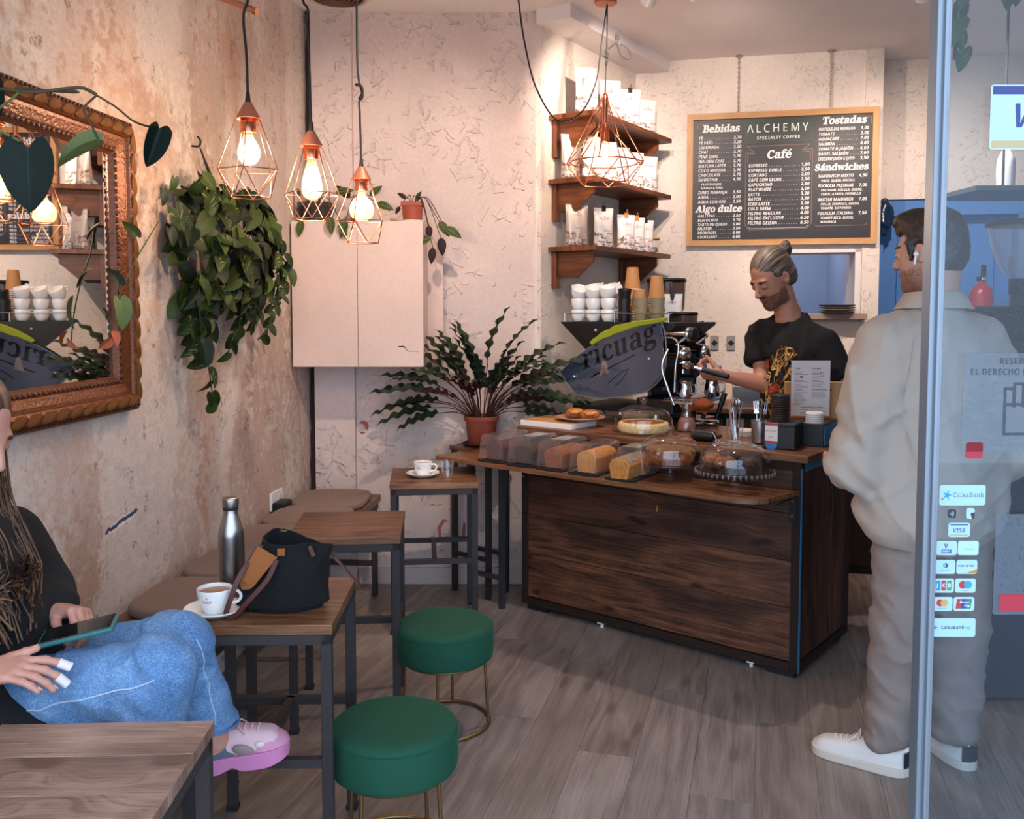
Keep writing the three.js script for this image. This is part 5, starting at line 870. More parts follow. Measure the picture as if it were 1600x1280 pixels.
{
  const u = 0.585, v = 0.16, p = cthing('cheesecake_plate', 'flat glass plate under the cheesecake', 'plate', u, v, 0.9055);
  mesh('plate', lathe(smoothProfile([[0, 0], [0.13, 0], [0.148, 0.01], [0.146, 0.012], [0.128, 0.004], [0, 0.004]], 24), 44), M.glass, p);
  const k = cthing('cheesecake', 'burnt-top cheesecake under a glass dome on the counter', 'cake', u, v, 0.91); mesh('body', lumpy(lathe(smoothProfile([[0, 0.001], [0.1, 0.001], [0.114, 0.01], [0.117, 0.03], [0.111, 0.044], [0.098, 0.047], [0.096, 0.043]], 24), 40), 0.006, 50), CK.cheese, k); mesh('burnt_top', lumpy(new THREE.CylinderGeometry(0.104, 0.104, 0.004, 40, 1).translate(0, 0.0435, 0), 0.003, 40), CK.burnt, k);
  const d = cthing('cake_dome', 'smooth glass dome over the cheesecake on the counter', 'glass dome', u, v, 0.918, 0, 'glass cake domes'), r = 0.136, h = 0.115;
  mesh('dome', lathe(smoothProfile([[r, 0], [r - 0.001, h * 0.3], [r * 0.9, h * 0.64], [r * 0.66, h * 0.87], [r * 0.35, h * 0.98], [0.012, h]], 30), 48), M.glass, d); mesh('knob', lathe(smoothProfile([[0.012, h], [0.009, h + 0.008], [0.015, h + 0.016], [0.019, h + 0.028], [0.013, h + 0.038], [0, h + 0.041]], 24), 24), M.glass, d);
  const t = cthing('serving_tray', 'flat white tray with a wooden top at the left end of the counter', 'tray', 0.13, 0.125, 0.9055); mesh('body', box(0.3, 0.026, 0.22, 0, 0.013, 0, 0.002), M.white, t); mesh('top', wbox(0.285, 0.004, 0.205, 0, 0.028, 0, 0.001, 'x'), M.oak, t);
  const pl = cthing('pastry_plate', 'stoneware plate with two pastries on the white tray', 'plate', 0.235, 0.16, 0.9358); mesh('dish', lathe(smoothProfile([[0, 0], [0.07, 0], [0.105, 0.012], [0.122, 0.016], [0.12, 0.019], [0.1, 0.015], [0.07, 0.004], [0, 0.004]], 30), 40), mat(0xa8826c, 0.4), pl);
  const roll = (l, du, dv) => { const o = cthing('pastry', l, 'pastry', 0.235 + du, 0.16 + dv, 0.941, 0.5, 'glazed pastries'); mesh('bun', lumpy(new THREE.SphereGeometry(0.04, 20, 14).scale(1.15, 0.62, 0.95), 0.01, 40).translate(0, 0.025, 0), mat(0xffffff, 0.3, { map: crumb(0x9a4f18, 0xd98a3c, 20), clearcoat: 0.6 }), o); mesh('filling', [0.008, 0.018, 0.028].map((r) => new THREE.TorusGeometry(r, 0.0028, 6, 20).rotateX(-1.1).translate(0, 0.035, 0.018)), cakeM(0x6d4a1f, 0xb0843c, 21, 0.5), o); };
  roll('glazed swirl pastry on the left of the stoneware plate', -0.045, 0.02); roll('glazed swirl pastry on the right of the stoneware plate', 0.05, 0.01);
}
// ---------- small things on the counter ----------
{
  const t = cthing('small_bottle', 'small bottle with a white label lying on the counter', 'bottle', 0.92, 0.1, 0.929, 0.1);
  mesh('body', rotZ(lathe(smoothProfile([[0, -0.055], [0.02, -0.055], [0.023, -0.05], [0.023, 0.03], [0.018, 0.045], [0.009, 0.052], [0.009, 0.075], [0, 0.075]], 30), 28), -Math.PI / 2), M.black, t);
  mesh('label', rotZ(new THREE.CylinderGeometry(0.0235, 0.0235, 0.055, 28, 1, true).translate(0, -0.02, 0), -Math.PI / 2), mat(0xffffff, 0.6, { map: canvasTex(256, 64, (c, w, h) => { c.fillStyle = '#e8e2df'; c.fillRect(0, 0, w, h); c.fillStyle = '#44404a'; for (let i = 0; i < 5; i++) c.fillRect(60, 12 + i * 9, 40 + i * 7, 2); c.fillStyle = '#2a5f9e'; c.fillRect(150, 6, 30, 52); }) }), t);
  mesh('cord', tube([[0.04, 0.02, 0.012], [0.06, 0.0, 0.03], [0.07, -0.02, 0.035], [0.085, 0.0, 0.03]], 0.0012), M.white, t);
  const knifeG = (L, kind) => kind === 0 ? merge([box(0.009, L * 0.55, 0.0025, 0, L * 0.275, 0, 0.001), new THREE.SphereGeometry(0.013, 10, 8).scale(1, 1.5, 0.3).translate(0, L * 0.95, 0), rod([0, L * 0.5, 0], [0, L * 0.88, 0], 0.0025)]) : kind === 1 ? merge([box(0.009, L * 0.5, 0.0025, 0, L * 0.25, 0, 0.001), rod([0, L * 0.45, 0], [0, L * 0.72, 0], 0.0026), box(0.02, 0.02, 0.002, 0, L * 0.75, 0, 0.0008), ...[-1, 0, 1].map((k) => box(0.003, 0.045, 0.002, k * 0.008, L * 0.87, 0))]) : merge([box(0.011, L * 0.5, 0.003, 0, L * 0.25, 0, 0.001), extrude([[-0.006, L * 0.48], [0.006, L * 0.48], [0.009, L * 0.8], [0.002, L], [-0.006, L * 0.95]], 0.0015)]);
  const kinds = ['teaspoon', 'fork', 'knife'], cg = kinds.map((_, k) => knifeG(0.17, k));
  const holders = [[1.03, 0.165, 'clear glass of cutlery beside the lying bottle', M.glass, 8, 'glass'], [1.135, 0.185, 'steel cup of cutlery beside the black tin', M.inox, 6, 'steel cup']];
  for (const [u, v, label, m, n, kind] of holders) {
    const g = cthing('cutlery_holder', label, kind === 'glass' ? 'glass' : 'cup', u, v, 0.9055, 0, 'cutlery holders'); mesh('cup', lathe([[0, 0.001], [0.032, 0.001], [0.034, 0.006], [0.038, 0.098], [0.036, 0.098], [0.032, 0.008], [0, 0.006]], 30), m, g);
    for (let k = 0; k < n; k++) { const a = k / n * 6.28 + 0.3, kk = k % 3, o = mesh(kinds[kk], cg[kk], M.chrome); const P = onC(u + Math.cos(a) * 0.012, v + Math.sin(a) * 0.012, 0.915); o.position.set(...P); o.rotation.set(Math.sin(a) * 0.15, a * 2, Math.cos(a) * 0.15); tag(o, `steel ${kinds[kk]} standing in the ${kind} of cutlery`, 'cutlery', `cutlery in the ${kind}`); }
  }
  const tin = cthing('tin_box', 'black tin with a red and white price tag on the counter', 'box', 1.25, 0.14, 0.9055, 0.15); mesh('body', box(0.13, 0.1, 0.13, 0, 0.05, 0, 0.004), M.black, tin); mesh('lid', box(0.136, 0.016, 0.136, 0, 0.1, 0, 0.004), M.black, tin);
  mesh('price_tag', box(0.052, 0.082, 0.003, -0.028, 0.065, 0.068, 0.001), mat(0xffffff, 0.5, { map: canvasTex(128, 200, (c, w, h) => { c.fillStyle = '#e6ded8'; c.fillRect(0, 0, w, h); c.fillStyle = '#c02a3e'; c.fillRect(0, 0, w, 26); c.fillRect(0, h - 22, w, 22); c.fillStyle = '#554e50'; c.font = '26px sans-serif'; c.fillText('HOY HAY', 8, 88); c.fillText('2,50', 30, 150); }) }), tin, 'price tag with red edges');
  mesh('badge', new THREE.CylinderGeometry(0.024, 0.024, 0.003, 24).rotateX(Math.PI / 2).translate(-0.028, 0.02, 0.067), mat(0x2f7ec4, 0.5), tin, 'round blue badge');
  const b2 = cthing('cash_box', 'black box with a blue side at the right end of the counter', 'box', 1.30, 0.34, 0.9055, 0.1); mesh('body', box(0.15, 0.095, 0.22, 0, 0.0475, 0, 0.003), M.black, b2); mesh('side_plate', box(0.003, 0.08, 0.2, 0.0765, 0.045, 0), mat(0x1f6fa0, 0.4), b2, 'blue side');
  // stacks of lids: every lid a thing
  const lid = lathe([[0, 0.008], [0.03, 0.008], [0.034, 0.0095], [0.037, 0.0085], [0.04, 0.002], [0.0405, 0], [0.038, 0], [0, 0.003]], 28), dm = mat(0x2f201c, 0.45);
  const stack = (n, u, v, y, s, m, label, group) => { for (let k = 0; k < n; k++) { const o = mesh('cup_lid', lid, m); o.position.set(...onC(u, v, y + k * 0.0098 * s)); o.scale.setScalar(s); tag(o, label, 'lid', group); } };
  stack(11, 1.23, 0.165, 1.014, 1.0, dm, 'dark brown plastic lid in the tall stack on the black tin', 'dark lids in the stack');
  stack(5, 1.335, 0.27, 1.001, 0.92, M.white, 'white plastic lid in the stack before the paper menu', 'white lids before the menu');
  stack(6, 1.1, 0.34, 0.9058, 1.05, M.white, 'white plastic lid in the stack behind the cutlery', 'white lids behind the cutlery');
  stack(3, 0.99, 0.36, 0.9058, 1.0, M.white, 'white plastic lid in the low stack left of the cutlery', 'white lids left of the cutlery');
  const wb = cthing('chopping_board', 'pale wooden board standing on edge behind the paper menu', 'board', 1.26, 0.47, 0.9055, 0.62); mesh('board', wbox(0.3, 0.25, 0.018, 0.02, 0.125, 0, 0.004, 'y'), M.oak, wb); mesh('hang_hole', box(0.02, 0.008, 0.002, 0.06, 0.215, 0.0095, 0.0009), M.black, wb);
  const cl = cthing('paper_menu', 'upright printed paper menu on a wooden stand on the counter', 'menu', 1.265, 0.405, 1.001, 0.62);
  mesh('sheet', (() => { const g = new THREE.PlaneGeometry(0.165, 0.245); return g.translate(0, 0.128, 0.003); })(), mat(0xffffff, 0.8, { side: THREE.DoubleSide, map: canvasTex(512, 760, (c, w, h) => { c.fillStyle = '#ddd3d2'; c.fillRect(0, 0, w, h); c.fillStyle = '#3b3638'; c.font = 'italic bold 34px serif'; for (const [s, x, y] of [['Caf\u00e9', 40, 120], ['Drinks', 270, 120], ['Toasts', 40, 400], ['Sandwiches', 270, 400], ['Something sweet', 130, 640]]) c.fillText(s, x, y); const s0 = seed; seed = 9; for (const [x, y0, y1] of [[40, 150, 360], [270, 150, 350], [40, 425, 610], [270, 425, 520], [130, 660, 720]]) for (let y = y0; y < y1; y += 19) c.fillRect(x, y, rr(90, 190), 4); seed = s0; c.lineWidth = 3; c.strokeRect(390, 160, 34, 60); c.fillRect(120, 205, 26, 30); c.beginPath(); c.ellipse(430, 480, 26, 16, -0.5, 0, 7); c.stroke(); }) }), cl);
  mesh('stand', [box(0.17, 0.012, 0.035, 0, 0.006, 0, 0.002), box(0.165, 0.23, 0.003, 0, 0.12, 0.0)], mat(0xa5683c, 0.5), cl);
}
// ---------- espresso machine ----------
{
  const m = cthing('espresso_machine', 'espresso machine with dark blue acrylic side panel and chrome groups', 'espresso machine', 0, 0.33, 0.9055);
  const side = new THREE.Shape(); side.moveTo(0, 0.24); side.quadraticCurveTo(0.18, 0.43, 0.58, 0.505); side.lineTo(0.6, 0.27); side.lineTo(0.5, 0.17); side.quadraticCurveTo(0.25, 0.1, 0.1, 0.135); side.closePath();
  const tex = canvasTex(1024, 768, (c, w, h) => { c.fillStyle = '#525a6c'; c.fillRect(0, 0, w, h); c.save(); c.translate(230, 500); c.rotate(-0.36); c.fillStyle = '#161a26'; c.font = 'italic bold 230px serif'; c.fillText('ricuag', 0, 0); c.lineWidth = 12; c.strokeStyle = '#0c0e16'; c.beginPath(); c.moveTo(60, 80); c.quadraticCurveTo(300, 60, 520, 40); c.stroke(); c.lineWidth = 6; c.beginPath(); c.moveTo(200, 180); c.quadraticCurveTo(360, 120, 420, 130); c.quadraticCurveTo(300, 230, 250, 210); c.stroke(); c.restore(); });
  tex.repeat.set(1 / 0.62, 1 / 0.46); tex.offset.set(0, -0.1 / 0.46);
  const pm = mat(0xffffff, 0.06, { map: tex, metalness: 0.35, clearcoat: 1 });
  for (const z of [0, -0.43]) { const g = extrude(side, 0.008, 0.0015).translate(0, 0, z); mesh('side_panel', g, pm, m); }
  mesh('panel_rim', tube(side.getPoints(12).map((p) => V(p.x, p.y, 0.01)).concat(), 0.0035, 90, 6, true), mat(0xc8d0da, 0.05, { transmission: 0.8, thickness: 0 }), m, 'clear polished edge');
  mesh('standoff', [[0.09, 0.225], [0.52, 0.33], [0.2, 0.46], [0.33, 0.472]].map(([x, y]) => lathe([[0, 0.014], [0.006, 0.013], [0.009, 0.008], [0.009, 0]], 14).rotateX(Math.PI / 2).translate(x, y, y > 0.44 ? -0.02 : 0.008)), M.chrome, m);
  mesh('bracket', extrude([[0.24, 0.235], [0.29, 0.25], [0.275, 0.31], [0.258, 0.315]], 0.003).translate(0, 0, 0.011), M.chrome, m);
  mesh('body', extrude([[0.1, 0.14], [0.48, 0.18], [0.52, 0.28], [0.5, 0.46], [0.14, 0.34], [0.04, 0.24]], 0.4).translate(0, 0, -0.415), M.black, m);
  mesh('cup_deck', [extrude([[-0.02, 0.5], [0.64, 0.5], [0.64, 0.488], [0.55, 0.42], [0.2, 0.33], [0.14, 0.36]], 0.42, 0.001).translate(0, 0, -0.44)], M.black, m);
  mesh('deck_rail', [tube([[-0.01, 0.545, -0.03], [0.62, 0.545, -0.03]], 0.003), tube([[-0.01, 0.545, -0.03], [-0.01, 0.545, -0.42]], 0.003), ...[0, 0.3, 0.6].map((x) => rod([x, 0.5, -0.03], [x, 0.545, -0.03], 0.003))], M.chrome, m);
  mesh('base', [box(0.52, 0.02, 0.4, 0.32, 0.07, -0.22), box(0.2, 0.07, 0.36, 0.52, 0.1, -0.22, 0.006)], M.black, m);
  for (const x of [0.12, 0.52]) for (const z of [-0.06, -0.38]) mesh('foot', rod([x, 0, z], [x, 0.06, z], 0.02, 0.014, 14), M.chrome, m);
  mesh('drip_tray', [box(0.16, 0.015, 0.36, 0.64, 0.125, -0.22, 0.003), ...[...Array(8).keys()].map((k) => rod([0.57 + k * 0.02, 0.136, -0.39], [0.57 + k * 0.02, 0.136, -0.05], 0.003))], M.chrome, m);
  for (const z of [-0.1, -0.31]) { const g = mesh('group_head', [lathe([[0, 0.06], [0.03, 0.055], [0.036, 0.03], [0.036, 0], [0, 0]], 24).translate(0.64, 0.33, z), rod([0.52, 0.37, z], [0.64, 0.37, z], 0.03, 0.026, 20), rod([0.6, 0.4, z], [0.66, 0.44, z], 0.012)], M.chrome, m); mesh('portafilter', [lathe([[0, 0], [0.034, 0], [0.036, 0.02], [0, 0.02]], 24).translate(0.64, 0.3, z), rod([0.64, 0.26, z], [0.64, 0.3, z], 0.01)], M.chrome, g); }
  mesh('steam_wand', tube([[0.58, 0.43, 0.0], [0.64, 0.43, 0.0], [0.67, 0.4, 0.005], [0.66, 0.3, 0.01], [0.655, 0.18, 0.01]], 0.0055, 30, 8), M.chrome, m);
  mesh('steam_tap', [rod([0.56, 0.45, -0.02], [0.7, 0.45, -0.02], 0.011, 0.011, 14), lathe(smoothProfile([[0, 0], [0.03, 0.004], [0.034, 0.014], [0.026, 0.024], [0, 0.026]], 16), 20).rotateZ(-Math.PI / 2).translate(0.7, 0.45, -0.02)], M.chrome, m);
  mesh('tap_knob', lathe(smoothProfile([[0, 0], [0.03, 0.002], [0.036, 0.012], [0.03, 0.022], [0, 0.024]], 16), 20).rotateZ(-Math.PI / 2).translate(0.724, 0.45, -0.02), M.black, m);
  mesh('hose', tube([[0.62, 0.38, 0.01], [0.6, 0.3, 0.03], [0.63, 0.2, 0.03], [0.66, 0.12, 0.02]], 0.006, 30, 8), M.chrome, m);
  const gc = cthing('green_cloth', 'folded lime green cloth over the top edge of the machine panel', 'cloth', 0, 0.33, 0.9055);
  const s = new THREE.Shape(); s.moveTo(0.2, 0.39); s.quadraticCurveTo(0.34, 0.47, 0.6, 0.514); s.lineTo(0.6, 0.522); s.quadraticCurveTo(0.42, 0.505, 0.32, 0.478); s.quadraticCurveTo(0.25, 0.445, 0.19, 0.4); s.closePath();
  mesh('cloth', (() => { const g = extrude(s, 0.03, 0.004, null, 2), p = g.attributes.position; for (let i = 0; i < p.count; i++) p.setY(i, p.getY(i) + 0.008 * (vnoise(p.getX(i) * 40, p.getZ(i) * 40) - 0.5)); g.computeVertexNormals(); return g.translate(0, 0.0, -0.012); })(), mat(0x8f9a1e, 0.9), gc);
}
// cups on the machine
{
  const prof = [[0, 0.004], [0.02, 0.004], [0.021, 0], [0.024, 0.002], [0.034, 0.02], [0.038, 0.056], [0.036, 0.057], [0.032, 0.022], [0.018, 0.009], [0, 0.008]], cup = (() => merge([lathe(smoothProfile(prof, 24), 24), tube([[0.036, 0.045, 0], [0.052, 0.046, 0], [0.056, 0.034, 0], [0.03, 0.02, 0]], 0.0035, 12, 6)]))();
  const tum = lathe([[0, 0.003], [0.026, 0.001], [0.028, 0.004], [0.034, 0.062], [0.032, 0.062], [0.026, 0.008], [0, 0.006]], 24);
  const Y = 1.4085;
  const put = (g, m, u, v, y, tilt, label, group, sc = 1, turn = 0) => { const o = mesh('stacked_cup', g, m); o.position.set(...onC(u, v, y)); o.rotation.set(tilt[0], turn, tilt[1]); o.scale.setScalar(sc); tag(o, label, 'cup', group); };
  const ord = ['left', 'middle', 'right'];
  [0.06, 0.15, 0.24].forEach((u, i) => { put(cup, M.ceramic, u, 0.4, Y, [0, 0], `white cup, bottom of the ${ord[i]} front stack on the espresso machine`, 'white cups on the machine', 1.05, 0.8); put(cup, M.ceramic, u, 0.4, Y + 0.056, [0, 0], `white cup, second of the ${ord[i]} front stack on the espresso machine`, 'white cups on the machine', 1.05, 1.6); put(cup, M.ceramic, u - 0.005, 0.4, Y + 0.116, [0.35, 0.2 - i * 0.15], `white cup tilted on top of the ${ord[i]} front stack of cups`, 'white cups on the machine', 1.1, 2.2); });
  [0.1, 0.2].forEach((u, i) => { for (let k = 0; k < 2; k++) put(cup, M.ceramic, u, 0.51, Y + k * 0.057, [0, 0], `white cup, ${k ? 'upper' : 'lower'} of the ${i ? 'right' : 'left'} rear stack on the espresso machine`, 'white cups on the machine', 1.1, 0.5); put(cup, M.ceramic, u, 0.52, Y + 0.122, [0.5, 0.3], `white cup lying on the ${i ? 'right' : 'left'} rear stack of cups`, 'white cups on the machine', 1.15, 1); });
  for (let k = 0; k < 3; k++) put(tum, mat(0x1b1513, 0.4), 0.325, 0.41, Y + k * 0.05, [k === 2 ? 0.2 : 0, 0], `dark brown tumbler, ${['bottom', 'middle', 'top'][k]} of the dark stack on the machine`, 'dark tumblers on the machine');
  const ol = mat(0x8f8262, 0.5); [0.42, 0.51].forEach((u, i) => { for (let k = 0; k < 2; k++) put(tum, ol, u, 0.41, Y + k * 0.052, [0, 0], `olive tumbler, ${k ? 'upper' : 'lower'} of the ${i ? 'right' : 'left'} pair on the machine`, 'olive tumblers on the machine', 1.08); });
  const pc = lathe([[0.041, 0.004], [0.029, 0.112], [0.027, 0.114], [0, 0.113]], 26), pr = new THREE.TorusGeometry(0.0415, 0.0028, 6, 28).rotateX(Math.PI / 2).translate(0, 0.0028, 0), kraft = mat(0xb5804e, 0.7);
  const cups = (u, v, n, lab) => { for (let k = 0; k < n; k++) { const o = thing('paper_cup', '', '', onC(u, v, Y + k * 0.0115)); mesh('cup', pc, kraft, o); mesh('rolled_rim', pr, M.paper, o); tag(o, `kraft paper cup in the ${lab} upturned stack on the machine`, 'paper cup', `${lab} paper cups`); } };
  cups(0.28, 0.56, 15, 'tall left'); cups(0.42, 0.56, 11, 'shorter right'); cups(0.36, 0.49, 5, 'low front');
}
// ---------- worktop along the back wall ----------
const BWt = Math.atan2(-(backEnd[1] - cornerB[1]), backEnd[0] - cornerB[0]);
const onB = (u, d, y) => [cornerB[0] + Math.cos(BWt) * u + Math.sin(BWt) * d, y, cornerB[1] - Math.sin(BWt) * u + Math.cos(BWt) * d];
{
  const w = thing('back_worktop', 'wooden worktop with dark cupboards along the back wall', 'worktop', onB(0.12, 0.01, 0), BWt);
  mesh('carcass', box(1.3, 0.88, 0.5, 0.65, 0.44, 0.25, 0.003), M.black, w); for (let i = 0; i < 3; i++) mesh('top_board', wbox(1.32, 0.03, 0.178, 0.65, 0.896, 0.09 + i * 0.179, 0.003, 'x'), M.countertop, w);
  for (let i = 0; i < 3; i++) mesh('door', box(0.42, 0.8, 0.016, 0.22 + i * 0.432, 0.45, 0.509, 0.003), M.rust, w);
  const milk = thing('milk_bottle', 'white plastic milk bottle with a blue cap on the back worktop', 'bottle', onB(0.52, 0.3, 0.912), BWt);
  mesh('body', lathe(smoothProfile([[0, 0], [0.04, 0], [0.044, 0.006], [0.044, 0.13], [0.038, 0.155], [0.02, 0.18], [0.018, 0.2]], 30), 28), mat(0xdcd8d6, 0.35), milk); mesh('cap', lathe([[0, 0.225], [0.02, 0.224], [0.021, 0.2], [0, 0.2]], 20), mat(0x2a6fc0, 0.4), milk);
  mesh('label', new THREE.CylinderGeometry(0.0446, 0.0446, 0.07, 28, 1, true).translate(0, 0.08, 0), mat(0xffffff, 0.5, { map: canvasTex(256, 64, (c, ww, h) => { c.fillStyle = '#d5d6da'; c.fillRect(0, 0, ww, h); c.fillStyle = '#3a6aa0'; c.fillRect(0, 6, ww, 10); c.fillStyle = '#444'; for (let k = 0; k < 60; k++) c.fillRect(k * 4.2, 26, 1.6, 26); }) }), milk);
  const carton = thing('sugar_bag', 'pale patterned paper bag beside the milk bottle', 'bag', onB(0.43, 0.3, 0.912), BWt + 0.2); mesh('body', box(0.09, 0.16, 0.06, 0, 0.08, 0, 0.008), bagM[1], carton); mesh('fold', box(0.09, 0.02, 0.02, 0, 0.168, 0, 0.004), M.paper, carton);
  const sink = thing('steel_basin', 'stainless steel knock-out unit on the back worktop behind the barista', 'basin', onB(0.74, 0.3, 0.912), BWt); mesh('box', [box(0.26, 0.11, 0.01, 0, 0.06, 0.12, 0.003), box(0.26, 0.11, 0.01, 0, 0.06, -0.12, 0.003), box(0.01, 0.11, 0.25, 0.13, 0.06, 0, 0.003), box(0.01, 0.11, 0.25, -0.13, 0.06, 0, 0.003), box(0.26, 0.01, 0.25, 0, 0.006, 0)], M.inox, sink);
  for (const [u, s] of [[0.5, 'left'], [0.6, 'right']]) { const o = thing('wall_switch', `grey wall switch with a black rocker, ${s} of the pair behind the barista`, 'switch', onB(u, 0.001, 1.26), BWt, 'wall switches'); mesh('plate', box(0.05, 0.09, 0.01, 0, 0, 0.005, 0.003), mat(0x8f8a88, 0.5), o); mesh('rocker', box(0.028, 0.028, 0.006, 0, 0, 0.012, 0.002).rotateZ(0.785), M.black, o); }
  const bridge = cthing('side_worktop', 'short wooden worktop between the counter and the back worktop', 'worktop', 0.28, 0.62, 0); mesh('top', wbox(0.56, 0.03, 0.34, 0, 0.89, -0.17, 0.003, 'z'), M.countertop, bridge); mesh('carcass', box(0.54, 0.86, 0.32, 0, 0.44, -0.17), M.black, bridge);
}
// grinders behind the machine
function grinder(label, u, v, y, s, turn) {
  const g = cthing('coffee_grinder', label, 'grinder', u, v, y, turn, 'coffee grinders');
  mesh('body', [box(0.15 * s, 0.26 * s, 0.2 * s, 0, 0.13 * s, 0, 0.015), box(0.12 * s, 0.12 * s, 0.16 * s, 0, 0.31 * s, 0.01, 0.02)], M.black, g); mesh('collar', lathe([[0, 0.36 * s], [0.05 * s, 0.36 * s], [0.055 * s, 0.4 * s], [0, 0.4 * s]], 24), M.inox, g);
  mesh('hopper', lathe([[0.045 * s, 0.4 * s], [0.05 * s, 0.43 * s], [0.085 * s, 0.5 * s], [0.09 * s, 0.62 * s]], 28), mat(0x9a8a80, 0.05, { transmission: 0.9, thickness: 0 }), g); mesh('beans', lathe([[0, 0.405 * s], [0.044 * s, 0.405 * s], [0.05 * s, 0.43 * s], [0.075 * s, 0.485 * s], [0, 0.495 * s]], 24), cakeM(0x170c08, 0x3a2115, 31, 0.4), g); mesh('lid', lathe([[0, 0.64 * s], [0.09 * s, 0.638 * s], [0.094 * s, 0.62 * s], [0, 0.62 * s]], 28), M.black, g);
  mesh('display_screen', box(0.07 * s, 0.035 * s, 0.004, 0, 0.315 * s, 0.092 * s + 0.003, 0.001), mat(0x0a1622, 0.2, { emissive: 0xffffff, emissiveIntensity: 0.9, emissiveMap: canvasTex(128, 64, (c, w, h) => { c.fillStyle = '#000'; c.fillRect(0, 0, w, h); c.fillStyle = '#9fd4ff'; c.font = 'bold 44px sans-serif'; c.fillText('20', 36, 48); c.fillRect(96, 24, 12, 18); }) }), g, 'small lit display');
  mesh('fork', [rod([-0.03 * s, 0.22 * s, 0.09 * s], [-0.03 * s, 0.22 * s, 0.16 * s], 0.005), rod([0.03 * s, 0.22 * s, 0.09 * s], [0.03 * s, 0.22 * s, 0.16 * s], 0.005)], M.chrome, g); mesh('knob', rod([0.07 * s, 0.32 * s, 0.02], [0.1 * s, 0.32 * s, 0.02], 0.014), M.black, g);
  return g;
}
grinder('tall black coffee grinder with clear hopper behind the paper cups', 0.31, 0.86, 0.906, 1.14, 0.62); grinder('black coffee grinder with a lit display beside the taller one', 0.46, 0.76, 0.906, 0.86, 0.62);
{
  const hb = (label, u, v, y, w, h) => { const o = cthing('coffee_bag', label, 'coffee bag', u, v, y, 0.55, 'coffee bags'); mesh('pouch', pouchGeo(w, h, 0.03, u), bagM[0], o); mesh('clip', [box(0.022, 0.034, 0.012, 0, h * 0.99, 0.004, 0.003), box(0.014, 0.03, 0.004, 0, h * 0.9, 0.018)], M.black, o); };
  hb('white coffee bag clipped to the tall grinder hopper', 0.4, 0.76, 1.385, 0.105, 0.165); hb('white coffee bag with black clip standing behind the paper cups', 0.4, 0.64, 1.26, 0.09, 0.19);
  const oc = cthing('orange_cloth', 'crumpled orange-brown cloth hanging at the front of the espresso machine', 'cloth', 0.7, 0.45, 1.02, 0.2); mesh('cloth', lumpy(new THREE.SphereGeometry(0.07, 24, 16).scale(1.15, 0.42, 0.75), 0.035, 32), mat(0x8d3f1d, 0.85), oc); mesh('corner', extrude([[-0.03, 0], [0.07, 0.01], [0.05, -0.05]], 0.004, 0.002), mat(0x8d3f1d, 0.85), oc);
  const pit = (label, u, v, y, s) => { const o = cthing('milk_pitcher', label, 'pitcher', u, v, y, 0, 'steel milk pitchers'); mesh('jug', lathe(smoothProfile([[0, 0.001], [0.04, 0.001], [0.044, 0.01], [0.043, 0.05], [0.036, 0.085], [0.04, 0.1], [0.038, 0.1], [0.034, 0.085], [0.04, 0.05], [0, 0.006]], 30).map(([a, b]) => [a * s, b * s]), 28), M.chrome, o); mesh('handle', tube([[0.04 * s, 0.08 * s, 0], [0.07 * s, 0.078 * s, 0], [0.068 * s, 0.03 * s, 0], [0.042 * s, 0.025 * s, 0]], 0.004), M.chrome, o); };
  pit('steel milk pitcher on the drip tray, left one', 0.63, 0.47, 1.046, 0.8); pit('steel milk pitcher on the drip tray, right one', 0.7, 0.62, 1.046, 0.85);
  const cf = cthing('carafe', 'hourglass carafe with pinkish contents beside the espresso machine', 'carafe', 0.72, 0.32, 0.9055); mesh('vessel', lathe(smoothProfile([[0, 0.001], [0.04, 0.001], [0.044, 0.02], [0.034, 0.06], [0.024, 0.085], [0.032, 0.125]], 24), 28), M.glass, cf); mesh('contents', lathe(smoothProfile([[0, 0.004], [0.037, 0.004], [0.041, 0.02], [0.031, 0.06], [0, 0.062]], 20), 24), mat(0x9a6a5c, 0.4), cf);
  const tmp = (label, u, v) => { const o = cthing('spare_portafilter', label, 'portafilter', u, v, 0.906, 0.5, 'spare portafilters'); mesh('basket', lathe([[0, 0], [0.033, 0], [0.035, 0.025], [0, 0.024]], 22), M.chrome, o); mesh('grip', rod([0.02, 0.03, 0], [0.06, 0.16, 0], 0.01, 0.014, 12), M.black, o); };
  tmp('spare portafilter with a black grip, nearer one behind the machine', 0.72, 0.75 - 0.17); tmp('spare portafilter with a black grip, farther one behind the machine', 0.66, 0.56);
  const pl = (k) => { const o = thing('stoneware_plate', `stoneware plate, ${['bottom', 'second', 'third', 'top'][k]} of the stack on the hatch sill`, 'plate', onB(1.21, 0.07, 1.4435 + k * 0.013), 0, 'plates on the hatch sill'); mesh('dish', lathe(smoothProfile([[0, 0], [0.06, 0], [0.1, 0.008], [0.104, 0.013], [0.06, 0.006], [0, 0.006]], 20), 32), [mat(0x3a3336, 0.5), mat(0xa8917f, 0.5), mat(0x6a5a52, 0.5), mat(0x2f292c, 0.5)][k], o); };
  for (let k = 0; k < 4; k++) pl(k);
}
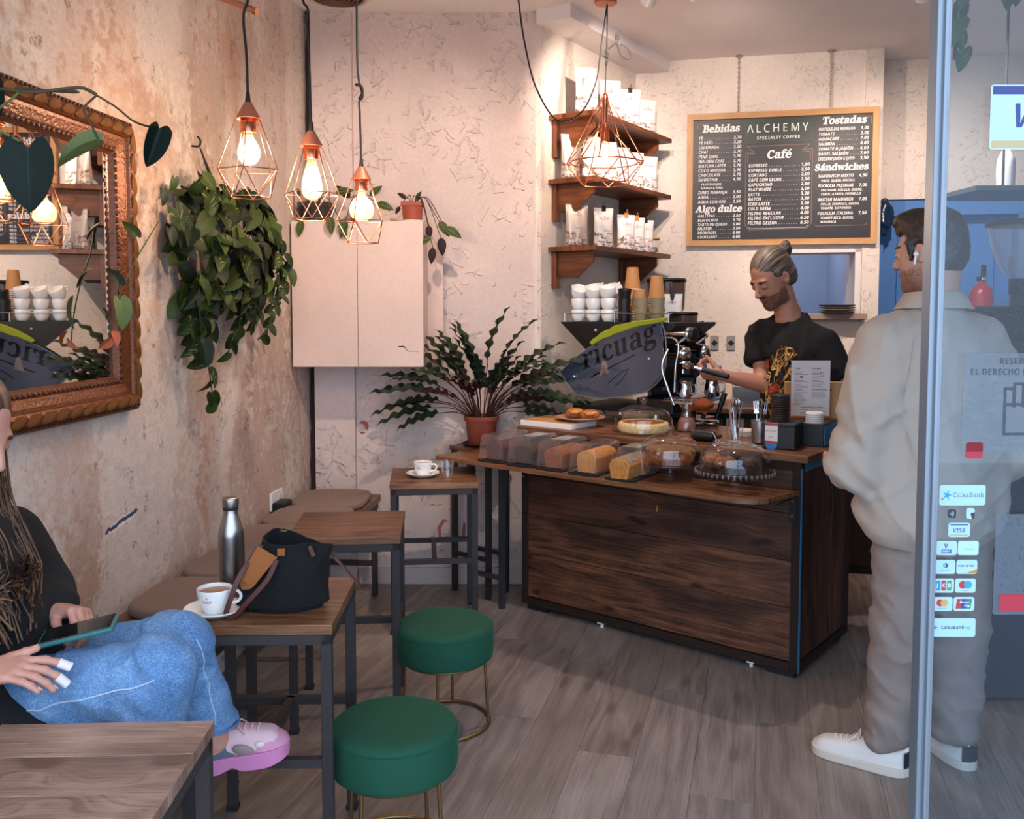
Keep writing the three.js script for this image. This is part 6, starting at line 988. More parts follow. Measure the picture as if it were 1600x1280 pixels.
// ---------- people: distance fields of tapered bones, meshed by surface nets ----------
const sub3 = (a, b) => [a[0] - b[0], a[1] - b[1], a[2] - b[2]], dot3 = (a, b) => a[0] * b[0] + a[1] * b[1] + a[2] * b[2], add3 = (a, b, s = 1) => [a[0] + b[0] * s, a[1] + b[1] * s, a[2] + b[2] * s];
const norm3 = (a) => { const l = Math.hypot(...a) || 1; return [a[0] / l, a[1] / l, a[2] / l]; }, cross3 = (a, b) => [a[1] * b[2] - a[2] * b[1], a[2] * b[0] - a[0] * b[2], a[0] * b[1] - a[1] * b[0]];
const cone = (a, b, ra, rb = ra, k) => ({ a, b, ra, rb, k, t: 0 });
const ball = (c, r, F, k) => ({ c, r: typeof r === 'number' ? [r, r, r] : r, F, k, t: 1 });         // ellipsoid in the frame F (three axes)
const minus = (p) => ({ ...p, neg: true });
function dist(p, x, y, z) {
  if (p.t === 0) { const ax = x - p.a[0], ay = y - p.a[1], az = z - p.a[2], bx = p.b[0] - p.a[0], by = p.b[1] - p.a[1], bz = p.b[2] - p.a[2], h = clamp((ax * bx + ay * by + az * bz) / (bx * bx + by * by + bz * bz || 1)); return Math.hypot(ax - bx * h, ay - by * h, az - bz * h) - (p.ra + (p.rb - p.ra) * h); }
  let dx = x - p.c[0], dy = y - p.c[1], dz = z - p.c[2]; if (p.F) { const q = [dx, dy, dz]; dx = dot3(q, p.F[0]); dy = dot3(q, p.F[1]); dz = dot3(q, p.F[2]); }
  const [a, b, c] = p.r, k0 = Math.hypot(dx / a, dy / b, dz / c), k1 = Math.hypot(dx / a / a, dy / b / b, dz / c / c); return k1 < 1e-9 ? -Math.min(a, b, c) : k0 * (k0 - 1) / k1;
}
function fieldAt(prims, x, y, z, k0, disp) { let f = 1e3; for (const p of prims) { const d = dist(p, x, y, z), k = p.k ?? k0; if (p.neg) f = Math.max(f, -d); else { const h = Math.max(k - Math.abs(f - d), 0) / k; f = Math.min(f, d) - h * h * k / 4; } } return disp ? f - disp(x, y, z) : f; }
function skin(prims, cell, k0 = 0.02, o = {}) {
  const lo = [1e9, 1e9, 1e9], hi = [-1e9, -1e9, -1e9], bb = prims.map((p) => { const R = p.t ? Math.max(...p.r) : Math.max(p.ra, p.rb), P = p.t ? [p.c] : [p.a, p.b]; return [0, 1, 2].map((i) => [Math.min(...P.map((q) => q[i])) - R, Math.max(...P.map((q) => q[i])) + R]); });
  prims.forEach((p, n) => { if (!p.neg) for (let i = 0; i < 3; i++) { lo[i] = Math.min(lo[i], bb[n][i][0] - 3 * cell - 0.01); hi[i] = Math.max(hi[i], bb[n][i][1] + 3 * cell + 0.01); } });
  if (o.clip) for (let i = 0; i < 3; i++) { lo[i] = Math.max(lo[i], o.clip[0][i]); hi[i] = Math.min(hi[i], o.clip[1][i]); }
  const N = [0, 1, 2].map((i) => Math.ceil((hi[i] - lo[i]) / cell) + 1), [nx, ny, nz] = N, F = new Float32Array(nx * ny * nz).fill(0.2);
  prims.forEach((p, n) => {
    const k = p.k ?? k0, m = k + 3 * cell + 0.02, r = bb[n].map(([a, b], i) => [Math.max(0, Math.floor((a - m - lo[i]) / cell)), Math.min(N[i] - 1, Math.ceil((b + m - lo[i]) / cell))]);
    for (let z = r[2][0]; z <= r[2][1]; z++) for (let y = r[1][0]; y <= r[1][1]; y++) for (let x = r[0][0]; x <= r[0][1]; x++) { const i = x + nx * (y + ny * z), d = dist(p, lo[0] + x * cell, lo[1] + y * cell, lo[2] + z * cell); if (p.neg) F[i] = Math.max(F[i], -d); else { const f = F[i], h = Math.max(k - Math.abs(f - d), 0) / k; F[i] = Math.min(f, d) - h * h * k / 4; } }
  });
  if (o.disp || o.cut) for (let z = 0; z < nz; z++) for (let y = 0; y < ny; y++) for (let x = 0; x < nx; x++) { const i = x + nx * (y + ny * z); if (F[i] > 0.12) continue; const X = lo[0] + x * cell, Y = lo[1] + y * cell, Z = lo[2] + z * cell; if (o.disp) F[i] -= o.disp(X, Y, Z); if (o.cut) F[i] = Math.max(F[i], o.cut(X, Y, Z)); }
  const id = new Int32Array(nx * ny * nz).fill(-1), P = [], NR = [], I = [];
  const val = (x, y, z) => F[clamp(x, 0, nx - 1) + nx * (clamp(y, 0, ny - 1) + ny * clamp(z, 0, nz - 1))];
  for (let z = 0; z < nz - 1; z++) for (let y = 0; y < ny - 1; y++) for (let x = 0; x < nx - 1; x++) {
    let s = 0, cx = 0, cy = 0, cz = 0, v = [], mask = 0; for (let c = 0; c < 8; c++) { v[c] = F[x + (c & 1) + nx * (y + ((c >> 1) & 1) + ny * (z + (c >> 2)))]; if (v[c] < 0) mask |= 1 << c; }
    if (mask === 0 || mask === 255) continue;
    for (let c = 0; c < 8; c++) for (let b = 0; b < 3; b++) { const d = c | (1 << b); if (d === c || ((mask >> c) & 1) === ((mask >> d) & 1)) continue; const t = v[c] / (v[c] - v[d]); cx += (c & 1) + (b === 0 ? t : 0); cy += ((c >> 1) & 1) + (b === 1 ? t : 0); cz += (c >> 2) + (b === 2 ? t : 0); s++; }
    cx = x + cx / s; cy = y + cy / s; cz = z + cz / s; id[x + nx * (y + ny * z)] = P.length / 3; P.push(lo[0] + cx * cell, lo[1] + cy * cell, lo[2] + cz * cell);
    const tri = (X, Y, Z) => { const a = Math.floor(X), b = Math.floor(Y), c = Math.floor(Z), u = X - a, w = Y - b, q = Z - c; let r = 0; for (let k = 0; k < 8; k++) r += val(a + (k & 1), b + ((k >> 1) & 1), c + (k >> 2)) * ((k & 1) ? u : 1 - u) * (((k >> 1) & 1) ? w : 1 - w) * ((k >> 2) ? q : 1 - q); return r; };
    const e = 0.9, g = norm3([tri(cx + e, cy, cz) - tri(cx - e, cy, cz), tri(cx, cy + e, cz) - tri(cx, cy - e, cz), tri(cx, cy, cz + e) - tri(cx, cy, cz - e)]); NR.push(...g);
  }
  const st = [1, nx, nx * ny];
  for (let z = 1; z < nz - 1; z++) for (let y = 1; y < ny - 1; y++) for (let x = 1; x < nx - 1; x++) { const i = x + nx * (y + ny * z), f0 = F[i] < 0; for (let b = 0; b < 3; b++) { if (f0 === (F[i + st[b]] < 0)) continue; const u = st[(b + 1) % 3], w = st[(b + 2) % 3], q = [id[i], id[i - u], id[i - u - w], id[i - w]]; if (q.some((k) => k < 0)) continue; f0 ? I.push(q[0], q[1], q[2], q[0], q[2], q[3]) : I.push(q[0], q[2], q[1], q[0], q[3], q[2]); } }
  const g = new THREE.BufferGeometry(); g.setAttribute('position', new THREE.Float32BufferAttribute(P, 3)); g.setAttribute('normal', new THREE.Float32BufferAttribute(NR, 3)); g.setIndex(I); return g;
}
function paint(g, f) { const p = g.attributes.position, c = new Float32Array(p.count * 3); for (let i = 0; i < p.count; i++) { const q = f(p.getX(i), p.getY(i), p.getZ(i)); c[3 * i] = q[0]; c[3 * i + 1] = q[1]; c[3 * i + 2] = q[2]; } g.setAttribute('color', new THREE.BufferAttribute(c, 3)); return g; }
function joinC(list) { return mergeGeometries(list.map((g) => { const q = g.toNonIndexed(); if (q.attributes.uv) q.deleteAttribute('uv'); return q; })); }
const lin = (h) => { const c = new THREE.Color(h); return [c.r, c.g, c.b]; };
const frameOf = (fwd, up = [0, 1, 0]) => { const z = norm3(fwd), x = norm3(cross3(up, z)), y = cross3(z, x); return [x, y, z]; };   // x left, y up, z forward
const inF = (F, o, p) => [o[0] + F[0][0] * p[0] + F[1][0] * p[1] + F[2][0] * p[2], o[1] + F[0][1] * p[0] + F[1][1] * p[1] + F[2][1] * p[2], o[2] + F[0][2] * p[0] + F[1][2] * p[1] + F[2][2] * p[2]];
const toF = (F, o, p) => { const q = sub3(p, o); return [dot3(q, F[0]), dot3(q, F[1]), dot3(q, F[2])]; };
function headPrims(o, F, s = 1) {
  const P = (x, y, z) => inF(F, o, [x * s, y * s, z * s]), b = (x, y, z, r, k) => ball(P(x, y, z), typeof r === 'number' ? r * s : r.map((q) => q * s), F, k);
  return [b(0, 0.035, -0.012, [0.074, 0.09, 0.094]), b(0, -0.028, 0.028, [0.058, 0.084, 0.064], 0.03), cone(P(-0.03, -0.07, 0.03), P(0, -0.098, 0.062), 0.03, 0.024, 0.03), cone(P(0.03, -0.07, 0.03), P(0, -0.098, 0.062), 0.03, 0.024, 0.03),
    cone(P(-0.034, 0.02, 0.078), P(0.034, 0.02, 0.078), 0.011, 0.011, 0.015), minus(b(0.031, 0.0, 0.105, [0.017, 0.012, 0.018])), minus(b(-0.031, 0.0, 0.105, [0.017, 0.012, 0.018])), b(0.031, -0.001, 0.078, 0.0135, 0.004), b(-0.031, -0.001, 0.078, 0.0135, 0.004),
    cone(P(0, 0.01, 0.09), P(0, -0.03, 0.11), 0.008, 0.011, 0.012), b(0.01, -0.034, 0.1, [0.009, 0.007, 0.01], 0.008), b(-0.01, -0.034, 0.1, [0.009, 0.007, 0.01], 0.008), b(0, -0.058, 0.089, [0.02, 0.005, 0.009], 0.005), b(0, -0.067, 0.088, [0.018, 0.006, 0.009], 0.005),
    b(0.074, -0.004, -0.01, [0.009, 0.031, 0.019], 0.006), b(-0.074, -0.004, -0.01, [0.009, 0.031, 0.019], 0.006), minus(b(0.084, 0.0, -0.004, [0.006, 0.018, 0.01])), minus(b(-0.084, 0.0, -0.004, [0.006, 0.018, 0.01]))];
}
const skinCol = (base, lip, brow, o, F, beard) => (x, y, z) => {
  const q = toF(F, o, [x, y, z]), n = 0.92 + 0.16 * fbm(x * 60, y * 60 + z * 40, 3), ax = Math.abs(q[0]); let c = base;
  if (q[2] > 0.06 && Math.hypot((q[0]) / 0.022, (q[1] + 0.0625) / 0.008) < 1) c = lip; else if (q[2] > 0.06 && Math.hypot((ax - 0.031) / 0.02, (q[1] - 0.024) / 0.0055) < 1) c = brow; else if (q[2] > 0.07 && Math.hypot((ax - 0.031) / 0.013, (q[1] + 0.004) / 0.003) < 1) c = brow;
  if (beard && c === base) { const e = Math.min(1, Math.max(0, (-0.034 - q[1] + 0.25 * Math.max(0, q[2] - 0.075)) / 0.02)) * (q[2] > -0.005 ? 1 : 0) * (q[1] > -0.125 ? 1 : 0) * (q[1] > -0.05 && ax > 0.03 && q[2] > 0.04 ? 0.25 : 1); c = mixc(base, beard, e * (0.45 + 0.5 * vnoise(x * 400, y * 400 + z * 300))); }
  return c.map((v) => v * n);
};
// hand: wrist, finger direction f, palm normal n (out of the palm), thumb side s; curls in radians per finger
function handPrims(w, f, n, s, curls, o = {}) {
  f = norm3(f); n = norm3(sub3(n, f.map((v) => v * dot3(n, f)))); const sd = cross3(f, n), S = dot3(sd, s) > 0 ? sd : sd.map((v) => -v), sc = o.sc ?? 1, out = [], tips = [];
  const at2 = (a, b, c) => add3(add3(add3(w, f, a * sc), S, b * sc), n, c * sc);
  const kn = [[0.088, 0.029], [0.091, 0.0095], [0.086, -0.0095], [0.078, -0.027]], len = [[0.042, 0.025, 0.02], [0.046, 0.028, 0.021], [0.042, 0.026, 0.02], [0.033, 0.02, 0.018]], rad = [0.0092, 0.0095, 0.009, 0.0078];
  kn.forEach(([a, b], i) => {
    const K = at2(a, b, -0.004); out.push(cone(at2(0.012, b * 0.6, 0), K, 0.014 * sc, 0.0105 * sc, 0.014));
    let p = K, ang = 0; const sp = (o.spread ?? 0.05) * (1.5 - i), dirs = norm3(add3(f, S, sp));
    len[i].forEach((L, j) => { ang += curls[i][j]; const d = norm3(add3(dirs.map((v) => v * Math.cos(ang)), n, Math.sin(ang))), q = add3(p, d, L * sc); out.push(cone(p, q, rad[i] * sc * (1 - j * 0.07), rad[i] * sc * (0.95 - j * 0.09), 0.005)); p = q; if (j === 2) tips.push([q, d]); });
  });
  const T0 = at2(0.02, 0.022, 0.006), td = norm3(add3(add3(f.map((v) => v * (o.tf ?? 0.75)), S, o.ts ?? 0.65), n, o.tn ?? 0.35)), T1 = add3(T0, td, 0.043 * sc), td2 = norm3(add3(add3(td, f, 0.5), n, o.tn2 ?? 0.2)), T2 = add3(T1, td2, 0.03 * sc), T3 = add3(T2, norm3(add3(td2, f, 0.2)), 0.022 * sc);
  out.push(cone(at2(0.008, 0.008, 0.002), T0, 0.017 * sc, 0.0145 * sc, 0.014), cone(T0, T1, 0.0145 * sc, 0.0112 * sc, 0.012), cone(T1, T2, 0.011 * sc, 0.0098 * sc, 0.005), cone(T2, T3, 0.0098 * sc, 0.008 * sc, 0.004)); tips.push([T3, td2]);
  out.push(ball(at2(0.05, 0, 0.002), [0.034 * sc, 0.03 * sc, 0.0125 * sc], [S, f, n], 0.012)); out.tips = tips; out.S = S; return out;
}
const skinM = mat(0xffffff, 0.5, { vertexColors: true, sheen: 0.15 }), hairMat = mat(0xffffff, 0.5, { vertexColors: true });
const nails = (parent, tips, nn, m = mat(0xc79a88, 0.3)) => { tips.forEach(([p, d]) => { const o = mesh('fingernail', new THREE.SphereGeometry(1, 10, 8).scale(0.0046, 0.0065, 0.0022), m, parent); const y = V(...d), z = V(...nn).multiplyScalar(-1); z.sub(y.clone().multiplyScalar(z.dot(y))).normalize(); const x = y.clone().cross(z); o.quaternion.setFromRotationMatrix(new THREE.Matrix4().makeBasis(x, y, z)); o.position.set(p[0] + z.x * 0.0062 , p[1] + z.y * 0.0062, p[2] + z.z * 0.0062); }); };
const person = (label, base) => { const g = thing('person', label, 'person', base, 0); g.userData.shift = undefined; delete g.userData.shift; return g; };
const local = (g, b) => g.translate(-b[0], -b[1], -b[2]);
const foldN = (x, y, z, a, f) => a * (fbm(x * f + z * f * 0.7 + 9, y * f * 0.75 - z * f * 0.4, 3) - 0.5);

const ridge = (a, b, amp) => { const t = 1 - Math.abs(2 * fbm(a, b, 2) - 1) * 1.6; return amp * (t > 0 ? t * t * t : 0) - amp * 0.3; };
// ---- barista ----
{
  const B = [1.33, 0, -4.27], g = person('man in a black printed T-shirt with tied-back hair, working at the espresso machine', B);
  const H = [1.222, 1.618, -4.235], F = frameOf([-0.76, -0.5, 0.4], [-0.12, 1, 0.05]);
  const nb = [1.32, 1.42, -4.28], rs = [1.2, 1.335, -4.37], ls = [1.455, 1.325, -4.17], re = [1.205, 1.115, -4.27], rw = [1.0, 1.155, -4.255], le = [1.555, 1.09, -4.12], lw = [1.42, 0.96, -4.0], pel = [1.36, 0.92, -4.33];
  const hand = handPrims(rw, [-0.9, 0.1, -0.05], [0.2, 0.75, -0.5], [-0.1, 0.3, 0.8], [[0.9, 1.0, 0.6], [1.0, 1.1, 0.6], [1.0, 1.1, 0.7], [1.0, 1.1, 0.7]], { tn: 0.9, ts: 0.25, tn2: 0.5 });
  const base = lin(0xb87f66), c = skinCol(base, lin(0x8f4a40), lin(0x2a1a14), H, F, lin(0x2e1c14));
  const hd = paint(skin([...headPrims(H, F, 1.08), cone(inF(F, H, [0, -0.06, -0.03]), nb, 0.052, 0.06, 0.03)], 0.0045, 0.02), c);
  const bodyP = [cone(add3(nb, [0, 0.05, 0]), nb, 0.05, 0.055, 0.03), cone(nb, [1.34, 1.3, -4.29], 0.055, 0.09, 0.04), cone([1.34, 1.3, -4.29], pel, 0.09, 0.11, 0.05), cone(rs, re, 0.045, 0.04, 0.03), cone(re, rw, 0.043, 0.027, 0.02), cone(ls, le, 0.045, 0.042, 0.03), cone(le, lw, 0.043, 0.028, 0.02), cone([1.28, 0.9, -4.38], [1.27, 0.48, -4.36], 0.085, 0.06, 0.04), cone([1.27, 0.48, -4.36], [1.27, 0.08, -4.38], 0.056, 0.04), cone([1.44, 0.9, -4.28], [1.45, 0.48, -4.26], 0.085, 0.06, 0.04), cone([1.45, 0.48, -4.26], [1.45, 0.08, -4.28], 0.056, 0.04)];
  const flat = (x, y, z) => base.map((v) => v * (0.94 + 0.12 * fbm(x * 50, y * 50 + z * 30, 2)));
  const bd = paint(skin(bodyP, 0.012, 0.03), flat), hn = paint(skin([...hand, cone(rw, re, 0.027, 0.04, 0.012)], 0.003, 0.006, { clip: [add3(rw, [-0.25, -0.15, -0.15]), add3(rw, [0.03, 0.15, 0.15])] }), flat);
  const lh = paint(skin(handPrims(lw, [-0.6, -0.5, 0.4], [-0.3, -0.8, -0.3], [-0.8, 0, -0.4], [[0.3, 0.4, 0.3], [0.3, 0.4, 0.3], [0.35, 0.4, 0.3], [0.4, 0.4, 0.3]]), 0.004, 0.006), flat);
  mesh('body', local(joinC([hd, bd, hn, lh]), B), skinM, g);
  // hair drawn back into a knot
  const hp = [ball(inF(F, H, [0, 0.044, -0.022]), [0.087, 0.102, 0.106], F), ball(inF(F, H, [0, -0.02, -0.065]), [0.074, 0.075, 0.064], F, 0.03), ball(inF(F, H, [0, 0.075, -0.135]), [0.034, 0.036, 0.036], F, 0.012), ball(inF(F, H, [0.01, 0.1, -0.145]), [0.022, 0.02, 0.022], F, 0.01), cone(inF(F, H, [0.078, 0.03, 0.02]), inF(F, H, [0.075, -0.03, 0.012]), 0.008, 0.004), cone(inF(F, H, [-0.078, 0.03, 0.02]), inF(F, H, [-0.075, -0.03, 0.012]), 0.008, 0.004)];
  const hair = skin(hp, 0.005, 0.02, { disp: (x, y, z) => { const q = toF(F, H, [x, y, z]), a = Math.atan2(q[0], q[1] - 0.03); return 0.004 * (vnoise(a * 16, q[2] * 8) - 0.5); }, cut: (x, y, z) => { const q = toF(F, H, [x, y, z]); return Math.max(q[2] > 0.0 ? 0.058 + 0.25 * (q[2] - 0.05) - q[1] - (Math.abs(q[0]) > 0.068 ? 0.035 : 0) : -1, -0.07 - q[1]); } });
  mesh('hair', local(paint(hair, (x, y, z) => { const q = toF(F, H, [x, y, z]), a = Math.atan2(q[0], q[1] - 0.03), t = fbm(a * 18, q[2] * 10, 3); return mixc(lin(0x2a2019), lin(0x8f7f70), clamp((t - 0.3) * 1.7)); }), B), hairMat, g);
  mesh('goatee', local(paint(skin([ball(inF(F, H, [0, -0.106, 0.07]), [0.026, 0.024, 0.026], F), cone(inF(F, H, [-0.02, -0.055, 0.098]), inF(F, H, [0.02, -0.055, 0.098]), 0.004)], 0.0035, 0.012, { disp: (x, y, z) => 0.003 * (fbm(x * 220, y * 220 + z * 120, 2) - 0.5) }), (x, y, z) => mixc(lin(0x1f130e), lin(0x4f3526), fbm(x * 130, y * 130, 2))), B), hairMat, g);
  // T-shirt
  const cl = mat(0x0c0b0d, 0.9, { bumpMap: weave, bumpScale: 0.0003, sheen: 0.25, sheenColor: new THREE.Color(0x222228) });
  const sp = [cone([1.235, 1.365, -4.35], [1.41, 1.355, -4.22], 0.06, 0.06, 0.05), cone([1.325, 1.42, -4.28], [1.325, 1.38, -4.28], 0.075, 0.08, 0.06), cone([1.315, 1.27, -4.275], [1.34, 1.1, -4.27], 0.125, 0.13, 0.06), cone([1.34, 1.1, -4.27], [1.36, 0.86, -4.3], 0.135, 0.14, 0.06), cone([1.28, 1.25, -4.32], [1.3, 0.9, -4.35], 0.095, 0.105, 0.06), cone([1.4, 1.25, -4.22], [1.43, 0.9, -4.24], 0.095, 0.105, 0.06), cone(rs, [1.195, 1.225, -4.33], 0.06, 0.066, 0.04), cone([1.455, 1.325, -4.17], [1.515, 1.165, -4.145], 0.064, 0.074, 0.04)];
  const sdisp = (x, y, z) => 0.001 + foldN(x, y, z, 0.02, 11) + ridge(x * 10 + z * 6 + y * 4, y * 5 - x * 3, 0.014), nk = minus(ball([1.3, 1.475, -4.255], [0.074, 0.09, 0.074]));
  const cutS = (x, y, z) => { const d1 = dot3(sub3([x, y, z], [1.195, 1.205, -4.32]), norm3(sub3(re, rs))), d2 = dot3(sub3([x, y, z], [1.535, 1.155, -4.13]), norm3(sub3(le, ls))); const nearR = Math.hypot(x - 1.195, z + 4.32) < 0.11 && x < 1.222 && y < 1.25 ? d1 : -1, nearL = x > 1.505 && y < 1.2 ? d2 : -1; return Math.max(nearR, nearL, 0.86 - y); };
  const shirt = mesh('t_shirt', local(muv(skin([...sp, nk], 0.009, 0.05, { disp: sdisp, cut: cutS }).toNonIndexed()), B), cl, g);
  mesh('trousers', local(muv(skin([cone([1.36, 0.9, -4.32], [1.36, 0.84, -4.32], 0.15), cone([1.28, 0.88, -4.38], [1.27, 0.48, -4.36], 0.1, 0.075, 0.04), cone([1.27, 0.48, -4.36], [1.27, 0.1, -4.38], 0.075, 0.065), cone([1.44, 0.88, -4.28], [1.45, 0.48, -4.26], 0.1, 0.075, 0.04), cone([1.45, 0.48, -4.26], [1.45, 0.1, -4.28], 0.075, 0.065)], 0.014, 0.03, { disp: (x, y, z) => foldN(x, y, z, 0.012, 12) }).toNonIndexed()), B), mat(0x17171c, 0.9), g);
  for (const [x, z] of [[1.25, -4.33], [1.43, -4.23]]) mesh('shoe', local(skin([cone([x + 0.04, 0.045, z - 0.05], [x - 0.12, 0.035, z + 0.07], 0.045, 0.035, 0.03), cone([x + 0.04, 0.06, z - 0.05], [x + 0.02, 0.1, z - 0.04], 0.045)], 0.008, 0.03, { cut: (X, Y, Z) => -Y + 0.001 }), B), M.black, g);
  // golden swirling print, laid on the cloth
  const fwd = norm3([-0.62, 0, 0.78]), rt = norm3(cross3([0, 1, 0], fwd)), C0 = [1.31, 1.1, -4.27], nu = 22, nv = 44, W = 0.19, Hh = 0.4, P = [], UV = [], I = [], all = [...sp, nk];
  for (let j = 0; j <= nv; j++) for (let i = 0; i <= nu; i++) { let p = add3(add3(add3(C0, rt, (i / nu - 0.5) * W), [0, 1, 0], (j / nv - 0.5) * Hh), fwd, 0.4); for (let k = 0; k < 40; k++) { const d = fieldAt(all, ...p, 0.05, sdisp); if (d < 0.0025) break; p = add3(p, fwd, -Math.min(d * 0.8 + 0.0003, 0.05)); } p = add3(p, fwd, 0.002); P.push(...sub3(p, B)); UV.push(i / nu, j / nv); }
  for (let j = 0; j < nv; j++) for (let i = 0; i < nu; i++) { const a = j * (nu + 1) + i, b = a + 1, d = a + nu + 1, e = d + 1; I.push(a, b, e, a, e, d); }
  const pg = new THREE.BufferGeometry(); pg.setAttribute('position', new THREE.Float32BufferAttribute(P, 3)); pg.setAttribute('uv', new THREE.Float32BufferAttribute(UV, 2)); pg.setIndex(I); pg.computeVertexNormals();
  const ptx = canvasTex(256, 512, (c2, w, h) => { const s0 = seed; seed = 21; c2.clearRect(0, 0, w, h); c2.lineCap = 'round'; const cols = ['#b98a3c', '#d9b468', '#7a4a1c', '#c79a48', '#5a3414'];
    for (let k = 0; k < 120; k++) { const t = rnd(), y = h * (0.06 + 0.9 * t), x = w * (0.5 + (t < 0.3 ? 0.2 - 0.3 * t : 0.0)) + rr(-1, 1) * w * (0.08 + 0.28 * Math.sin(t * 3.1)); c2.strokeStyle = cols[k % 5]; c2.lineWidth = rr(3, 11); c2.beginPath(); c2.moveTo(x, y); c2.bezierCurveTo(x + rr(-40, 40), y - rr(0, 30), x + rr(-40, 40), y - rr(20, 60), x + rr(-20, 40), y - rr(20, 70)); c2.stroke(); }
    c2.fillStyle = '#b02a1c'; for (let k = 0; k < 26; k++) { c2.beginPath(); c2.ellipse(w * (0.45 + rr(-0.16, 0.16)), h * (0.5 + rr(-0.05, 0.05)), rr(3, 12), rr(4, 10), rr(0, 3), 0, 7); c2.fill(); } c2.fillRect(w * 0.2, h * 0.16, 26, 56); c2.fillStyle = '#140f0e'; for (let k = 0; k < 40; k++) { c2.beginPath(); c2.ellipse(w * rr(0.25, 0.75), h * rr(0.2, 0.95), rr(2, 9), rr(3, 12), rr(0, 3), 0, 7); c2.fill(); } seed = s0; });
  mesh('shirt_print', pg, mat(0xffffff, 0.8, { map: ptx, transparent: true, alphaTest: 0.4, side: THREE.DoubleSide }), shirt, 'golden and red swirling print');
  const pf = thing('portafilter', 'portafilter with a black handle held in the hand of the man in black', 'portafilter', [0.925, 1.18, -4.21]);
  mesh('handle', [rod([0.08, -0.022, 0.03], [-0.03, 0.008, -0.005], 0.0135, 0.0125, 16), new THREE.SphereGeometry(0.0138, 14, 10).translate(0.08, -0.022, 0.03)], M.black, pf); mesh('neck', rod([-0.03, 0.008, -0.005], [-0.065, 0.017, -0.016], 0.009, 0.009, 14), M.chrome, pf); mesh('basket', lathe([[0, -0.014], [0.03, -0.012], [0.034, 0.014], [0.032, 0.014], [0.028, -0.008], [0, -0.01]], 24).translate(-0.098, 0.02, -0.026), M.chrome, pf);
}
// ---- customer ----
function shoeParts(parent, toW, L, W, o) {   // toW: matrix from shoe space (x across, y up, z towards the toe) to the parent's space
  const ap = (q) => q.applyMatrix4(toW), outline = (t) => W / 2 * (t < 0.5 ? 0.78 + 0.1 * Math.sin(t * 3.1) : 0.88 + 0.12 * Math.sin((t - 0.5) * 4)) * Math.sqrt(Math.max(0.0, 1 - Math.pow(Math.abs(t - 0.5) * 2, 6))), hgt = o.h;
  const n = 26, m = 14, P = [], I = [], sole = [];
  for (let j = 0; j <= n; j++) { const t = j / n, w = outline(clamp(t, 0.004, 0.996)), h = hgt(t); for (let i = 0; i <= m; i++) { const a = i / m * Math.PI, cx = Math.cos(a), sx = Math.sin(a); P.push(w * Math.sign(cx) * Math.pow(Math.abs(cx), 0.6) * (1 - 0.12 * sx), o.sole * 0.7 + h * Math.pow(sx, 0.75), (t - 0.5) * L); } }
  for (let j = 0; j < n; j++) for (let i = 0; i < m; i++) { const a = j * (m + 1) + i, b = a + 1, c = a + m + 1, d = c + 1; I.push(a, d, b, a, c, d); }
  const g = new THREE.BufferGeometry(); g.setAttribute('position', new THREE.Float32BufferAttribute(P, 3)); g.setIndex(I); g.computeVertexNormals(); mesh('upper', ap(muv(g.toNonIndexed())), o.upper, parent);
  const S = new THREE.Shape(), pts = []; for (let j = 0; j <= 30; j++) pts.push([outline(clamp(j / 30, 0.004, 0.996)) + o.flare, (j / 30 - 0.5) * L]); [...pts, ...pts.slice().reverse().map(([a, b]) => [-a, b])].forEach(([a, b], i) => i ? S.lineTo(a, b) : S.moveTo(a, b));
  const sg = new THREE.ExtrudeGeometry(S, { depth: o.sole - 0.006, bevelEnabled: true, bevelSize: 0.003, bevelThickness: 0.003, bevelSegments: 2 }).rotateX(Math.PI / 2).scale(1, 1, 1).translate(0, o.sole - 0.003, 0); { const p = sg.attributes.position; for (let i = 0; i < p.count; i++) { p.setZ(i, p.getZ(i)); const t = p.getZ(i) / L + 0.5; if (o.wave) { const y = p.getY(i); p.setY(i, y + (y < o.sole * 0.4 ? o.wave * (Math.exp(-Math.pow((t - 0.48) / 0.07, 2)) + (t > 0.82 ? (t - 0.82) * 4 : 0)) : 0)); } } sg.computeVertexNormals(); }
  mesh('sole', ap(sg), o.soleM, parent);
  const lc = []; for (let k = 0; k < 5; k++) { const t = 0.5 + k * 0.06, y = o.sole * 0.7 + hgt(t) + 0.002, w = 0.02; lc.push(tube([[-w, y - 0.006, (t - 0.5) * L], [0, y + 0.003, (t - 0.48) * L], [w, y - 0.006, (t - 0.5) * L]], 0.0026, 10, 5)); }
  const yb = o.sole * 0.7 + hgt(0.5) + 0.004; for (const s of [-1, 1]) lc.push(tube([[0, yb, 0], [s * 0.02, yb + 0.014, 0.005], [s * 0.04, yb + 0.002, 0.012], [s * 0.02, yb - 0.002, 0.012], [0, yb, 0.002]], 0.0024, 16, 5), tube([[0, yb, 0], [s * 0.02, yb - 0.004, 0.02], [s * 0.034, yb - 0.022, 0.035]], 0.0022, 10, 5)); mesh('laces', lc.map((q) => ap(q)), o.laceM, parent);
  if (o.tab) { const w = outline(0.06) + 0.0015; mesh('heel_tab', ap(new THREE.CylinderGeometry(w, w * 1.02, 0.05, 16, 1, true, Math.PI - 1.1, 2.2).scale(1, 1, 0.55).translate(0, o.sole + 0.028, -0.5 * L + w * 0.5)), o.tab, parent); }
}
const shoeMatrix = (pos, toe, roll = 0) => { const z = V(...toe).normalize(), x = V(0, 1, 0).cross(z).normalize(), y = z.clone().cross(x); return new THREE.Matrix4().makeBasis(x, y, z).setPosition(...pos); };
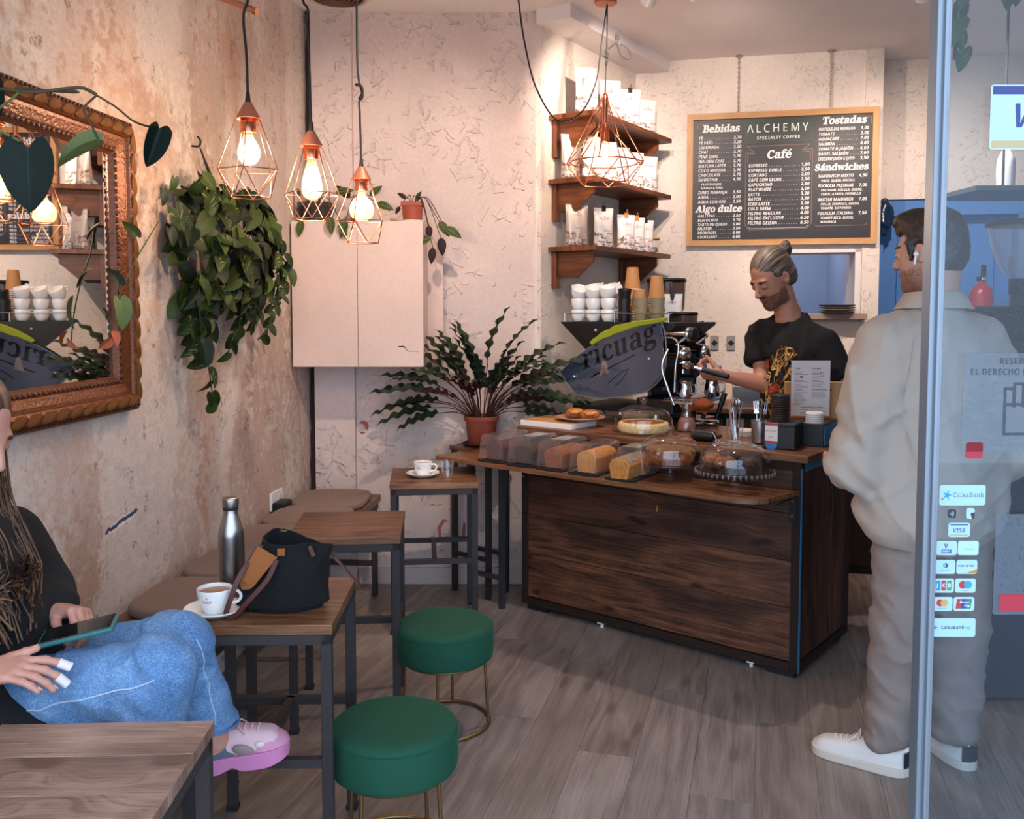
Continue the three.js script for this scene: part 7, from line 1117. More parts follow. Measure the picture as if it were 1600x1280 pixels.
{
  const B = [1.3, 0, -2.78], g = person('man in a pale linen overshirt and grey trousers standing at the counter, seen from behind', B);
  const H = [1.283, 1.648, -2.77], F = frameOf([-0.62, -0.1, -0.78]), nb = [1.305, 1.485, -2.76];
  const ls = [1.105, 1.405, -2.72], rs = [1.51, 1.4, -2.85], le = [1.06, 1.04, -2.725], lw = [1.085, 0.96, -2.92], re = [1.6, 1.08, -2.84], rw = [1.45, 0.98, -3.05];
  const base = lin(0xc08d76), c = skinCol(base, lin(0x9a5a4c), lin(0x2a1a14), H, F, lin(0x6a3f2c)), flat = (x, y, z) => base.map((v) => v * (0.94 + 0.12 * fbm(x * 50, y * 50 + z * 30, 2)));
  const hd = paint(skin([...headPrims(H, F), cone(inF(F, H, [0, -0.06, -0.03]), nb, 0.056, 0.062, 0.03)], 0.0045, 0.02), c);
  const bd = paint(skin([cone(add3(nb, [0, 0.04, 0]), nb, 0.055, 0.06, 0.03), cone(nb, [1.31, 1.3, -2.79], 0.06, 0.09, 0.05), cone([1.31, 1.3, -2.79], [1.31, 0.9, -2.79], 0.09, 0.11, 0.05), cone([1.14, 1.35, -2.73], le, 0.045, 0.04), cone(le, lw, 0.04, 0.028), cone([1.47, 1.35, -2.84], re, 0.045, 0.04), cone(re, rw, 0.042, 0.03), cone([1.24, 0.88, -2.78], [1.217, 0.48, -2.77], 0.07, 0.045), cone([1.217, 0.48, -2.77], [1.2, 0.08, -2.795], 0.045, 0.034), cone([1.4, 0.88, -2.82], [1.44, 0.48, -2.84], 0.07, 0.045), cone([1.44, 0.48, -2.84], [1.445, 0.08, -2.85], 0.045, 0.034)], 0.013, 0.03), flat);
  const hands = [[lw, [-0.2, -0.1, -1], [1, 0, 0], [0, 1, 0]], [rw, [-0.6, -0.1, -0.7], [-0.7, 0, 0.6], [0, 1, 0]]].map(([w, f, n, s]) => paint(skin(handPrims(w, f, n, s, [[0.5, 0.6, 0.4], [0.5, 0.6, 0.4], [0.6, 0.6, 0.4], [0.6, 0.6, 0.4]]), 0.004, 0.006), flat));
  mesh('body', local(joinC([hd, bd, ...hands]), B), skinM, g);
  const hp = [ball(inF(F, H, [0, 0.048, -0.016]), [0.083, 0.092, 0.101], F), ball(inF(F, H, [0, -0.015, -0.055]), [0.072, 0.065, 0.058], F, 0.03), cone(inF(F, H, [0.076, 0.03, 0.025]), inF(F, H, [0.075, -0.02, 0.022]), 0.008, 0.006), cone(inF(F, H, [-0.076, 0.03, 0.025]), inF(F, H, [-0.075, -0.02, 0.022]), 0.008, 0.006), ball(inF(F, H, [0, 0.1, 0.05]), [0.06, 0.04, 0.05], F, 0.03)];
  mesh('hair', local(paint(skin(hp, 0.005, 0.02, { disp: (x, y, z) => 0.009 * (fbm(x * 90 + z * 40, y * 90, 3) - 0.5), cut: (x, y, z) => { const q = toF(F, H, [x, y, z]); return Math.max(q[2] > 0.03 ? 0.06 - q[1] - (Math.abs(q[0]) > 0.066 ? 0.035 : 0) : -1, -0.068 - q[1]); } }), (x, y, z) => mixc(lin(0x14100e), lin(0x4a382c), clamp(fbm(x * 120 + z * 60, y * 90, 3) * 1.2 - 0.2))), B), hairMat, g);
  const bud = thing('earbud', 'white wireless earbud in the ear of the man in the pale overshirt', 'earbud', inF(F, H, [0.086, -0.008, -0.002])); mesh('bud', [new THREE.SphereGeometry(0.008, 12, 10), rod([0, 0, 0], [-0.003, -0.03, -0.002], 0.0036)], M.white, bud);
  // overshirt
  const lin1 = mat(0xb5a292, 0.95, { bumpMap: weave, bumpScale: 0.0005, sheen: 0.3, sheenColor: new THREE.Color(0xcfc6c0) });
  const sp = [cone([1.19, 1.4, -2.745], [1.43, 1.395, -2.815], 0.07, 0.07, 0.06), cone([1.3, 1.48, -2.765], [1.305, 1.42, -2.77], 0.082, 0.09, 0.06), cone([1.2, 1.3, -2.74], [1.19, 0.85, -2.76], 0.12, 0.125, 0.07), cone([1.43, 1.3, -2.82], [1.45, 0.85, -2.83], 0.12, 0.125, 0.07), cone([1.31, 1.3, -2.77], [1.32, 0.84, -2.78], 0.15, 0.16, 0.07), cone([1.13, 1.375, -2.73], [1.09, 1.2, -2.72], 0.078, 0.082, 0.05), cone([1.09, 1.2, -2.72], [1.055, 1.0, -2.73], 0.082, 0.082, 0.05), cone([1.055, 1.0, -2.73], [1.075, 0.95, -2.86], 0.08, 0.06, 0.03), cone([1.49, 1.37, -2.84], [1.57, 1.2, -2.84], 0.078, 0.086, 0.05), cone([1.57, 1.2, -2.84], [1.6, 1.02, -2.86], 0.098, 0.09, 0.05), cone([1.6, 1.02, -2.86], [1.5, 0.97, -3.0], 0.085, 0.065, 0.03)];
  const sd = (x, y, z) => { const arm = clamp((1.13 - x) / 0.05); return foldN(x, y, z, 0.02, 7) + foldN(x + 3, y, z, 0.006, 19) + ridge(x * 8 + z * 5 + y * 3, y * 2.4 - x * 2, 0.013) + ridge(y * 9 - x * 6, x * 5 + z * 4 + 7, 0.008) + arm * 0.005 * Math.sin(y * 62 + x * 40 + z * 25 + 3 * vnoise(x * 14, y * 14)) * clamp((1.22 - y) / 0.12) - 0.005 * Math.exp(-Math.pow((Math.hypot(x - 1.155 - (1.4 - y) * 0.04, 0) ) / 0.012, 2)); };
  const shirt = mesh('overshirt', local(muv(skin([...sp, minus(ball([1.3, 1.56, -2.76], [0.078, 0.09, 0.078]))], 0.009, 0.045, { disp: sd, cut: (x, y, z) => 0.735 + 0.012 * Math.sin(x * 18) - y }).toNonIndexed()), B), lin1, g);
  { // turned-down collar
    const P = [], I = [], n = 40; for (let j = 0; j <= 6; j++) for (let i = 0; i <= n; i++) { const a = i / n * 6.283, t = j / 6, stand = t < 0.4, r = stand ? 0.074 : 0.077 + (t - 0.4) * 0.055, y = stand ? 1.478 + t * 0.13 : 1.532 - (t - 0.4) * 0.1; P.push(1.298 + Math.cos(a) * r * 1.06 - B[0], y + 0.012 * Math.sin(a - 0.3) * 0.6 - B[1], -2.765 + Math.sin(a) * r * 0.98 - B[2]); }
    for (let j = 0; j < 6; j++) for (let i = 0; i < n; i++) { const a = j * (n + 1) + i, b = a + 1, c2 = a + n + 1, d = c2 + 1; I.push(a, b, d, a, d, c2); } const cg = new THREE.BufferGeometry(); cg.setAttribute('position', new THREE.Float32BufferAttribute(P, 3)); cg.setIndex(I); cg.computeVertexNormals();
    mesh('collar', muv(cg.toNonIndexed()), mat(0xb5a292, 0.95, { side: THREE.DoubleSide, bumpMap: weave, bumpScale: 0.0005 }), shirt);
    mesh('seam', tube([[1.175 - B[0], 1.4, 0.165], [1.16 - B[0], 1.3, 0.17], [1.15 - B[0], 1.22, 0.16]].map((q) => q), 0.0012, 12, 4), lin1, shirt);
  }
  const tr = [cone([1.25, 0.86, -2.78], [1.217, 0.48, -2.77], 0.108, 0.082, 0.05), cone([1.217, 0.48, -2.77], [1.2, 0.12, -2.795], 0.082, 0.068, 0.03), cone([1.4, 0.86, -2.82], [1.44, 0.48, -2.84], 0.118, 0.094, 0.05), cone([1.44, 0.48, -2.84], [1.445, 0.12, -2.85], 0.094, 0.076, 0.03)];
  mesh('trousers', local(muv(skin(tr, 0.0085, 0.04, { disp: (x, y, z) => foldN(x, y * 1.4, z, 0.016, 14) + ridge(y * 13 + x * 5, x * 7 + z * 6, 0.008) + 0.004 * Math.sin(y * 48 + x * 30 + 5 * vnoise(x * 11, y * 9)) * (y < 0.25 ? 1.2 : 0.35), cut: (x, y, z) => 0.065 - y }).toNonIndexed()), B), mat(0x8d7c73, 0.95, { bumpMap: weave, bumpScale: 0.0004 }), g);
  const so = { h: (t) => t < 0.34 ? 0.075 - 0.02 * Math.sin(t / 0.34 * 3.14) : 0.075 - 0.045 * Math.pow((t - 0.34) / 0.66, 0.8) + (t > 0.9 ? -(t - 0.9) * 0.16 : 0), sole: 0.028, flare: 0.003, upper: mat(0xd9d0c8, 0.55), soleM: mat(0xcfc2b2, 0.6), laceM: mat(0xe2dad2, 0.8), tab: mat(0x1c2630, 0.6) };
  shoeParts(g, shoeMatrix([1.135 - B[0], 0.0005, -2.84 - B[2]], [-0.8, 0, -0.6]), 0.3, 0.105, so); shoeParts(g, shoeMatrix([1.44 - B[0], 0.0005, -2.92 - B[2]], [-0.18, 0, -1]), 0.29, 0.1, so);
}
// ---- seated phone user ----
{
  const B = [-1.12, 0.5, -1.95], g = person('woman in a black sweater and blue jeans seated on the bench with a phone', B);
  const H = [-1.15, 1.225, -1.86], F = frameOf([0.86, -0.45, 0.1]), nb = [-1.2, 1.07, -1.88];
  const rs = [-1.17, 0.95, -1.73], ls = [-1.17, 0.95, -2.06], re = [-1.16, 0.76, -1.63], le = [-1.13, 0.8, -2.1], rw = [-1.055, 0.765, -1.715], lw = [-1.035, 0.795, -2.0];
  const base = lin(0xc08a78), flat = (x, y, z) => base.map((v) => v * (0.93 + 0.14 * fbm(x * 70, y * 70 + z * 40, 3)));
  const hd = paint(skin([...headPrims(H, F), cone(inF(F, H, [0, -0.06, -0.03]), nb, 0.05, 0.055, 0.03)], 0.005, 0.02), skinCol(base, lin(0xa8584e), lin(0x3a261c), H, F));
  const hipN = [-1.1, 0.62, -1.87], hipF = [-1.1, 0.62, -2.04], kN = [-0.745, 0.712, -1.85], kF = [-0.785, 0.69, -2.07], aN = [-0.83, 0.27, -1.86], aF = [-0.735, 0.42, -2.15];
  const bd = paint(skin([cone(nb, [-1.2, 0.95, -1.92], 0.045, 0.065, 0.05), cone([-1.2, 0.95, -1.92], [-1.17, 0.7, -1.95], 0.065, 0.09, 0.05), cone(rs, re, 0.042, 0.036), cone(re, rw, 0.036, 0.024), cone(ls, le, 0.042, 0.036), cone(le, lw, 0.036, 0.024), cone(hipN, kN, 0.07, 0.05), cone(kN, aN, 0.046, 0.032), cone(hipF, kF, 0.07, 0.05), cone(kF, aF, 0.046, 0.034), cone(aF, add3(aF, [-0.02, -0.05, -0.005]), 0.034, 0.036)], 0.012, 0.03), flat);
  const rh = handPrims(rw, [0.97, 0.02, -0.06], [0.05, -0.9, -0.25], [0.1, 0.25, -1], [[0.15, 0.25, 0.2], [0.3, 0.35, 0.25], [0.3, 0.35, 0.25], [0.2, 0.3, 0.25]], { spread: 0.1, sc: 0.95, tf: 0.9, ts: 0.4, tn: -0.25, tn2: -0.1 });
  const lh = handPrims(lw, [0.8, 0.02, 0.42], [0.25, -0.7, 0.45], [0.25, 0.5, 0.75], [[0.75, 0.8, 0.4], [0.7, 0.8, 0.5], [0.75, 0.8, 0.5], [0.7, 0.8, 0.5]], { sc: 0.92, tf: 0.9, ts: 0.3, tn: 0.6 });
  const hg = [skin([...rh, cone(rw, re, 0.024, 0.034, 0.012)], 0.0028, 0.006, { clip: [add3(rw, [-0.05, -0.15, -0.15]), add3(rw, [0.25, 0.15, 0.15])] }), skin([...lh, cone(lw, le, 0.024, 0.034, 0.012)], 0.0028, 0.006, { clip: [add3(lw, [-0.04, -0.15, -0.15]), add3(lw, [0.25, 0.15, 0.15])] })].map((q) => paint(q, flat));
  const body = mesh('body', local(joinC([hd, bd, ...hg]), B), skinM, g);
  nails(body, [...rh.tips, ...lh.tips].map(([p, d]) => [sub3(p, B), d]), [0.1, -0.9, 0.1]);
  // white tape round two fingertips
  for (const k of [1, 0]) { const [p, d] = rh.tips[k], q = sub3(p, B), e = add3(q, d, 0.008), s = add3(q, d, -0.018); mesh('finger_tape', rod(s, e, 0.0098, 0.0094, 16), mat(0xddd8da, 0.7), body, 'white tape on a fingertip'); }
  // sweater
  const knit = mat(0x100e10, 0.95, { bumpMap: dataTex(128, 128, (u, v) => 0.5 + 0.3 * Math.sin(u * 6.283 * 20) + 0.2 * Math.sin(v * 6.283 * 28), false, [0.07, 0.07]), bumpScale: 0.0012 });
  const sw = [cone([-1.2, 0.97, -1.78], [-1.21, 0.97, -1.98], 0.075, 0.075, 0.05), cone([-1.2, 0.92, -1.9], [-1.15, 0.62, -1.95], 0.125, 0.165, 0.06), cone(rs, re, 0.07, 0.072, 0.04), cone(re, [-1.075, 0.76, -1.695], 0.07, 0.052, 0.03), cone(ls, le, 0.07, 0.074, 0.04), cone(le, [-1.055, 0.8, -2.02], 0.066, 0.05, 0.03), cone([-1.08, 0.62, -1.78], [-0.99, 0.585, -1.79], 0.085, 0.06, 0.05)];
  mesh('sweater', local(muv(skin([...sw, minus(ball([-1.17, 1.15, -1.87], 0.075))], 0.01, 0.04, { disp: (x, y, z) => foldN(x, y, z, 0.024, 10), cut: (x, y, z) => Math.max(0.519 - y) }).toNonIndexed()), B), knit, g);
  // jeans
  const denim = mat(0xffffff, 0.9, { map: dataTex(512, 512, (u, v) => { const t = 0.45 * fbm(u * 7, v * 7, 4) + 0.55 * vnoise(u * 230, v * 230); return mixc(hex(0x3a6498), hex(0x86a8cc), clamp(t * 1.4 - 0.2)); }, true, [0.35, 0.35]), bumpMap: weave, bumpScale: 0.0006 });
  const jp = [cone(hipN, kN, 0.098, 0.074, 0.04), cone(kN, [-0.79, 0.45, -1.86], 0.074, 0.066, 0.03), cone([-0.79, 0.45, -1.86], aN, 0.066, 0.062, 0.03), cone(hipF, kF, 0.094, 0.07, 0.04), cone(kF, [-0.75, 0.53, -2.11], 0.07, 0.062, 0.03), cone([-0.75, 0.53, -2.11], [-0.733, 0.455, -2.14], 0.062, 0.06, 0.03), cone([-1.12, 0.62, -1.95], [-1.1, 0.63, -1.95], 0.12)];
  const jd = (x, y, z) => foldN(x, y, z, 0.007, 16) + ridge(x * 9 + y * 14, z * 9 + y * 5, 0.007) + 0.004 * Math.sin((x * 0.8 + y) * 70 + 4 * vnoise(x * 18, z * 18)) * Math.exp(-Math.pow((x + 0.80) / 0.09, 2));
  const jeans = mesh('jeans', local(muv(skin(jp, 0.0075, 0.03, { disp: jd, cut: (x, y, z) => Math.max(0.515 - y > 0 && x < -0.93 ? 0.515 - y : -1, x > -0.86 && y < 0.52 && z < -2.0 ? dot3(sub3([x, y, z], [-0.735, 0.462, -2.13]), norm3([0.05, -1, -0.1])) : -1, z > -2.0 ? 0.24 - y : -1) }).toNonIndexed()), B), denim, g);
  const seamOn = (list) => tube(list.map((p) => { let q = [...p]; for (let k = 0; k < 24; k++) { const d = fieldAt(jp, ...q, 0.03, jd); if (Math.abs(d) < 0.0006) break; const e = 0.002, gr = norm3([fieldAt(jp, q[0] + e, q[1], q[2], 0.03, jd) - d, fieldAt(jp, q[0], q[1] + e, q[2], 0.03, jd) - d, fieldAt(jp, q[0], q[1], q[2] + e, 0.03, jd) - d]); q = add3(q, gr, -d * 0.8); } return sub3(q, B); }), 0.0022, 60, 5);
  mesh('seam', seamOn([...Array(14).keys()].map((k) => [-1.06 + k * 0.026, 0.645 + k * 0.006, -1.76])), mat(0xa8bdd6, 0.9), jeans); mesh('seam', seamOn([...Array(12).keys()].map((k) => [-0.72, 0.72 - k * 0.02, -2.02 - k * 0.006])), mat(0xa8bdd6, 0.9), jeans);
  mesh('hem', new THREE.TorusGeometry(0.0635, 0.004, 8, 36).rotateX(Math.PI / 2).translate(-0.735 - B[0], 0.464 - B[1], -2.135 - B[2]), denim, jeans);
  mesh('sock', local(skin([cone([-0.735, 0.43, -2.15], [-0.75, 0.385, -2.16], 0.037, 0.042), cone([-0.75, 0.385, -2.16], [-0.69, 0.37, -2.165], 0.04, 0.036)], 0.006, 0.02, { cut: (x, y, z) => y - 0.43 - (x + 0.73) * 0.5 }), B), mat(0x55606e, 0.95, { bumpMap: weave, bumpScale: 0.001 }), g);
  const pk = { h: (t) => t < 0.36 ? 0.082 - 0.022 * Math.sin(t / 0.36 * 3.14) : 0.084 - 0.04 * Math.pow((t - 0.36) / 0.64, 0.9) + (t > 0.88 ? -(t - 0.88) * 0.2 : 0), sole: 0.04, flare: 0.006, wave: 0.014, upper: mat(0xd9b3ba, 0.65), soleM: mat(0xc77aa8, 0.6), laceM: mat(0xd8a9a2, 0.8) };
  const shoe = (p, toe, far) => { const m = shoeMatrix(sub3(p, B), toe); shoeParts(g, m, 0.262, 0.096, pk);
    mesh('toe_guard', (() => { const q = new THREE.SphereGeometry(1, 20, 12, 0, 6.283, 0, 1.5).scale(0.05, 0.042, 0.06).translate(0, 0.034, 0.078); return q.applyMatrix4(m); })(), mat(0xc98aa6, 0.6), g);
    for (const s of [-1, 1]) { mesh('side_panel', new THREE.SphereGeometry(1, 14, 10).scale(0.006, 0.014, 0.028).rotateX(0.4).translate(s * 0.0445, 0.05, 0.03).applyMatrix4(m), mat(0x8a7a76, 0.5), g); mesh('side_dot', new THREE.SphereGeometry(1, 12, 8).scale(0.005, 0.008, 0.012).translate(s * 0.044, 0.058, 0.07).applyMatrix4(m), mat(0xe0d2cc, 0.6), g); } };
  shoe([-0.69, 0.342, -2.175], [0.96, 0.1, -0.16]); shoe([-0.78, 0.19, -1.86], [0.97, -0.1, 0]);
  // long brown hair
  const strands = []; const s0 = seed; seed = 61; for (let k = 0; k < 260; k++) { const a = rr(-1.5, 1.5), side = Math.sin(a), p0 = inF(F, H, [side * 0.075, 0.1 - Math.abs(a) * 0.03, rr(-0.06, 0.03)]), p1 = inF(F, H, [side * 0.095, 0, rr(-0.05, 0.035)]), z = -1.88 - side * 0.12, dx = rr(-0.03, 0.025), wv = rr(-0.012, 0.012); strands.push(tube([p0, p1, [-1.15 + dx, 1.05, z + rr(-0.015, 0.015)], [-1.12 + dx + wv, 0.97, z + rr(-0.015, 0.015)], [-1.09 + dx, 0.9, z + rr(-0.02, 0.02)], [-1.05 + dx * 0.8 + wv, 0.84 + rr(-0.06, 0.1), z * 0.6 - 0.72 + rr(-0.02, 0.02)]], rr(0.0014, 0.0034), 26, 4)); } seed = s0;
  mesh('hair', local(paint(joinC([...strands.map((q) => q), skin([ball(inF(F, H, [0, 0.04, -0.022]), [0.084, 0.096, 0.1], F), cone(inF(F, H, [0, 0, -0.07]), [-1.22, 1.0, -1.87], 0.07, 0.07, 0.03)], 0.008, 0.02, { cut: (x, y, z) => { const q = toF(F, H, [x, y, z]); return q[2] > 0.03 ? 0.055 - q[1] : -1; } })]), (x, y, z) => mixc(lin(0x2f1d13), lin(0x7d5a40), clamp(fbm(x * 90 + z * 150, y * 7, 3) * 1.6 - 0.35))), B), hairMat, g);
  const ph = thing('phone', 'smartphone in a teal case lying on the thigh in blue jeans', 'phone', [-0.925, 0.7905, -1.875], 0.0); ph.rotation.set(0.12, -1.35 + 1.57, 0.16);
  mesh('case', box(0.155, 0.011, 0.076, 0, 0, 0, 0.005), mat(0x2a6a6a, 0.5), ph); mesh('phone_screen', box(0.143, 0.002, 0.066, 0, 0.0058, 0, 0.0009), mat(0x0b0c10, 0.06, { clearcoat: 1 }), ph);
}
// ---------- glass pane with stickers, and what stands behind it ----------
{
  const Z = -1.3;
  const w = new THREE.Group(); w.name = 'window_2'; w.userData.kind = 'structure'; scene.add(w); w.position.set(0, 0, Z);
  mesh('pane', box(1.75, 2.3, 0.008, 1.49, 1.22, 0), mat(0xeaf3fa, 0.015, { transmission: 1, thickness: 0, ior: 1.34 }), w);
  mesh('edge_profile', [box(0.021, 2.4, 0.028, 0.609, 1.2, 0, 0.003), box(0.006, 2.4, 0.034, 0.61, 1.2, 0.003, 0.002)], mat(0x7d8792, 0.35, { metalness: 0.6 }), w);
  mesh('rail', [box(1.8, 0.06, 0.04, 1.5, 2.4, 0), box(1.8, 0.06, 0.04, 1.5, 0.03, 0)], mat(0x9fb0bf, 0.35, { metalness: 0.6 }), w);
}
const stick = (name, label, x0, x1, y0, y1, draw, alpha) => {
  const W = x1 - x0, H = y1 - y0, tx = canvasTex(Math.round(W * 4200), Math.round(H * 4200), draw);
  const o = mesh(name, (() => { const s = new THREE.Shape(), r = 0.004; s.moveTo(r, 0); s.lineTo(W - r, 0); s.quadraticCurveTo(W, 0, W, r); s.lineTo(W, H - r); s.quadraticCurveTo(W, H, W - r, H); s.lineTo(r, H); s.quadraticCurveTo(0, H, 0, H - r); s.lineTo(0, r); s.quadraticCurveTo(0, 0, r, 0); const g = new THREE.ExtrudeGeometry(s, { depth: 0.0004, bevelEnabled: false, curveSegments: 4 }), p = g.attributes.position, u = g.attributes.uv; for (let i = 0; i < p.count; i++) u.setXY(i, p.getX(i) / W, p.getY(i) / H); return g; })(), mat(0xc4c9cc, 0.5, { map: tx, ...(alpha ? { transparent: true, opacity: alpha } : {}) }));
  o.position.set(x0, y0, -1.2955); tag(o, label, 'sticker', 'stickers on the glass pane'); return o;
};
{
  const bg = (c, w, h, col = '#bfe6ee') => { c.fillStyle = col; c.fillRect(0, 0, w, h); };
  const star = (c, x, y, r) => { c.fillStyle = '#1aa3d8'; c.beginPath(); for (let k = 0; k < 10; k++) { const a = k * 0.628 - 1.3, R = k % 2 ? r * 0.35 : r; c.lineTo(x + Math.cos(a) * R, y + Math.sin(a) * R); } c.fill(); c.fillStyle = '#c8323c'; c.beginPath(); c.arc(x - r * 0.9, y + r * 0.7, r * 0.18, 0, 7); c.fill(); };
  // [x0, x1, ytop, ybottom] in metres on the pane
  const S = (x0, x1, yt, yb) => [x0, x1, yb, yt];
  const U = (n, l, r, d, a) => stick(n, l, r[0], r[1], r[2], r[3], d, a);
  U('bank_sticker', 'pale blue bank sticker at the top of the column of card stickers', S(0.6245, 0.692, 1.221, 1.191), (c, w, h) => { bg(c, w, h); star(c, w * 0.17, h * 0.5, h * 0.26); c.fillStyle = '#3b4450'; c.font = `${h * 0.3}px serif`; c.fillText('CaixaBank', w * 0.29, h * 0.6); });
  U('contactless_sticker', 'round dark contactless payment sticker', S(0.6375, 0.65, 1.185, 1.172), (c, w, h) => { bg(c, w, h, '#22303c'); c.strokeStyle = '#cfe8f0'; c.lineWidth = h * 0.07; for (let k = 1; k < 4; k++) { c.beginPath(); c.arc(w * 0.22, h * 0.5, h * 0.15 * k, -0.7, 0.7); c.stroke(); } });
  U('card_hand_sticker', 'small pale sticker of a hand holding a card', S(0.6645, 0.677, 1.187, 1.171), (c, w, h) => { bg(c, w, h); c.fillStyle = '#22303c'; c.beginPath(); c.moveTo(w * 0.5, h * 0.5); c.lineTo(w, h * 0.4); c.lineTo(w, h); c.lineTo(w * 0.7, h); c.fill(); });
  U('card_sticker', 'card sticker reading VISA alone in its row', S(0.639, 0.671, 1.165, 1.144), (c, w, h) => { bg(c, w, h); c.fillStyle = '#3e6aa8'; c.fillRect(w * 0.1, h * 0.08, w * 0.8, h * 0.1); c.font = `italic bold ${h * 0.42}px sans-serif`; c.fillText('VISA', w * 0.18, h * 0.68); c.fillStyle = '#d8b878'; c.fillRect(w * 0.1, h * 0.82, w * 0.8, h * 0.08); });
  const rows = [[1.138, [['blue and white debit card sticker with a letter V', (c, w, h) => { bg(c, w, h); c.fillStyle = '#2b3f66'; c.font = `bold ${h * 0.45}px sans-serif`; c.fillText('V', w * 0.38, h * 0.5); c.fillStyle = '#22549a'; c.fillRect(w * 0.26, h * 0.6, w * 0.48, h * 0.26); c.fillStyle = '#fff'; c.font = `bold ${h * 0.2}px sans-serif`; c.fillText('DEBIT', w * 0.3, h * 0.8); }], ['pale nearly blank card sticker right of the letter V', (c, w, h) => { bg(c, w, h, '#c9eef2'); c.fillStyle = '#8fd0e0'; c.fillRect(w * 0.3, h * 0.55, w * 0.5, h * 0.06); }]]],
    [1.110, [['pale card sticker with a dark blue ring mark', (c, w, h) => { bg(c, w, h); c.fillStyle = '#2d5590'; c.beginPath(); c.arc(w * 0.53, h * 0.4, h * 0.17, 0, 7); c.fill(); c.fillStyle = '#bfe6ee'; c.fillRect(w * 0.47, h * 0.28, w * 0.05, h * 0.24); c.fillStyle = '#55708a'; c.font = `${h * 0.13}px sans-serif`; c.fillText('Diners Club', w * 0.24, h * 0.78); }], ['card sticker with an orange dot and corner', (c, w, h) => { bg(c, w, h); c.fillStyle = '#55606a'; c.font = `bold ${h * 0.2}px sans-serif`; c.fillText('DISC', w * 0.08, h * 0.5); c.fillText('VER', w * 0.6, h * 0.5); c.fillStyle = '#d89038'; c.beginPath(); c.arc(w * 0.51, h * 0.43, h * 0.1, 0, 7); c.fill(); c.beginPath(); c.moveTo(w * 0.45, h * 0.95); c.lineTo(w, h * 0.65); c.lineTo(w, h * 0.95); c.fill(); }]]],
    [1.082, [['card sticker with blue, red and green bars', (c, w, h) => { bg(c, w, h); [['#2d9ad0', 'J'], ['#c8323c', 'C'], ['#4aa870', 'B']].forEach(([k, s], i) => { c.fillStyle = k; c.fillRect(w * (0.12 + i * 0.27), h * 0.15, w * 0.22, h * 0.7); c.fillStyle = '#fff'; c.font = `bold ${h * 0.36}px sans-serif`; c.fillText(s, w * (0.16 + i * 0.27), h * 0.62); }); }], ['card sticker with a red and a blue disc', (c, w, h) => { bg(c, w, h); c.fillStyle = '#d0323c'; c.beginPath(); c.arc(w * 0.38, h * 0.44, h * 0.28, 0, 7); c.fill(); c.fillStyle = '#2fa8d0'; c.beginPath(); c.arc(w * 0.62, h * 0.44, h * 0.28, 0, 7); c.fill(); c.fillStyle = '#455'; c.font = `${h * 0.12}px sans-serif`; c.fillText('maestro', w * 0.36, h * 0.88); }]]],
    [1.0545, [['card sticker with a red and a yellow disc', (c, w, h) => { bg(c, w, h); c.fillStyle = '#d0323c'; c.beginPath(); c.arc(w * 0.4, h * 0.42, h * 0.26, 0, 7); c.fill(); c.fillStyle = '#e0b468'; c.beginPath(); c.arc(w * 0.6, h * 0.42, h * 0.26, 0, 7); c.fill(); c.fillStyle = '#455'; c.font = `${h * 0.13}px sans-serif`; c.fillText('mastercard', w * 0.25, h * 0.85); }], ['card sticker with slanted red, blue and green panels', (c, w, h) => { bg(c, w, h); ['#d0323c', '#28489a', '#2a8a7a'].forEach((k, i) => { c.fillStyle = k; c.beginPath(); c.moveTo(w * (0.16 + i * 0.24), h * 0.14); c.lineTo(w * (0.4 + i * 0.24), h * 0.14); c.lineTo(w * (0.34 + i * 0.24), h * 0.84); c.lineTo(w * (0.1 + i * 0.24), h * 0.84); c.fill(); }); c.fillStyle = '#fff'; c.font = `italic bold ${h * 0.24}px sans-serif`; c.fillText('Union', w * 0.28, h * 0.45); c.fillText('Pay', w * 0.5, h * 0.7); }]]]];
  rows.forEach(([yt, two], r) => two.forEach(([l, d], i) => U('card_sticker', l, S(0.622 - r * 0.0013 + i * 0.032, 0.6525 - r * 0.0013 + i * 0.032, yt, yt - 0.021), d)));
  U('bank_sticker', 'wide pale bank sticker at the foot of the column of card stickers', S(0.6165, 0.6835, 1.0225, 0.9945), (c, w, h) => { bg(c, w, h); star(c, w * 0.12, h * 0.5, h * 0.16); c.fillStyle = '#3b4450'; c.font = `bold ${h * 0.24}px sans-serif`; c.fillText('CaixaBank', w * 0.24, h * 0.58); c.fillStyle = '#5ab8e0'; c.fillText('Pay', w * 0.72, h * 0.58); });
  U('card_poster', 'large card sign reading VISA, top right of the pane', S(0.681, 0.83, 1.796, 1.705), (c, w, h) => { bg(c, w, h, '#cfe9f4'); c.fillStyle = '#33418c'; c.fillRect(w * 0.02, h * 0.02, w * 0.96, h * 0.13); c.fillStyle = '#d8be8e'; c.fillRect(w * 0.02, h * 0.86, w * 0.96, h * 0.12); c.fillStyle = '#33418c'; c.font = `italic bold ${h * 0.52}px sans-serif`; c.fillText('VISA', w * 0.18, h * 0.66); });
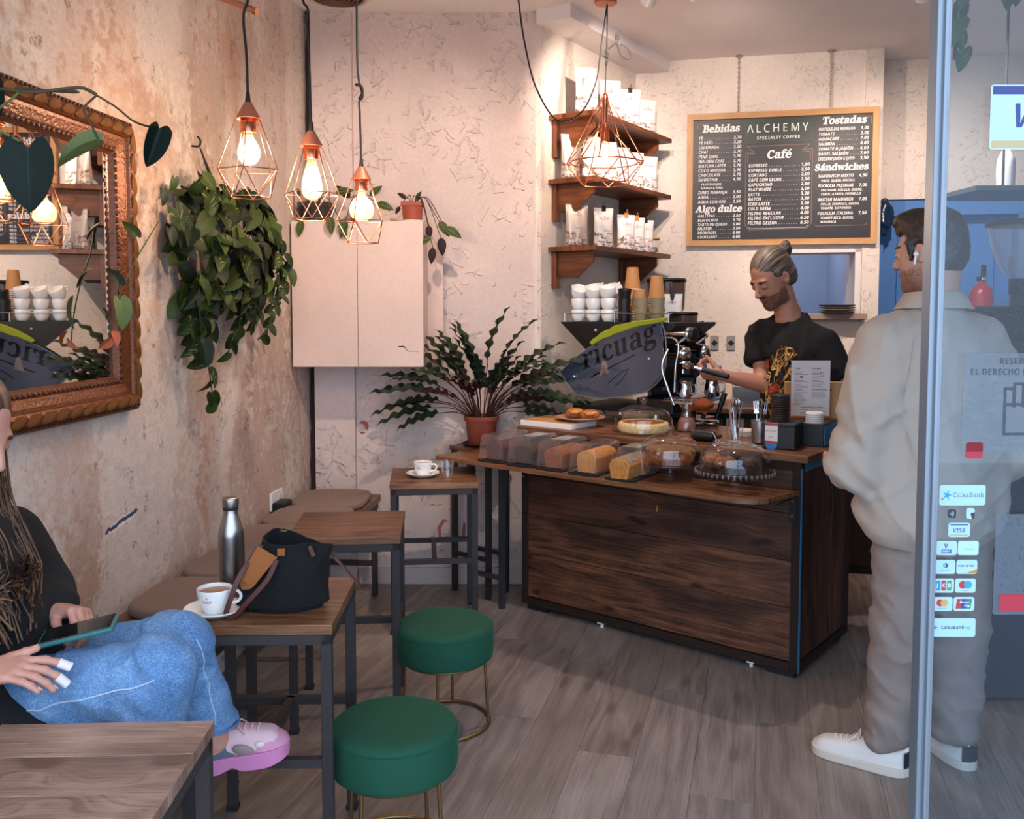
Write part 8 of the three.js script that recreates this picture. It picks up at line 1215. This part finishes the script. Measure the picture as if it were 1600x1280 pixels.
  U('notice_sticker', 'grey admission notice with an open hand and a red square', S(0.654, 0.9, 1.414, 1.27), (c, w, h) => { bg(c, w, h, '#8a939c'); const s0 = seed; seed = 4; for (let i = 0; i < 900; i++) { c.fillStyle = rnd() < 0.5 ? 'rgba(215,225,232,.25)' : 'rgba(90,100,112,.2)'; c.beginPath(); c.arc(rr(0, w * 0.45), rr(h * 0.2, h), rr(1, 7), 0, 7); c.fill(); } seed = s0; c.fillStyle = '#2b3440'; c.font = `bold ${h * 0.085}px sans-serif`; c.fillText('RESERVADO', w * 0.21, h * 0.11); c.fillText('EL DERECHO DE ADMISION', w * 0.04, h * 0.22); c.strokeStyle = '#2b3a50'; c.lineWidth = h * 0.03; c.lineJoin = 'round'; c.strokeRect(w * 0.25, h * 0.52, w * 0.22, h * 0.3); for (let k = 0; k < 4; k++) c.strokeRect(w * (0.25 + k * 0.055), h * (0.36 - (k === 1 || k === 2 ? 0.05 : 0)), w * 0.052, h * 0.3); c.fillStyle = '#8a939c'; c.fillRect(w * 0.262, h * 0.55, w * 0.196, h * 0.24); }, 0.42);
  U('red_square', 'red square sticker below the admission notice', S(0.661, 0.686, 1.284, 1.26), (c, w, h) => bg(c, w, h, '#c8243e'));
  U('notice_sticker', 'speckled grey notice low on the pane at the right edge', S(0.708, 0.9, 1.178, 1.028), (c, w, h) => { bg(c, w, h, '#7b838e'); const s0 = seed; seed = 8; for (let i = 0; i < 700; i++) { c.fillStyle = 'rgba(45,55,72,.4)'; c.beginPath(); c.ellipse(rr(0, w), rr(0, h), rr(1, 9), rr(1, 6), rr(0, 3), 0, 7); c.fill(); } seed = s0; }, 0.5);
  U('red_square', 'red square sticker on the low speckled notice', S(0.7165, 0.76, 1.0585, 1.033), (c, w, h) => bg(c, w, h, '#c8243e')).position.z += 0.0006;
}
// second counter at the right with the shop grinder
{
  const c = thing('grey_cabinet', 'dark blue-grey cabinet at the right behind the glass pane', 'cabinet', [2.35, 0, -3.6]); mesh('carcass', box(1.3, 0.86, 0.66, 0, 0.45, 0, 0.004), mat(0x2e3948, 0.55), c); mesh('top', box(1.34, 0.03, 0.7, 0, 0.895, 0, 0.004), mat(0x39424e, 0.5), c); mesh('plinth', box(1.24, 0.03, 0.6, 0, 0.015, 0), M.black, c);
  const g = thing('shop_grinder', 'large black shop grinder with a clear funnel hopper at the right edge', 'grinder', [1.98, 0.9105, -3.5], 0.1);
  mesh('body', [box(0.27, 0.36, 0.3, 0, 0.26, 0, 0.03), box(0.32, 0.1, 0.36, 0, 0.05, 0, 0.02), rod([-0.18, 0.5, 0.02], [0.2, 0.5, 0.02], 0.075, 0.075, 24)], M.black, g); mesh('neck', [lathe([[0, 0.62], [0.035, 0.62], [0.035, 0.56], [0, 0.56]], 20), lathe([[0, 0.68], [0.042, 0.68], [0.042, 0.62], [0, 0.62]], 20)], M.rubber, g);
  mesh('hopper', lathe(smoothProfile([[0.04, 0.68], [0.06, 0.7], [0.1, 0.78], [0.12, 0.86], [0.125, 0.885]], 20), 36), mat(0xf6f2ee, 0.06, { transmission: 0.85, thickness: 0 }), g); mesh('hopper_rim', lathe([[0.122, 0.905], [0.13, 0.903], [0.13, 0.883], [0.122, 0.883]], 36), M.steel, g);
  const n = thing('napkin_stack', 'crumpled white napkins on the grey cabinet', 'napkins', [1.86, 0.911, -3.32]); mesh('napkin', lumpy(new THREE.SphereGeometry(0.05, 20, 12).scale(1.5, 0.5, 1), 0.03, 40).translate(0, 0.024, 0), M.paper, n); mesh('napkin', lumpy(new THREE.SphereGeometry(0.045, 20, 12).scale(1.4, 0.4, 1), 0.03, 50).translate(0.07, 0.022, 0.04), M.paper, n);
  const f = thing('fire_extinguisher', 'red fire extinguisher hung beside the blue door', 'fire extinguisher', [2.83, 1.35, -5.42]); mesh('cylinder', lathe(smoothProfile([[0, 0], [0.06, 0], [0.065, 0.02], [0.065, 0.2], [0.05, 0.25], [0.02, 0.275], [0.02, 0.29]], 24), 24), mat(0xa81e22, 0.3), f); mesh('valve', [box(0.05, 0.03, 0.03, 0, 0.3, 0, 0.004), box(0.025, 0.07, 0.02, 0.01, 0.35, 0, 0.003)], M.black, f); mesh('gauge', lathe([[0, 0.01], [0.014, 0.01], [0.014, 0], [0, 0]], 16).rotateX(Math.PI / 2).translate(0, 0.3, 0.02), M.chrome, f); mesh('bracket', box(0.04, 0.04, 0.08, 0, 0.12, -0.09), M.steel, f);
  const s = thing('steel_shelf', 'grey steel shelf high at the right behind the pane', 'shelf', [2.55, 2.02, -4.3]); mesh('shelf_plate', box(0.9, 0.025, 0.4, 0, 0, 0, 0.003), mat(0x6d7680, 0.4, { metalness: 0.5 }), s); mesh('hanger', [rod([-0.3, 0, 0.15], [-0.3, CEIL - 2.02, 0.15], 0.006), rod([0.3, 0, 0.15], [0.3, CEIL - 2.02, 0.15], 0.006)], M.steel, s);
  const b = thing('syrup_bottle', 'clear bottle standing on the steel shelf at the right', 'bottle', [2.3, 2.0335, -4.22]); mesh('body', lathe(smoothProfile([[0, 0], [0.035, 0], [0.038, 0.01], [0.038, 0.13], [0.015, 0.19], [0.014, 0.24]], 24), 24), mat(0xe2dcd6, 0.2), b); mesh('cap', lathe([[0, 0.26], [0.016, 0.259], [0.016, 0.238], [0, 0.238]], 16), M.white, b);
  const bag = thing('hanging_bag', 'dark blue plastic bag hanging on the door frame', 'bag', [2.3, 2.13, -5.58]); mesh('bag', lumpy(new THREE.SphereGeometry(0.07, 20, 16).scale(0.7, 1.5, 0.6), 0.05, 26).translate(0, -0.1, 0), mat(0x0d2a4a, 0.25), bag); mesh('loop', new THREE.TorusGeometry(0.02, 0.004, 6, 16).translate(0, 0.0, 0), M.black, bag);
}
// ---------- lamps of the ceiling track ----------
scene.traverse((o) => { if (o.isMesh) { o.castShadow = true; o.receiveShadow = true; } if (o.isLight) o.castShadow = true; });
renderer.render(scene, camera);
